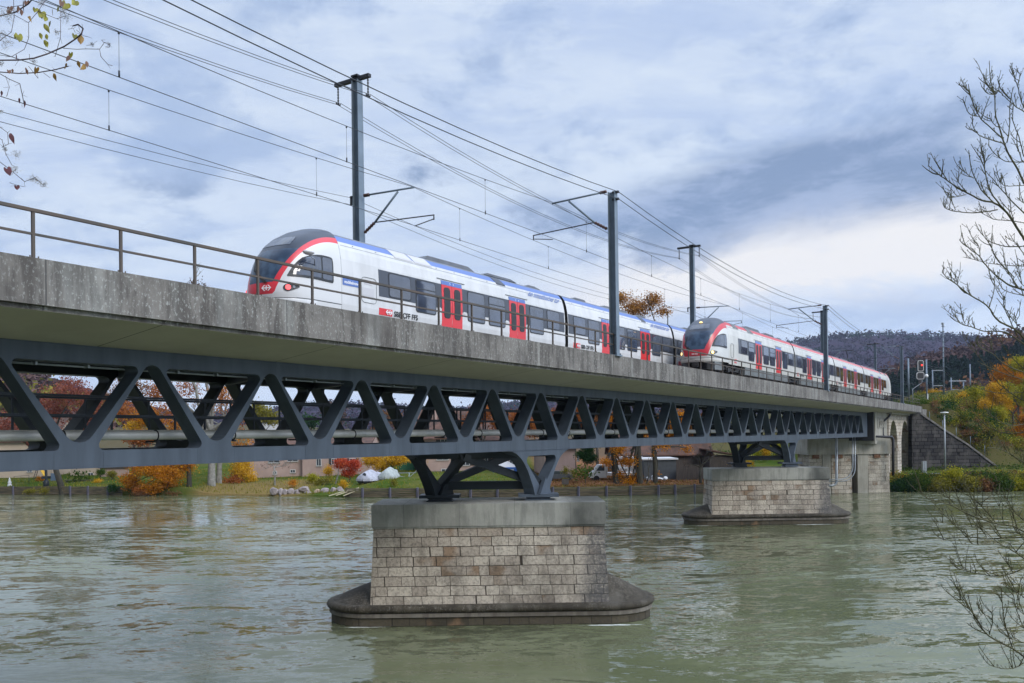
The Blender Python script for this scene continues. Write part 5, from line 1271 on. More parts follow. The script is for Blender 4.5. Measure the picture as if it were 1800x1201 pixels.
o = m.build('slope_thicket', [LF[q] for q in TK], fix=False); o['kind'] = 'stuff'
m = MB()
for _ in range(9000):
    l = 48+rng.random()*75; d = shore(l)+16+rng.random()**1.3*75
    p_ = L(l, d, gmesh(l, d))
    for _2 in range(3): leaf_quad(m, p_+Vector((rng.gauss(0, .4), rng.gauss(0, .4), abs(rng.gauss(0, .3)))), .2, rng)
o = m.build('undergrowth', LF['green'], fix=False); o['kind'] = 'stuff'
# grass tufts and fallen leaves on the bank
m = MB()
for _ in range(9000):
    l = -100+rng.random()*140; d = shore(l)+.4+rng.random()**1.6*26; p = L(l, d, gmesh(l, d)+.05)
    h = .12+.2*rng.random()*(2 if -46 < l < -24 else 1); a = rng.random()*6.28; w_ = .05; dx = Vector((cos(a)*w_, sin(a)*w_, 0))
    k = len(m.v); m.v += [tuple(p-dx), tuple(p+dx), tuple(p+Vector((rng.gauss(0, .05), rng.gauss(0, .05), h)))]; m.f.append((k, k+1, k+2)); m.mi.append(0); m.sm.append(False)
o = m.build('grass', LF['olive'], fix=False); o['kind'] = 'stuff'
m = MB()
for _ in range(9000):
    l = 2+rng.random()*28; d = shore(l)+.3+rng.random()**1.4*18
    p = L(l, d, gmesh(l, d)+.10+.06*rng.random()); leaf_quad(m, p, .09+.07*rng.random(), rng)
o = m.build('fallen_leaves', LF['brown'], fix=False); o['kind'] = 'stuff'

# ------------------------------------------------------------- hills and woods
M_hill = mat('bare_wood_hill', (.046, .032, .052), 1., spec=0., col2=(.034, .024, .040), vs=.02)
def ridge(name, pts, d0, d1, dfront, m_):
    """hill with its crest along sights pts at distance d0..d1, sloping down towards us over dfront metres"""
    mb = MB(); N = 80; rows = 14; X = []
    for i in range(N+1):
        f = i/N; x = pts[0][0]+(pts[-1][0]-pts[0][0])*f; y = interp(pts, x); d = d0+(d1-d0)*f
        t_ = atD(x, y, d); base = 2.
        for j in range(-3, rows+1):
            g_ = j/rows
            if j < 0: p = t_+F3*(-j*60.); p.z = t_.z-(t_.z*.12)*(-j)
            else:
                dd_ = d-dfront*g_; xx = (x-900)/1500*(d*.35+dd_*.65); p = L(xx, dd_); p.z = base+(t_.z-base)*(cos(pi*g_)*.5+.5)**.8
            p.z += (noise.noise(Vector((p.x*.008, p.y*.008, 3)))*14+noise.noise(Vector((p.x*.03, p.y*.03, 5)))*4)*min(1, max(0, (t_.z-10)/60.))*(0 if j == 0 else 1)
            X.append(p)
    n = rows+4; mb.v = [tuple(p) for p in X]
    for i in range(N):
        for j in range(n-1): mb.f.append((i*n+j, (i+1)*n+j, (i+1)*n+j+1, i*n+j+1)); mb.mi.append(0); mb.sm.append(True)
    return struct(name, mb, m_), X, n
R1 = [(-900, 690), (-300, 700), (0, 712), (300, 735), (520, 728), (600, 712), (650, 718), (800, 728), (1000, 705), (1200, 655), (1300, 622), (1415, 606), (1500, 601), (1560, 599), (1605, 600), (1640, 598), (1672, 601), (1712, 610), (1800, 640), (2000, 690), (2600, 720)]
h1, X1_, n1_ = ridge('hills', R1, 1900, 1900, 1100, M_hill)
R2 = [(1440, 712), (1480, 705), (1545, 668), (1600, 646), (1640, 640), (1690, 630), (1740, 618), (1800, 604), (1900, 585), (2100, 560), (2500, 540)]
h2, X2_, n2_ = ridge('hills', R2, 620, 560, 330, M_hill)
R3_ = [(-700, 560), (-200, 600), (0, 640), (60, 660), (110, 690), (180, 725), (260, 750)]
h3, X3_, n3_ = ridge('hills', R3_, 420, 480, 220, M_hill)
def wood(name, X, n, count, size, leafs, rng, jmin=2, jmax=99, seedfn=None):
    mb = MB(); ms = [LF[q] if isinstance(q, str) else q for q in leafs]; N = len(X)//n-1
    for _ in range(count):
        i = rng.random()*N; j = jmin+rng.random()*(min(n-2, jmax)-jmin); a, b = int(i), int(j); fi, fj = i-a, j-b
        p = (X[a*n+b]*(1-fi)+X[(a+1)*n+b]*fi)*(1-fj)+(X[a*n+b+1]*(1-fi)+X[(a+1)*n+b+1]*fi)*fj
        s = size*(.6+.8*rng.random()); nn = noise.noise(Vector((p.x*.012, p.y*.012, 1)))
        mi = min(len(ms)-1, int((nn*.9+.5+rng.gauss(0, .12))*len(ms))) if len(ms) > 1 else 0; mi = max(0, mi)
        for _2 in range(10):
            q = p+Vector((rng.gauss(0, s*.33), rng.gauss(0, s*.33), s*.45+rng.gauss(0, s*.2))); leaf_quad(mb, q, s*.26, rng, mi, 1.3)
    o = mb.build(name, ms, fix=False); o['kind'] = 'stuff'; return o
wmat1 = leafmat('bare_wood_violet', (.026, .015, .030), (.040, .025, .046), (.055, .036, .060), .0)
wmat2 = leafmat('bare_wood_brown', (.042, .026, .026), (.095, .056, .052), (.145, .088, .072), .0)
rng = random.Random(9)
wood('far_woodland', X1_, n1_, 17000, 12, [wmat1, wmat1, wmat1, 'pine'], rng, 2)
wood('hillside_woodland', X2_, n2_, 9000, 7, [wmat2, wmat2, wmat2, 'brown', wmat2], rng, 4)
wood('hillside_woodland', X3_, n3_, 3500, 8, [wmat2, 'olive', wmat2], rng, 3)
# conifers along the nearer crest
def conifer(x, ytop, d, lab, h):
    _seed[0] += 3; rg = random.Random(_seed[0]); t_ = atD(x, ytop, d); o = t_.copy(); o.z -= h
    root = thing('conifer_tree', lab, 'tree', o, 0, 'conifers along the crest of the wooded hill')
    mb = MB()
    for k in range(420):
        f = rg.random()**.7; r = h*.2*(1-f)+.3; a = rg.random()*6.28; rr_ = r*(.35+.65*rg.random()); leaf_quad(mb, Vector((cos(a)*rr_, sin(a)*rr_, h*(.12+.88*f)-rr_*.35)), h*.11*(1.15-f*.6), rg, 0, 1.6)
    mb.build('crown', LF['pine'], root, fix=False); tb = MB(); tb.tube([(0, 0, -2), (0, 0, h*.9)], [.35, .08], 5); tb.build('trunk', M_bark, root)
rng = random.Random(21); i = 0
for k in range(66):
    x = 1560+k*4.6+rng.gauss(0, 2.2); d = 500-rng.random()*90; y = interp(R2, x)+3-11*rng.random()+ (rng.random()*12 if k % 2 else 0)
    conifer(x, y, d, 'conifer in the dark row along the crest of the wooded hill on the right', 15+rng.random()*8)
# ------------------------------------------------------------- far bank buildings and things
M_pink = mat('pink_render', (.40, .29, .25), .9, var=.12, vs=.4)
M_beige = mat('beige_render', (.46, .37, .28), .9, var=.08, vs=.4)
M_tile = mat('brown_roof_tile', (.13, .065, .045), .9, col2=(.055, .035, .028), vs=1.0, bump=.6, bs=6)
M_wood_d = mat('dark_timber', (.045, .038, .034), .9, col2=(.085, .07, .06), vs=1.5, vscale=(6, 6, .5))
M_winf = mat('window_frame_white', (.6, .6, .6), .5); M_wing = mat('house_glass', (.04, .05, .06), .08, 0, .7)
M_shut = mat('dark_shutter', (.05, .045, .045), .7)
M_white_p = mat('white_panel', (.55, .56, .57), .5, var=.05, vs=2); M_greyc = mat('grey_container_paint', (.06, .07, .08), .55, var=.15, vs=2)
M_stone = mat('pale_boulder', (.34, .29, .28), .9, col2=(.20, .17, .165), vs=1.8, bump=.8, bs=3)
M_plank = mat('old_plank', (.15, .12, .075), .95, col2=(.05, .042, .03), vs=1.2, vscale=(.5, .5, 5), bump=.6, bs=8)
M_pile = mat('steel_pile', (.09, .085, .115), .7, var=.2, vs=2)
M_tarp = mat('boat_cover', (.36, .39, .37), .7, col2=(.24, .27, .26), vs=2.5, bump=.5, bs=3); M_tarp2 = mat('boat_cover_silver', (.40, .40, .45), .6, col2=(.27, .27, .31), vs=2.5, bump=.5, bs=3)
M_slide = mat('yellow_plastic', (.75, .45, .03), .4); M_bluep = mat('blue_cloth', (.02, .11, .42), .7)
def frame_at(x, y, d): return atD(x, y, d)
def house(name, label, x0, x1, ytop, ybase, d, depth, wall_m, windows=(), roof=None, yaw=0., roof_m=None, chimney=None, base=3., group=None, over=.5):
    """front wall between sights x0..x1 at distance d; windows: (x0, y0, x1, y1, shutters)"""
    o = frame_at((x0+x1)/2, ybase, d); k = d/1500.; root = thing(name, label, 'house' if name == 'house' else name, o, RZ+yaw, group)
    hw = (x1-x0)*k/2; H = (ybase-ytop)*k
    wl = MB(); wl.box(-hw, hw, 0, depth, -base, H)
    if roof is not None and roof[0] == 'gable_side':   # ridge parallel to the front
        rh = roof[1]*k; wl.hexa([(-hw, 0, H), (hw, 0, H), (hw, depth, H), (-hw, depth, H)], [(-hw, depth/2-.01, H+rh), (hw, depth/2-.01, H+rh), (hw, depth/2+.01, H+rh), (-hw, depth/2+.01, H+rh)])
    elif roof is not None and roof[0] == 'gable_front':
        rh = roof[1]*k; wl.hexa([(-hw, 0, H), (hw, 0, H), (hw, depth, H), (-hw, depth, H)], [(-.01, 0, H+rh), (.01, 0, H+rh), (.01, depth, H+rh), (-.01, depth, H+rh)])
    wl.build('wall', wall_m, root)
    if roof:
        rf = MB(); e = over; t_ = .18
        if roof[0] == 'gable_side':
            sl = rh/(depth/2)
            for s in (0, 1):
                ya, yb = (-e, depth/2) if s == 0 else (depth+e, depth/2)
                za, zb = H-e*sl, H+rh
                rf.hexa([(-hw-e, ya, za+.03), (hw+e, ya, za+.03), (hw+e, yb, zb+.03), (-hw-e, yb, zb+.03)], [(-hw-e, ya, za+t_+.03), (hw+e, ya, za+t_+.03), (hw+e, yb, zb+t_+.03), (-hw-e, yb, zb+t_+.03)])
        elif roof[0] == 'gable_front':
            sl = rh/hw
            for s in (-1, 1):
                rf.hexa([(s*(hw+e), -e, H-e*sl+.03), (s*(hw+e), depth+e, H-e*sl+.03), (0, depth+e, H+rh+.03), (0, -e, H+rh+.03)], [(s*(hw+e), -e, H-e*sl+t_+.03), (s*(hw+e), depth+e, H-e*sl+t_+.03), (0, depth+e, H+rh+t_+.03), (0, -e, H+rh+t_+.03)])
        elif roof[0] == 'mono':
            rf.hexa([(-hw-e, -e, H+roof[1]*k), (hw+e, -e, H+roof[2]*k), (hw+e, depth+e, H+roof[2]*k), (-hw-e, depth+e, H+roof[1]*k)], [(-hw-e, -e, H+roof[1]*k+t_), (hw+e, -e, H+roof[2]*k+t_), (hw+e, depth+e, H+roof[2]*k+t_), (-hw-e, depth+e, H+roof[1]*k+t_)])
        else: rf.box(-hw-e*.5, hw+e*.5, -e*.5, depth+e*.5, H+.002, H+.2)
        ro = rf.build('roof', roof_m or M_tile, root)
        if chimney: c = MB(); c.box(chimney*hw-.35, chimney*hw+.35, depth*.3, depth*.3+.6, H+.3, H+rh+1.2); c.build('chimney', wall_m, ro)
    for wn in windows:
        a, z1, b, z0 = (wn[0]-(x0+x1)/2)*k, (ybase-wn[1])*k, (wn[2]-(x0+x1)/2)*k, (ybase-wn[3])*k
        f = MB(); f.box(a, b, -.04, .02, z0, z1); fo = f.build('window', M_winf, root)
        g_ = MB(); g_.box(a+.08, b-.08, -.055, -.042, z0+.08, z1-.08); g_.build('pane', M_wing, fo)
        g_ = MB(); g_.box((a+b)/2-.03, (a+b)/2+.03, -.07, -.056, z0+.05, z1-.05); g_.build('mullion', M_winf, fo)
        if len(wn) > 4 and wn[4]:
            w_ = (b-a)*.5
            g_ = MB(); g_.box(a-w_, a-.02, -.06, -.005, z0, z1); g_.build('shutter', M_shut, root)
            g_ = MB(); g_.box(b+.02, b+w_, -.06, -.005, z0, z1); g_.build('shutter', M_shut, root)
        g_ = MB(); g_.box(a-.1, b+.1, -.12, -.001, z0-.09, z0-.002); g_.build('sill', M_conc, root)
    return root
house('house', 'beige house at the left edge behind the swing frame', -120, 92, 775, 846, 142, 10, M_beige, [(-60, 800, -45, 818, 1), (20, 795, 34, 813, 1), (48, 821, 57, 831)], ('gable_side', 40), chimney=.3)
house('house', 'beige house with a small square window behind the palm', 124, 176, 805, 846, 141, 8, M_beige, [(155, 831, 164.5, 842)], ('mono', 0, 3), roof_m=M_wood_d)
house('garden_wall', 'low pinkish wall with a dark coping behind the clipped trees', 176, 225, 823, 847, 139, .4, M_pink, (), ('flat',), roof_m=M_wood_d)
house('house', 'low pink house annex with small windows behind the bare tree', 440, 531, 790, 845, 139, 9, M_pink, [(480, 828, 487, 834), (510, 826, 519, 832), (472, 800, 492, 814), (505, 798, 524, 812)], ('gable_side', 22), yaw=.08)
house('house', 'pink house with dark shuttered windows left of the red maple', 531, 650, 782, 840, 138, 9, M_pink, [(556, 806, 565, 819), (583, 806, 592, 817, 1), (615, 806, 626, 819, 1)], ('gable_side', 20), yaw=-.05)
house('house', 'pink house with a brown tiled roof and wide windows behind the near pier', 733, 832, 768, 842, 134, 10, M_pink, [(768, 797, 789, 809), (776, 824, 790, 834), (812, 805, 826, 819, 1), (775, 772, 790, 783, 1)], ('gable_side', 48), chimney=-.4)
house('house', 'pale house with white framed windows right of the striped tent', 832, 925, 772, 842, 140, 10, M_pink, [(883, 798, 892, 818), (896, 798, 905, 818), (845, 800, 858, 818, 1)], ('gable_side', 40))
house('house', 'pink end wall of a house right of the near pier', 958, 1012, 788, 843, 122, 9, M_pink, [(1015, 799, 1019, 811)], ('gable_side', 14), yaw=.15)
house('barn', 'long dark timber barn under a brown tiled roof behind the grey container', 1085, 1248, 797, 842, 128, 12, M_wood_d, [(1135, 805, 1144, 815)], ('gable_side', 62))
house('shed', 'open dark shed with a sloping brown roof left of the farther pier', 1248, 1300, 803, 840, 124, 8, M_wood_d, (), ('mono', 12, 0))
house('garage', 'small green garden shed behind the yellow tree and the boats', 702, 728, 806, 838, 136, 3, mat('green_boards', (.02, .12, .06), .7), (), ('flat',), roof_m=M_wood_d)
house('container', 'dark grey container with a pale roof edge on the leaf strewn bank', 1132, 1189, 808.5, 840, 118, 6, M_greyc, (), ('flat',), roof_m=M_white_p, base=.3)
house('flat_building', 'low white flat roofed building seen through the truss behind the olive tree', 448, 500, 744, 768, 260, 10, M_white_p, (), ('flat',), roof_m=M_greyc)
def boxthing(name, label, cat, x0, x1, y0, y1, d, depth, m_, group=None, part=None):
    o = frame_at((x0+x1)/2, y1, d); k = d/1500.; root = thing(name, label, cat, o, RZ, group); hw = (x1-x0)*k/2
    mb = MB(); mb.box(-hw, hw, 0, depth, -.3, (y1-y0)*k); mb.build(part or 'body', m_, root); return root, hw, (y1-y0)*k
# dark board fence
r0, hw, H = boxthing('board_fence', 'black horizontal board fence between the container and the bare tree', 'fence', 1189, 1236, 818, 842, 117, .08, M_wood_d, part='boards')
q = MB()
for k in range(7): q.box(-hw, hw, -.03, -.001, .2+.26*k, .38+.26*k)
q.build('slats', M_wood_d, r0)
# delivery van with open box
o = frame_at(1062, 845, 117); van = thing('van', 'white flatbed van with its cab towards the pier, parked under the plane trees', 'van', o, RZ+pi*.02)
m = MB(); m.prism([(-2.0, .45), (-1.95, 1.0), (-1.5, 1.35), (-.85, 2.2), (.2, 2.25), (.2, .45)], -.9, .9); m.build('cab', M_white_p, van)
m = MB(); m.prism([(-1.25, 1.4), (-.75, 2.05), (-.1, 2.08), (-.1, 1.4)], -.93, -.895); m.build('side_window', M_wing, van)
m = MB(); m.box(.25, 4.0, -1., 1., .75, 1.1); m.box(.25, .33, -1., 1., 1.1, 2.3); m.build('load_bed', M_white_p, van)
for x in (-1.2, 2.9):
    for s in (-.86, .86): m = MB(); m.tube([(x, s-.12, .38), (x, s+.12, .38)], .38, 16); m.build('wheel', M_bogie, van)
m = MB(); m.tube([(.25, -.9, 2.2), (.9, -.9, 3.6)], .06, 6); m.build('ladder_rack', M_galv_l, van)
o = frame_at(1103, 842, 120); bx = thing('box_trailer', 'tall white box trailer between the first two plane trunks', 'trailer', o, RZ)
m = MB(); m.box(-1.5, 2.2, 0, 2.2, .7, 3.1); m.build('box_body', M_white_p, bx)
m = MB(); m.box(-1.5, 2.2, -.02, 0, 1.35, 1.42); m.box(.3, .36, -.02, 0, .8, 3.0); m.build('trim', M_skirt, bx)
for x in (-.6, .9): m = MB(); m.tube([(x, 0, .35), (x, .25, .35)], .35, 14); m.build('wheel', M_bogie, bx)
# parked dark car
o = frame_at(984, 846, 117); car = thing('parked_car', 'dark car parked in front of the pink end wall', 'car', o, RZ)
m = MB(); m.prism([(-1.9, .35), (-1.9, .8), (-1.3, .95), (-.8, 1.4), (.6, 1.4), (1.3, .95), (2.0, .85), (2.0, .35)], 0, 1.6); m.build('body', M_greyc, car)
m = MB(); m.prism([(-1.05, .98), (-.7, 1.32), (.5, 1.32), (1.0, .98)], -.02, 0); m.build('window', M_wing, car)
for x in (-1.2, 1.25): m = MB(); m.tube([(x, -.03, .32), (x, .2, .32)], .32, 14); m.build('wheel', M_bogie, car)
# planter box, rubble
r0, hw, H = boxthing('planter', 'dark planter box on the leaf strewn bank below the parked car', 'planter', 988, 1000, 842, 848, 112, .6, M_wood_d)
q = MB(); rng = random.Random(3)
for _ in range(60): leaf_quad(q, Vector((rng.uniform(-hw, hw), .3, H+.1*rng.random())), .16, rng)
q.build('plants', LF['olive'], r0, fix=False)
def boulder(name, label, x, y, d, w, h, m_, seed, group, yaw=0.):
    rg = random.Random(seed); o = frame_at(x, y, d); k = d/1500.; root = MB(); bm = bmesh.new(); bmesh.ops.create_icosphere(bm, subdivisions=3, radius=1)
    planes = [(Vector((rg.gauss(0, 1), rg.gauss(0, 1), rg.gauss(0, .8))).normalized(), .62+.2*rg.random()) for _ in range(9)]
    for v in bm.verts:
        for n_, dd_ in planes:
            e = v.co.dot(n_)-dd_
            if e > 0: v.co -= n_*e*.9
        v.co += v.co.normalized()*noise.noise(v.co*2.5+Vector((seed, 0, 0)))*.06
        v.co = Vector((v.co.x*w*k/2/.82, v.co.y*.55, (v.co.z+.72)*h*k/1.5))
    vs = [tuple(v.co) for v in bm.verts]; fs = [tuple(v.index for v in f.verts) for f in bm.faces]; bm.free(); root.add(vs, fs)
    ob = root.build(name, m_, loc=o); ob.rotation_euler[2] = RZ+yaw; return tag(ob, label, 'rock', group)
rk = [(482, 869, 13, 11), (494, 873.5, 10, 13), (501, 871, 9, 10), (511.5, 872, 12, 12), (523, 871, 10, 11), (535, 865, 19, 9), (528, 873.8, 12, 7), (542, 873, 14, 10), (557, 872, 13, 11), (572, 870, 16, 11), (586, 869, 12, 11), (598, 868, 13, 11), (576, 873, 14, 4), (596, 872.5, 14, 4)]
rlab = ['leftmost rock of the bank, under the bare tree', 'second rock from the left on the bank', 'narrow warm rock, third from the left', 'square rock, fourth from the left', 'rock left of the slanted top rock', 'flat slanted rock lying on top of the others', 'low rock under the slanted top rock', 'large rock right below the slanted top rock', 'warm brown rock in the middle of the row', 'widest grey rock, left of the last two', 'dark blocky rock, second from the right', 'rightmost rock of the row', 'flat sliver of rock at the water below the widest rock', 'flat sliver of rock at the water at the right end']
for i, ((x, y, w_, h_), lab) in enumerate(zip(rk, rlab)): boulder('rock', lab, x, y, 117.5, w_, h_, M_stone if i != 8 else mat('warm_boulder', (.38, .28, .20), .9, var=.25, vs=2), i+1, 'rocks along the water')
rng = random.Random(8)
for i in range(9): boulder('white_stone', 'white rubble stone in the heap at the foot of the grey container', 1135+rng.random()*56, 842+rng.random()*3, 114+rng.random(), 5+4*rng.random(), 3+3*rng.random(), M_white_p, 40+i, 'white rubble below the container')
# timber bank walls
def bank_wall(label, xs, y0, y1, posts):
    root = thing('timber_bank_wall', label, 'bank wall', atZ(xs[0], interp([(0, 870), (600, 874), (900, 874), (1150, 870), (1240, 867)], xs[0]), 0), 0, 'timber walls along the far bank'); o = root.location
    pts = []
    for x in xs:
        l = 0
        # find where this sight meets the shore line
        lo, hi = 60., 200.
        for _ in range(40):
            md = (lo+hi)/2; l = (x-900)/1500*md
            if md < shore(l): lo = md
            else: hi = md
        pts.append(L((x-900)/1500*lo, lo-.35))
    for j in range(5):
        mb = MB(); z = .02+.24*j
        for a, b in zip(pts, pts[1:]):
            a2, b2 = a.copy(), b.copy(); a2.z = b2.z = z+.11+.02*sin(j*5+a.x); jj = .03*(j % 2); mb.bar(a2+F3*jj-o, b2+F3*jj-o, .12, .2)
        mb.build('plank', M_plank, root)
    for x in posts:
        lo, hi = 60., 200.
        for _ in range(40):
            md = (lo+hi)/2; l = (x-900)/1500*md
            if md < shore(l): lo = md
            else: hi = md
        p = L((x-900)/1500*lo, lo-.52)-o; mb = MB(); mb.bar(p+Vector((0, 0, -1-p.z)), p+Vector((0, 0, 1.28-p.z)), .26, .22, up=(1, 0, 0)); mb.build('post', M_pile, root)
bank_wall('left timber bank wall with dark posts below the lawn', [-300, -150, 0, 60, 120, 180, 215], 862, 872, [-60, 25, 125, 156, 191])
bank_wall('long timber bank wall with steel posts between the rocks and the farther pier', [606, 700, 800, 900, 1000, 1100, 1180, 1245], 861, 873, [637, 685, 733, 777, 826, 873, 970, 1015, 1064, 1106, 1155, 1184, 1218])
# landing steps and planks
o = frame_at(620, 872, 113); st = thing('wooden_steps', 'pale wooden boards leading down to the water right of the rocks', 'steps', o, RZ)
for a, b in (((-2.2, .0, .1), (.6, 1.2, 1.0)), ((-1.2, -.2, .05), (1.0, .8, .9)), ((-3.2, .2, .05), (-.4, 1.4, .8))):
    m = MB(); m.bar(a, b, .3, .08); m.build('board', mat('pale_board', (.42, .36, .24), .8, var=.2, vs=3), st)
# covered boats
def boat(label, x, y, d, yaw, w_, h_, m_, hull_m, porth):
    o = frame_at(x, y, d); root = thing('covered_boat', label, 'boat', o, RZ+yaw, 'covered boats on the lawn')
    m = MB(); n = 14
    def hull(u, v):
        t_ = u; wd = w_/2*(1-(abs(t_-.35)/.65)**2.4*(.85 if t_ > .35 else .35)); a = pi*(v); wd *= min(1, (u/.08+.001)**.5)
        return (-2.4+5*t_, -cos(a)*wd, .75-sin(a)*.75*(1-.3*t_)+.15*t_)
    m.grid(hull, 12, 10); m.build('hull', hull_m, root)
    m = MB()
    def cov(u, v):
        t_ = u; cl_ = min(1, (u/.1+.001)**.5); wd = cl_*w_/2*1.05*(1-(abs(t_-.35)/.65)**2.4*(.85 if t_ > .35 else .35)); a = pi*v
        hh = h_*cl_*(.75+.45*math.exp(-((t_-.4)/.22)**2)); q = abs(cos(a)); z = .78+hh*(1-q**1.6)+.06*sin(t_*20+v*7)
        return (-2.45+5.1*t_, -cos(a)*wd+.03*sin(t_*17), z if 0 < v < 1 else .55)
    m.grid(cov, 20, 14); c = m.build('cover', m_, root)
    if porth: m = MB(); m.lathe([(.01, 0), (.28, .0), (.26, .05)], 14); pz = m.build('porthole', M_frame, c); pz.location = (-2.1, -.1, 1.45); pz.rotation_euler = (pi/2*.8, 0, -pi/2)
    m = MB()
    for a, b in (((-2.2, -.8, 0), (-1.6, -.7, .6)), ((-.4, -.9, 0), (-.9, -.75, .7)), ((.8, -.9, 0), (.7, -.6, .6)), ((1.6, -.5, .0), (1.7, -.3, .7)), ((-2.3, -.85, .1), (2.6, -.85, .15))): m.bar(a, b, .09)
    m.build('cradle', M_galv_l, root)
    for x_ in (-.3,): m = MB(); m.tube([(x_, -1.0, .3), (x_, -.8, .3)], .3, 14); m.build('wheel', M_bogie, root)
boat('boat under a silvery cover with an oval window, beside the red maple', 653, 851, 124, 1.2, 2.7, 1.15, M_tarp2, M_iron, True)
boat('boat under a pale grey green peaked cover on a trailer', 687, 847, 125, 1.35, 2.5, 1.2, M_tarp, M_white_p, False)
o = frame_at(719, 846, 125); t_ = thing('boat_trailer', 'empty metal trailer frame standing beside the covered boats', 'trailer', o, RZ)
m = MB()
for a, b in (((-2.2, 0, .9), (0, 0, .5)), ((0, 0, .5), (1.2, 0, 1.6)), ((0, 0, .5), (.2, 0, -.3)), ((-2.2, .5, 1.2), (1.0, .5, 1.2)), ((-2.2, .5, 1.2), (-1.8, 0, .7)), ((0, 0, .5), (0, .5, 1.2))): m.bar(a, b, .09)
m.build('frame', M_galv_l, t_); m = MB(); m.box(-1.9, -1.4, -.1, .1, .6, .9); m.build('winch', M_white_p, t_)
# striped tent
o = frame_at(888, 846, 130); tn = thing('striped_tent', 'blue and white striped pavilion tent with a white roof behind the near pier', 'tent', o, RZ)
m = MB(); m.hexa([(-1.9, 0, 2.1), (1.9, 0, 2.1), (1.9, 3, 2.1), (-1.9, 3, 2.1)], [(-.05, 1.4, 3.2), (.05, 1.4, 3.2), (.05, 1.6, 3.2), (-.05, 1.6, 3.2)]); m.build('roof', M_white_p, tn)
for k in range(7): m = MB(); a = -1.85+.53*k; m.box(a, a+.52, 0, .05, 0, 2.0); m.build('side_cloth', M_bluep if k % 2 == 0 else M_white_p, tn)
m = MB(); m.box(-1.92, 1.92, -.03, .0, 1.82, 2.12); m.build('valance', M_bluep, tn)
# garden things at the left
o = frame_at(17, 858, 131); g_ = tag(MB().lathe([(.30, 0), (.30, .55), (.2, .6), (.26, .75), (.26, .95), (.14, 1.02), (.16, 1.25), (.04, 1.6)], 12).build('garden_figure', M_white_p, loc=o), 'white turned garden figure on the lawn at the left edge', 'garden figure')
o = frame_at(38, 857, 131); sw = thing('goal_frame', 'thin dark rectangular frame standing on the lawn near the left edge', 'frame', o, RZ)
m = MB(); m.tube([(-1.15, 0, 0), (-1.15, 0, 1.7), (1.15, 0, 1.85), (1.15, 0, 0)], .035, 5); m.build('tube_frame', M_iron, sw)
m = MB()
for z in (.25, .5, .75): m.bar((-1.1, 0, z), (1.1, 0, z+.05), .02)
m.build('cross_wires', M_iron, sw)
o = frame_at(66, 844, 139); sd_ = thing('playground_slide', 'yellow playground slide with a ladder under the bridge at the left', 'slide', o, RZ)
m = MB()
for k in range(9): f = k/8; z = 1.75*(1-f)**1.4+.15; x = .3+1.25*f; m.v += [(x, 0, z), (x, .7, z), (x, .7, z-.06), (x, 0, z-.06)]
for k in range(8):
    for j in range(4): a = k*4+j; m.f.append((a, k*4+(j+1) % 4, (k+1)*4+(j+1) % 4, (k+1)*4+j)); m.mi.append(0); m.sm.append(False)
for s in (0, .7): m.tube([(.3+1.25*k/8, s, 1.75*(1-k/8)**1.4+.25) for k in range(9)], .07, 6)
m.build('chute', M_slide, sd_)
m = MB()
for s in (0, .6): m.bar((-.75, s, 0), (-.1, s, 2.0), .07)
for k in range(6): f = (k+.5)/6; m.bar((-.75+.65*f, 0, 2*f), (-.75+.65*f, .6, 2*f), .05)
m.build('ladder', M_wood_d, sd_)
boxthing('notice_panel', 'blue grey panel on posts behind the leaning trunk', 'panel', 89, 102, 832, 845, 136, .1, mat('blue_grey_panel', (.16, .22, .30), .5))
def bench(x, lab):
    o = frame_at(x, 852.5, 133); t_ = thing('picnic_table', lab, 'table', o, RZ, 'picnic tables on the terrace'); m = MB(); m.box(-.9, .9, 0, .8, .7, .76); m.build('table_top', M_wood_d, t_)
    for a in (-.65, .65): m = MB(); m.bar((a, .05, 0), (a, .75, .7), .08); m.bar((a, .75, 0), (a, .05, .7), .08); m.build('leg', M_wood_d, t_)
    m = MB(); m.box(-.9, .9, -.6, -.35, .42, .47); m.build('bench_seat', M_wood_d, t_)
bench(123, 'picnic table right of the leaning trunk'); bench(150, 'picnic table below the palm')
# --- dark retaining wall, guard rail, fence, path on the right
d = 128.
wa = atD(1612, 726, 133); wall = thing('retaining_wall', 'dark rubble stone retaining wall with a sloping top right of the viaduct', 'wall', atD(1690, 840, d), RZ)
def Wp(x, y): p = atD(x, y, d)-wall.location; return (p.dot(R3), p.z)
pol = [Wp(1603, 870), Wp(1603, 722), Wp(1618, 728), Wp(1660, 757), Wp(1700, 782), Wp(1750, 820), Wp(1775, 838), Wp(1790, 870)]
m = MB(); m.prism(pol, 0, 1.2); m.build('masonry', M_darkwall, wall)
m = MB()
tp = pol[2:7]
for a, b in zip(tp, tp[1:]): m.bar((a[0], .5, a[1]+.1), (b[0], .5, b[1]+.1), .25, 1.3, up=(0, 1, 0))
m.build('coping', mat('coping_stone', (.15, .14, .13), .9, var=.4, vs=2), wall)
for i, (x, y) in enumerate(((1634, 737), (1657, 752), (1681, 765), (1706, 780), (1731, 796), (1754, 806))):
    o = frame_at(x, y, 129.5); p_ = thing('fence_post', 'galvanised fence post on top of the sloping dark wall, number of posts rising to the left', 'post', o, 0, 'fence posts on the sloping wall')
    p_['label'] = ['fence post nearest the viaduct on the sloping wall', 'second fence post from the viaduct on the sloping wall', 'third fence post from the viaduct on the sloping wall', 'fence post third from the low end of the sloping wall', 'fence post second from the low end of the sloping wall', 'fence post at the low end of the sloping wall'][i]
    m = MB(); m.tube([(0, 0, -.5), (0, 0, 1.1)], .04, 6); m.build('pole', M_galv, p_)
    m = MB(); m.tube([(0, 0, 1.1), (0, 0, 1.14)], .055, 6); m.build('pole_cap', M_galv, p_)
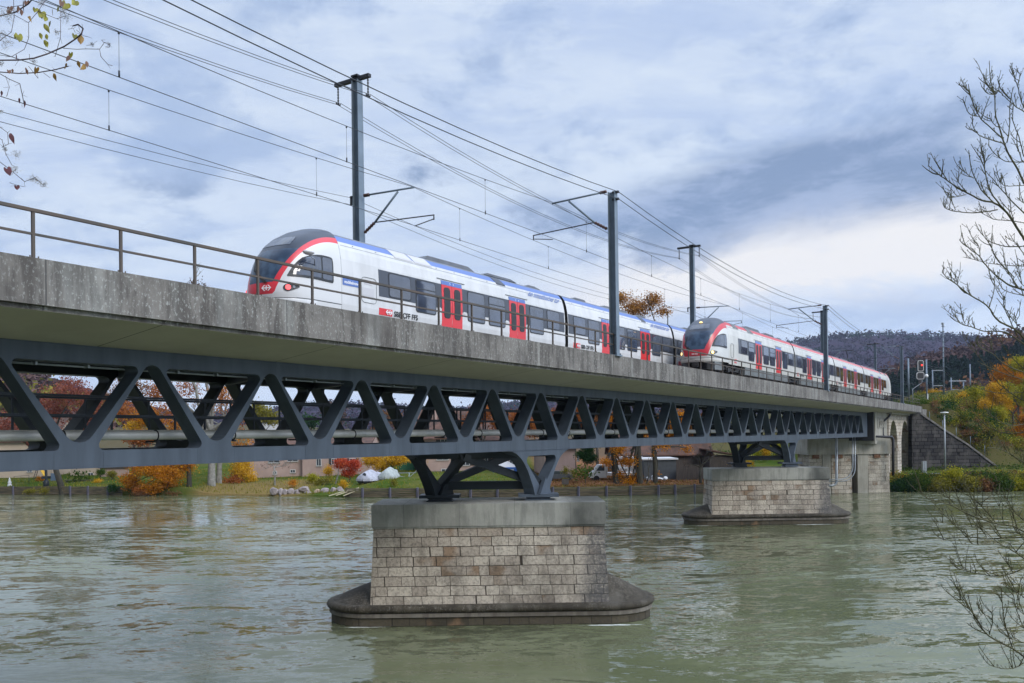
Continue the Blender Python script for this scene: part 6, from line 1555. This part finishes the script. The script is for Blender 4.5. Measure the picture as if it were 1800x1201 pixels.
gr = thing('guard_rail', 'pale road guard rail running along the foot of the dark stone wall', 'guard rail', atD(1700, 838, 117), RZ); o = gr.location
a = (atD(1600, 833.5, 117)-o); b = (atD(1830, 833.5, 117)-o); m = MB(); m.bar((a.dot(R3), 0, a.z), (b.dot(R3), 0, b.z), .08, .28); m.build('beam', M_galv_l, gr)
for k in range(14): x = a.dot(R3)+k*1.35; m = MB(); m.box(x-.05, x+.05, .04, .14, -1.2, .5); m.build('post', M_galv, gr)
r0, hw, H = boxthing('utility_box', 'pale grey double utility box in front of the dark stone wall', 'utility box', 1622.5, 1629, 811, 829, 121, .5, M_galv_l)
m = MB(); m.box(-.02, .02, -.01, 0, 0, H); m.build('door_gap', M_iron, r0)
# parapet end piece and posts at the bridge end
o = bpt(147, 17.4, 2.2); pe = thing('parapet_end', 'short concrete end block of the parapet with two posts at the bridge end', 'wall', o, 0)
m = MB(); m.box(-2.7, 5, -.1, .4, -.8, 1.1); m.build('block', M_fascia, pe)
for x in (5.4, 10.): m = MB(); m.box(x-.25, x+.25, -.2, .3, -1.2, 1.9); m.build('post', M_conc, pe)
# ------------------------------------------------------------- foreground: bare tree (right) and climber (left)
M_twig = mat('mossy_twig', (.020, .017, .014), .85, col2=(.075, .07, .028), vs=5, thr=(.52, .75))
A = lambda l: [(1500+x/2.403, 100+y/2.403) for x, y in l]
Bq = lambda l: [(1500+x/2, 600+y/2) for x, y in l]
limbs = [  # (sights from tip towards the trunk, thickness at the trunk end in sight units)
 (A([(575, 25), (580, 100), (597, 160), (600, 240), (620, 310), (650, 400), (690, 470), (720, 530)]), 3.6),
 (A([(555, 92), (560, 110), (600, 158)]), 1.6), (A([(620, 112), (612, 140), (598, 162)]), 1.5), (A([(540, 122), (565, 155), (598, 160)]), 1.5),
 (A([(485, 115), (500, 180), (530, 250), (580, 300), (632, 348)]), 2.4), (A([(503, 250), (505, 290), (530, 330), (580, 350), (642, 368)]), 1.9), (A([(465, 185), (490, 240), (530, 252)]), 1.4),
 (A([(472, 128), (485, 145), (495, 160)]), 1.3), (A([(530, 208), (528, 235), (524, 240)]), 1.2), (A([(572, 245), (590, 280), (615, 300)]), 1.5),
 (A([(675, 130), (662, 200), (660, 300), (648, 362)]), 2.0), (A([(615, 140), (640, 170), (680, 205), (720, 230)]), 1.8), (A([(672, 62), (690, 110), (705, 170), (720, 215)]), 2.0), (A([(707, 70), (700, 100), (692, 118)]), 1.3), (A([(678, 190), (675, 270), (700, 340), (720, 420)]), 1.8), (A([(695, 305), (690, 360), (712, 440)]), 1.6),
 (A([(322, 425), (320, 460), (350, 490), (395, 520), (440, 555), (480, 575), (540, 605), (600, 620), (650, 660), (690, 720), (720, 770)]), 4.2),
 (A([(347, 440), (365, 470), (395, 518)]), 1.7), (A([(438, 510), (445, 530), (480, 573)]), 1.6), (A([(378, 545), (400, 590), (430, 592), (478, 582)]), 1.5), (A([(383, 595), (385, 635), (440, 655), (530, 658), (612, 645)]), 2.0), (A([(413, 605), (430, 645)]), 1.4),
 (A([(487, 395), (500, 480), (540, 560), (590, 612)]), 2.3), (A([(448, 440), (470, 485), (508, 512)]), 1.5), (A([(497, 370), (530, 420), (550, 460), (570, 540), (592, 590), (640, 650)]), 2.6), (A([(575, 415), (560, 440), (552, 462)]), 1.5), (A([(537, 345), (545, 400), (556, 440)]), 1.4), (A([(555, 480), (600, 530), (660, 600), (720, 660)]), 2.6), (A([(510, 640), (590, 685), (640, 690), (720, 700)]), 1.6), (A([(660, 575), (665, 640), (680, 700)]), 1.4), (A([(620, 520), (640, 545), (720, 542)]), 1.5), (A([(580, 335), (575, 380), (640, 440), (720, 445)]), 1.8), (A([(690, 595), (720, 618)]), 1.2),
 (A([(455, 745), (480, 800), (530, 840), (560, 880), (610, 930), (660, 965), (720, 985)]), 3.4), (A([(465, 845), (530, 862), (552, 868)]), 1.5), (A([(505, 775), (530, 800), (535, 842)]), 1.3), (A([(535, 710), (560, 770), (640, 800), (720, 800)]), 2.2), (A([(583, 760), (585, 810), (620, 870), (680, 930)]), 1.8), (A([(560, 870), (640, 880), (720, 885)]), 1.7), (A([(640, 760), (690, 790), (720, 835)]), 1.5), (A([(630, 805), (650, 900), (700, 975)]), 1.5), (A([(690, 840), (700, 900), (712, 960)]), 1.3), (A([(610, 905), (630, 980), (720, 1010)]), 1.4),
 (A([(385, 888), (377, 910), (400, 935), (440, 965), (500, 1010), (565, 1050), (590, 1090), (620, 1120), (680, 1150), (720, 1190)]), 3.6), (A([(428, 920), (436, 945), (440, 965)]), 1.4), (A([(410, 915), (415, 940), (432, 958)]), 1.3), (A([(593, 935), (595, 980), (575, 1058)]), 1.6), (A([(638, 1010), (640, 1060), (690, 1130)]), 1.5), (A([(680, 1080), (690, 1130), (712, 1180)]), 1.3),
 (A([(410, 1095), (440, 1120), (500, 1142), (560, 1160), (640, 1162), (720, 1215)]), 2.8), (A([(453, 1045), (458, 1090), (472, 1128)]), 1.4), (A([(427, 1080), (440, 1110)]), 1.1), (A([(607, 1020), (635, 1060), (660, 1110), (700, 1190)]), 1.8),
 ([(1691, 583), (1700, 605), (1716, 622), (1735, 645), (1752, 670), (1775, 690), (1800, 705)], 1.9), ([(1717, 594), (1722, 610), (1745, 622), (1765, 640), (1800, 655)], 2.2), ([(1712, 604), (1716, 618)], 1.2), ([(1741, 600), (1746, 618)], 1.2), ([(1750, 578), (1757, 595), (1775, 625), (1800, 648)], 1.7), ([(1725, 640), (1760, 655), (1800, 668)], 1.4), ([(1700, 675), (1745, 690), (1800, 690)], 1.5),
 ([(1728, 716), (1755, 740), (1780, 748), (1800, 745)], 1.6), ([(1712, 725), (1735, 750), (1770, 762), (1800, 760)], 2.0), ([(1735, 787), (1760, 790), (1800, 812)], 1.5), ([(1760, 782), (1775, 798), (1800, 815)], 1.7),
 (Bq([(205, 512), (230, 530), (270, 555), (340, 575), (400, 605), (450, 625), (500, 640), (560, 650), (600, 670)]), 3.4), (Bq([(275, 665), (310, 695), (350, 690), (420, 690), (470, 695), (540, 690), (600, 690)]), 3.0), (Bq([(350, 510), (430, 560), (470, 600), (500, 638)]), 1.7), (Bq([(280, 590), (320, 610), (360, 650), (412, 690)]), 1.8), (Bq([(370, 712), (440, 715), (510, 715), (560, 735), (600, 765)]), 2.6), (Bq([(530, 530), (560, 590), (600, 630)]), 1.7), (Bq([(515, 500), (510, 560), (530, 642)]), 1.5), (Bq([(400, 515), (420, 560), (455, 622)]), 1.5), (Bq([(310, 520), (345, 560), (380, 592)]), 1.3), (Bq([(275, 630), (330, 640), (400, 650), (480, 660), (600, 680)]), 1.8), (Bq([(430, 590), (440, 640), (470, 690)]), 1.4), (Bq([(560, 600), (575, 650), (600, 700)]), 1.5),
 (Bq([(340, 775), (370, 800), (430, 815), (500, 825), (560, 815), (600, 795)]), 2.4), (Bq([(380, 788), (400, 808)]), 1.1), (Bq([(545, 780), (560, 812)]), 1.2),
 (Bq([(342, 838), (370, 880), (400, 930), (430, 970), (460, 1020), (500, 1050), (560, 1080), (600, 1110)]), 3.2), (Bq([(440, 1085), (470, 1130), (520, 1150), (560, 1150), (600, 1130)]), 2.0), (Bq([(372, 870), (376, 905), (385, 912)]), 1.2), (Bq([(487, 950), (490, 990), (478, 1030)]), 1.4), (Bq([(520, 870), (530, 980), (560, 1080)]), 1.9), (Bq([(530, 840), (560, 870), (600, 900)]), 1.6), (Bq([(560, 870), (570, 930), (600, 1010)]), 1.6), (Bq([(460, 950), (440, 975), (430, 968)]), 1.2), (Bq([(590, 830), (580, 900), (600, 960)]), 1.4), (Bq([(500, 1000), (540, 1040), (600, 1060)]), 1.5)]
FD = 7.5; K7 = FD/1500.
o = L(9.4, 7.0, 6.3); bt = thing('bare_tree', 'leafless ash tree whose bare twigs reach in from the right edge of the picture', 'tree', o)
rng = random.Random(77); m = MB()
def spur(mb, p, dirn, ln, r, rng, K):
    q = p+dirn*ln; mid = p+dirn*ln*.5+Vector((0, 0, -.06*ln)); mb.tube([p, mid, q], [r, r*.8, r*.55], 4); 
    mb.tube([q-dirn*r*3, q+dirn*r*1.5, q+dirn*r*3], [r*.8, r*1.35, r*.3], 5)
TR = [Vector((x, 0, 0)) for x in ()]
for li, (pts, th_) in enumerate(limbs):
    n = len(pts); d0 = FD+rng.uniform(-.9, .7); P = []
    reach = pts[-1][0] > 1795
    # smooth the sights
    sm = []
    for i in range(n-1):
        p0, p1, p2, p3 = pts[max(0, i-1)], pts[i], pts[i+1], pts[min(n-1, i+2)]
        for k in range(4):
            t = k/4; f = lambda a, b, c_, e: .5*((2*b)+(-a+c_)*t+(2*a-5*b+4*c_-e)*t*t+(-a+3*b-3*c_+e)*t*t*t)
            sm.append((f(p0[0], p1[0], p2[0], p3[0]), f(p0[1], p1[1], p2[1], p3[1])))
    sm.append(pts[-1])
    if reach:   # carry on outside the picture to the trunk
        x, y = pts[-1]; sm += [(x+50, y+40), (1925+li % 3*6, y+110)]
    N = len(sm); sc = th_*K7*.52
    rs = []; P = []
    for i, (x, y) in enumerate(sm):
        f = i/(N-1); j = rng.gauss(0, .35)
        P.append(atD(x+j, y+rng.gauss(0, .35), d0+(FD+.2-d0)*f)); rs.append((1.0*K7*.5)+(sc-1.0*K7*.5)*f if th_ > 1 else .5*K7)
    if reach: rs[-1] = sc*1.8; rs[-2] = sc*1.3
    m.tube([p-o for p in P], rs, 6)
    # side shoots with their own twiglets, thickest in the lower tangle
    low = sm[N//2][1] > 850
    for _ in range((5 if low else 2) + (rng.random() < .4)):
        i0 = int(N*(.15+.7*rng.random())); q0 = P[min(i0, N-1)]
        if sm[min(i0, N-1)][0] > 1815: continue
        ln = rng.uniform(14, 48)*K7*(1.2 if low else .8); dr = (-R3*rng.uniform(-.1, 1.)+Z3*rng.uniform(.1, 1.)+F3*rng.gauss(0, .3)).normalized(); pts2 = [q0]
        for k in range(6): dr = (dr+Z3*.13+R3*rng.gauss(0, .12)+F3*rng.gauss(0, .1)).normalized(); pts2.append(pts2[-1]+dr*ln/6)
        m.tube([q-o for q in pts2], [sc*.5*(1-k/8)+.3*K7 for k in range(7)], 5)
        for k in range(2, 6):
            if rng.random() < .7: spur(m, pts2[k]-o, (Z3*.8+R3*rng.gauss(0, .8)+F3*rng.gauss(0, .4)).normalized(), rng.uniform(3, 12)*K7, .45*K7, rng, K7)
    # buds and little spurs
    ln_px = 0
    for i in range(1, N-1):
        dv = (P[i]-P[i-1]); sx = sm[i][0]
        if rng.random() < .8 and sx < 1810:
            side = Vector((rng.gauss(0, .5), rng.gauss(0, .5), .9+rng.gauss(0, .4)))-dv.normalized()*.8
            spur(m, P[i]-o, side.normalized(), (4+rng.random()**2*16)*K7, .5*K7, rng, K7)
        if rng.random() < .6: m.tube([P[i]-o, P[i]-o+Vector((rng.gauss(0, 1), rng.gauss(0, 1), 1)).normalized()*K7*1.6], [K7*.8, K7*.3], 4)
m.build('branches', M_twig, bt)
t_ = MB(); t_.tube([atD(1990, 1900, FD)-o, atD(1965, 1300, FD)-o, atD(1945, 800, FD)-o, atD(1925, 450, FD)-o, atD(1925, 120, FD)-o, atD(1940, -200, FD)-o], [.12, .10, .085, .07, .05, .03], 10); t_.build('trunk', M_bark_d, bt)

Cq = lambda l: [(x/3, y/3) for x, y in l]
CD = 3.6; KC = CD/1500.
o = atD(-120, 500, CD); cl_ = thing('climbing_vine', 'wild clematis climber with yellowing leaves and fluffy seed heads in the upper left corner', 'vine', o)
stems = [(Cq([(-200, 330), (0, 318), (100, 318), (180, 308), (250, 285), (340, 245), (400, 205), (430, 180), (438, 150), (410, 130), (385, 135)]), 2.4), (Cq([(-200, 400), (0, 380), (100, 388), (200, 385), (290, 370), (360, 350)]), 2.0), (Cq([(-150, 120), (0, 85), (80, 65), (150, 20), (190, -30)]), 2.2),
 (Cq([(330, 256), (400, 260), (450, 258), (525, 260), (532, 300), (570, 340), (592, 347)]), 1.1), (Cq([(525, 260), (550, 225), (580, 240)]), .9), (Cq([(550, 228), (535, 212)]), .7), (Cq([(555, 245), (575, 250)]), .7),
 (Cq([(75, 80), (150, 120), (152, 200), (130, 260), (60, 300), (0, 290)]), 1.0), (Cq([(70, -30), (75, 90), (60, 170), (0, 215)]), 1.0), (Cq([(320, 60), (318, 200), (290, 300)]), .9), (Cq([(-60, 370), (0, 390), (50, 420), (105, 440), (118, 500), (130, 560)]), 1.3), (Cq([(30, 400), (50, 460), (35, 510)]), .8), (Cq([(150, 350), (190, 400), (200, 415)]), .9), (Cq([(230, 385), (265, 410)]), .9),
 (Cq([(-80, 640), (0, 670), (40, 700), (45, 760), (15, 775)]), 1.0), (Cq([(-80, 820), (0, 855), (60, 900), (130, 960), (180, 940), (210, 960), (235, 985)]), 1.1), (Cq([(-40, 700), (10, 740), (30, 810), (62, 872)]), .9), (Cq([(50, 965), (90, 975), (125, 985)]), .8), (Cq([(150, 120), (200, 60), (240, 0)]), 1.0), (Cq([(200, 60), (300, 100), (345, 85)]), .9), (Cq([(400, 160), (440, 190), (460, 195)]), .8), (Cq([(360, 155), (385, 150), (395, 175)]), .7), (Cq([(455, 240), (485, 235)]), .7), (Cq([(155, 285), (158, 320), (180, 330)]), .8), (Cq([(-60, 20), (40, 40), (120, 30)]), 1.0), (Cq([(-40, 480), (8, 490)]), .8)]
m = MB(); rng = random.Random(31)
for pts, th_ in stems:
    d0 = CD+rng.uniform(-.25, .25); P = [atD(x+rng.gauss(0, .3), y+rng.gauss(0, .3), d0+.02*i*rng.uniform(-1, 1)) for i, (x, y) in enumerate(pts)]
    m.tube([p-o for p in P], [th_*KC*.5]*len(P), 5)
    for p in P[1:]:
        for _ in range(2):
            if rng.random() < .6: m.tube([p-o, p-o+Vector((rng.gauss(0, 1), rng.gauss(0, 1), rng.gauss(-.2, 1))).normalized()*KC*rng.uniform(4, 12)], [KC*.35, KC*.2], 3)
m.tube([atD(-66, 108, CD)-o, atD(-90, 300, CD)-o, atD(-110, 700, CD)-o, atD(-160, 1700, CD)-o], [.012, .016, .02, .03], 6)
m.build('stem', mat('vine_stem', (.055, .032, .038), .8), cl_)
ML = [mat('vine_leaf_green', (.20, .19, .015), .6, var=.5, vs=25), mat('vine_leaf_ochre', (.20, .11, .015), .6, var=.5, vs=25), mat('vine_leaf_dark_red', (.09, .022, .028), .7, var=.4, vs=25), mat('vine_leaf_brown', (.16, .085, .06), .7, var=.4, vs=25)]
lv = [(97, 190, 26, 0), (215, 75, 30, 0), (238, 95, 24, 0), (240, 140, 28, 0), (213, 185, 24, 0), (245, 190, 24, 0), (240, 225, 24, 0), (370, 287, 26, 0), (393, 188, 22, 0), (425, 200, 30, 1), (412, 332, 22, 1), (443, 350, 30, 1), (285, 398, 22, 1), (190, 365, 28, 1), (140, 374, 20, 3), (308, 42, 26, 0), (275, 60, 26, 1), (345, 22, 30, 0), (395, 8, 26, 0), (120, 20, 34, 3), (95, 45, 26, 3), (50, 45, 26, 3), (85, 300, 20, 2), (100, 525, 22, 2), (130, 545, 26, 2), (115, 555, 18, 2), (8, 490, 22, 2), (57, 718, 30, 2), (38, 895, 30, 2), (88, 985, 18, 2), (185, 48, 22, 0), (65, 370, 16, 3), (348, 340, 14, 1), (155, 95, 16, 1)]
rl_ = random.Random(4); lv += [(x_+rl_.uniform(-22, 22), y_+rl_.uniform(-18, 18), s_*rl_.uniform(.6, .9), rl_.choice((m2_, m2_, 3))) for (x_, y_, s_, m2_) in lv if y_ < 400 and rl_.random() < .75]
for x, y, s, mi in lv:
    p = atD(x/3, y/3, CD+rng.uniform(-.2, .1))-o; sz = s/3*KC*1.25; mb = MB(); a = rng.uniform(-.5, .5); tl = rng.uniform(-1.1, 1.1); sz *= rng.uniform(.8, 1.15)
    prof = [(0, .1), (.28, .42), (.5, .35), (.56, .0), (.44, -.35), (.2, -.62), (0, -.85)]
    if rng.random() < .45: prof = [(0, .42), (.16, .36), (.33, .05), (.34, -.2), (.22, -.55), (.08, -.8), (0, -1.)]
    bend = rng.uniform(-.5, .5); out = [(u*(1), v) for u, v in prof]+[(-u, v) for u, v in reversed(prof[1:-1])]
    ca, sa = cos(a), sin(a); k0 = len(mb.v); mb.v.append(tuple(p))
    for u, v in out:
        uu, vv = u*ca-v*sa, u*sa+v*ca; mb.v.append(tuple(p+R3*(uu*sz*cos(tl))+F3*(uu*sz*sin(tl)+.3*sz*abs(u)+bend*sz*v*v)+Z3*(vv*sz)))
    n = len(out)
    for k in range(n): mb.f.append((0, 1+k, 1+(k+1) % n)); mb.mi.append(0); mb.sm.append(True)
    mb.build('leaf', ML[mi], cl_, fix=False)
M_fl = mat('seed_fluff', (.36, .35, .33), .9); sh_ = [(35, 75, 42), (345, 85, 36), (35, 230, 34), (10, 185, 26), (300, 170, 18), (485, 235, 11), (575, 235, 11), (180, 325, 18), (5, 335, 14), (85, 815, 28), (80, 895, 30), (175, 945, 26), (230, 970, 22), (25, 785, 15), (5, 590, 14), (215, 15, 22), (330, 55, 24), (200, 955, 18)]
for x, y, r in sh_:
    c = atD(x/3, y/3, CD+rng.uniform(-.2, .2))-o; R_ = r/3*KC; mb = MB()
    for _ in range(int(26+r*1.2)):
        d_ = Vector((rng.gauss(0, 1), rng.gauss(0, 1), rng.gauss(0, 1))).normalized(); st = c+Vector((rng.gauss(0, .4), rng.gauss(0, .4), rng.gauss(0, .4)))*R_
        q1 = st+d_*R_*.5; q2 = q1+(d_+Vector((0, 0, -.7))+Vector((rng.gauss(0, .4), rng.gauss(0, .4), 0))).normalized()*R_*.45
        w_ = d_.orthogonal().normalized()*KC*.30; k = len(mb.v); mb.v += [tuple(st-w_), tuple(st+w_), tuple(q1+w_), tuple(q1-w_), tuple(q2)]; mb.f += [(k, k+1, k+2, k+3), (k+3, k+2, k+4)]; mb.mi += [0, 0]; mb.sm += [False, False]
        if rng.random() < .6:
            q = st; s2 = KC*.7; mb.v += [tuple(q+Vector((s2, 0, 0))), tuple(q+Vector((0, s2, 0))), tuple(q+Vector((-s2, 0, 0))), tuple(q+Vector((0, -s2, s2)))]; k = len(mb.v)-4; mb.f += [(k, k+1, k+3), (k+1, k+2, k+3), (k, k+2, k+3), (k, k+1, k+2)]; mb.mi += [1]*4; mb.sm += [False]*4
    mb.build('seed_head', [M_fl, M_black], cl_, fix=False)
# ------------------------------------------------------------- air
M = bpy.data.materials.new('haze_air'); M.use_nodes = True; t = NT(M.node_tree)
v = t.n('ShaderNodeVolumePrincipled', i={'Color': (.66, .78, 1., 1), 'Density': .00009, 'Anisotropy': .2}); o = t.n('ShaderNodeOutputMaterial'); t.nt.links.new(v.outputs[0], o.inputs['Volume'])
m = MB(); m.box(-1500, 4200, -1800, 4200, -6, 420); hzb = m.build('haze', M); hzb['kind'] = 'stuff'; MATS['haze_air'] = M
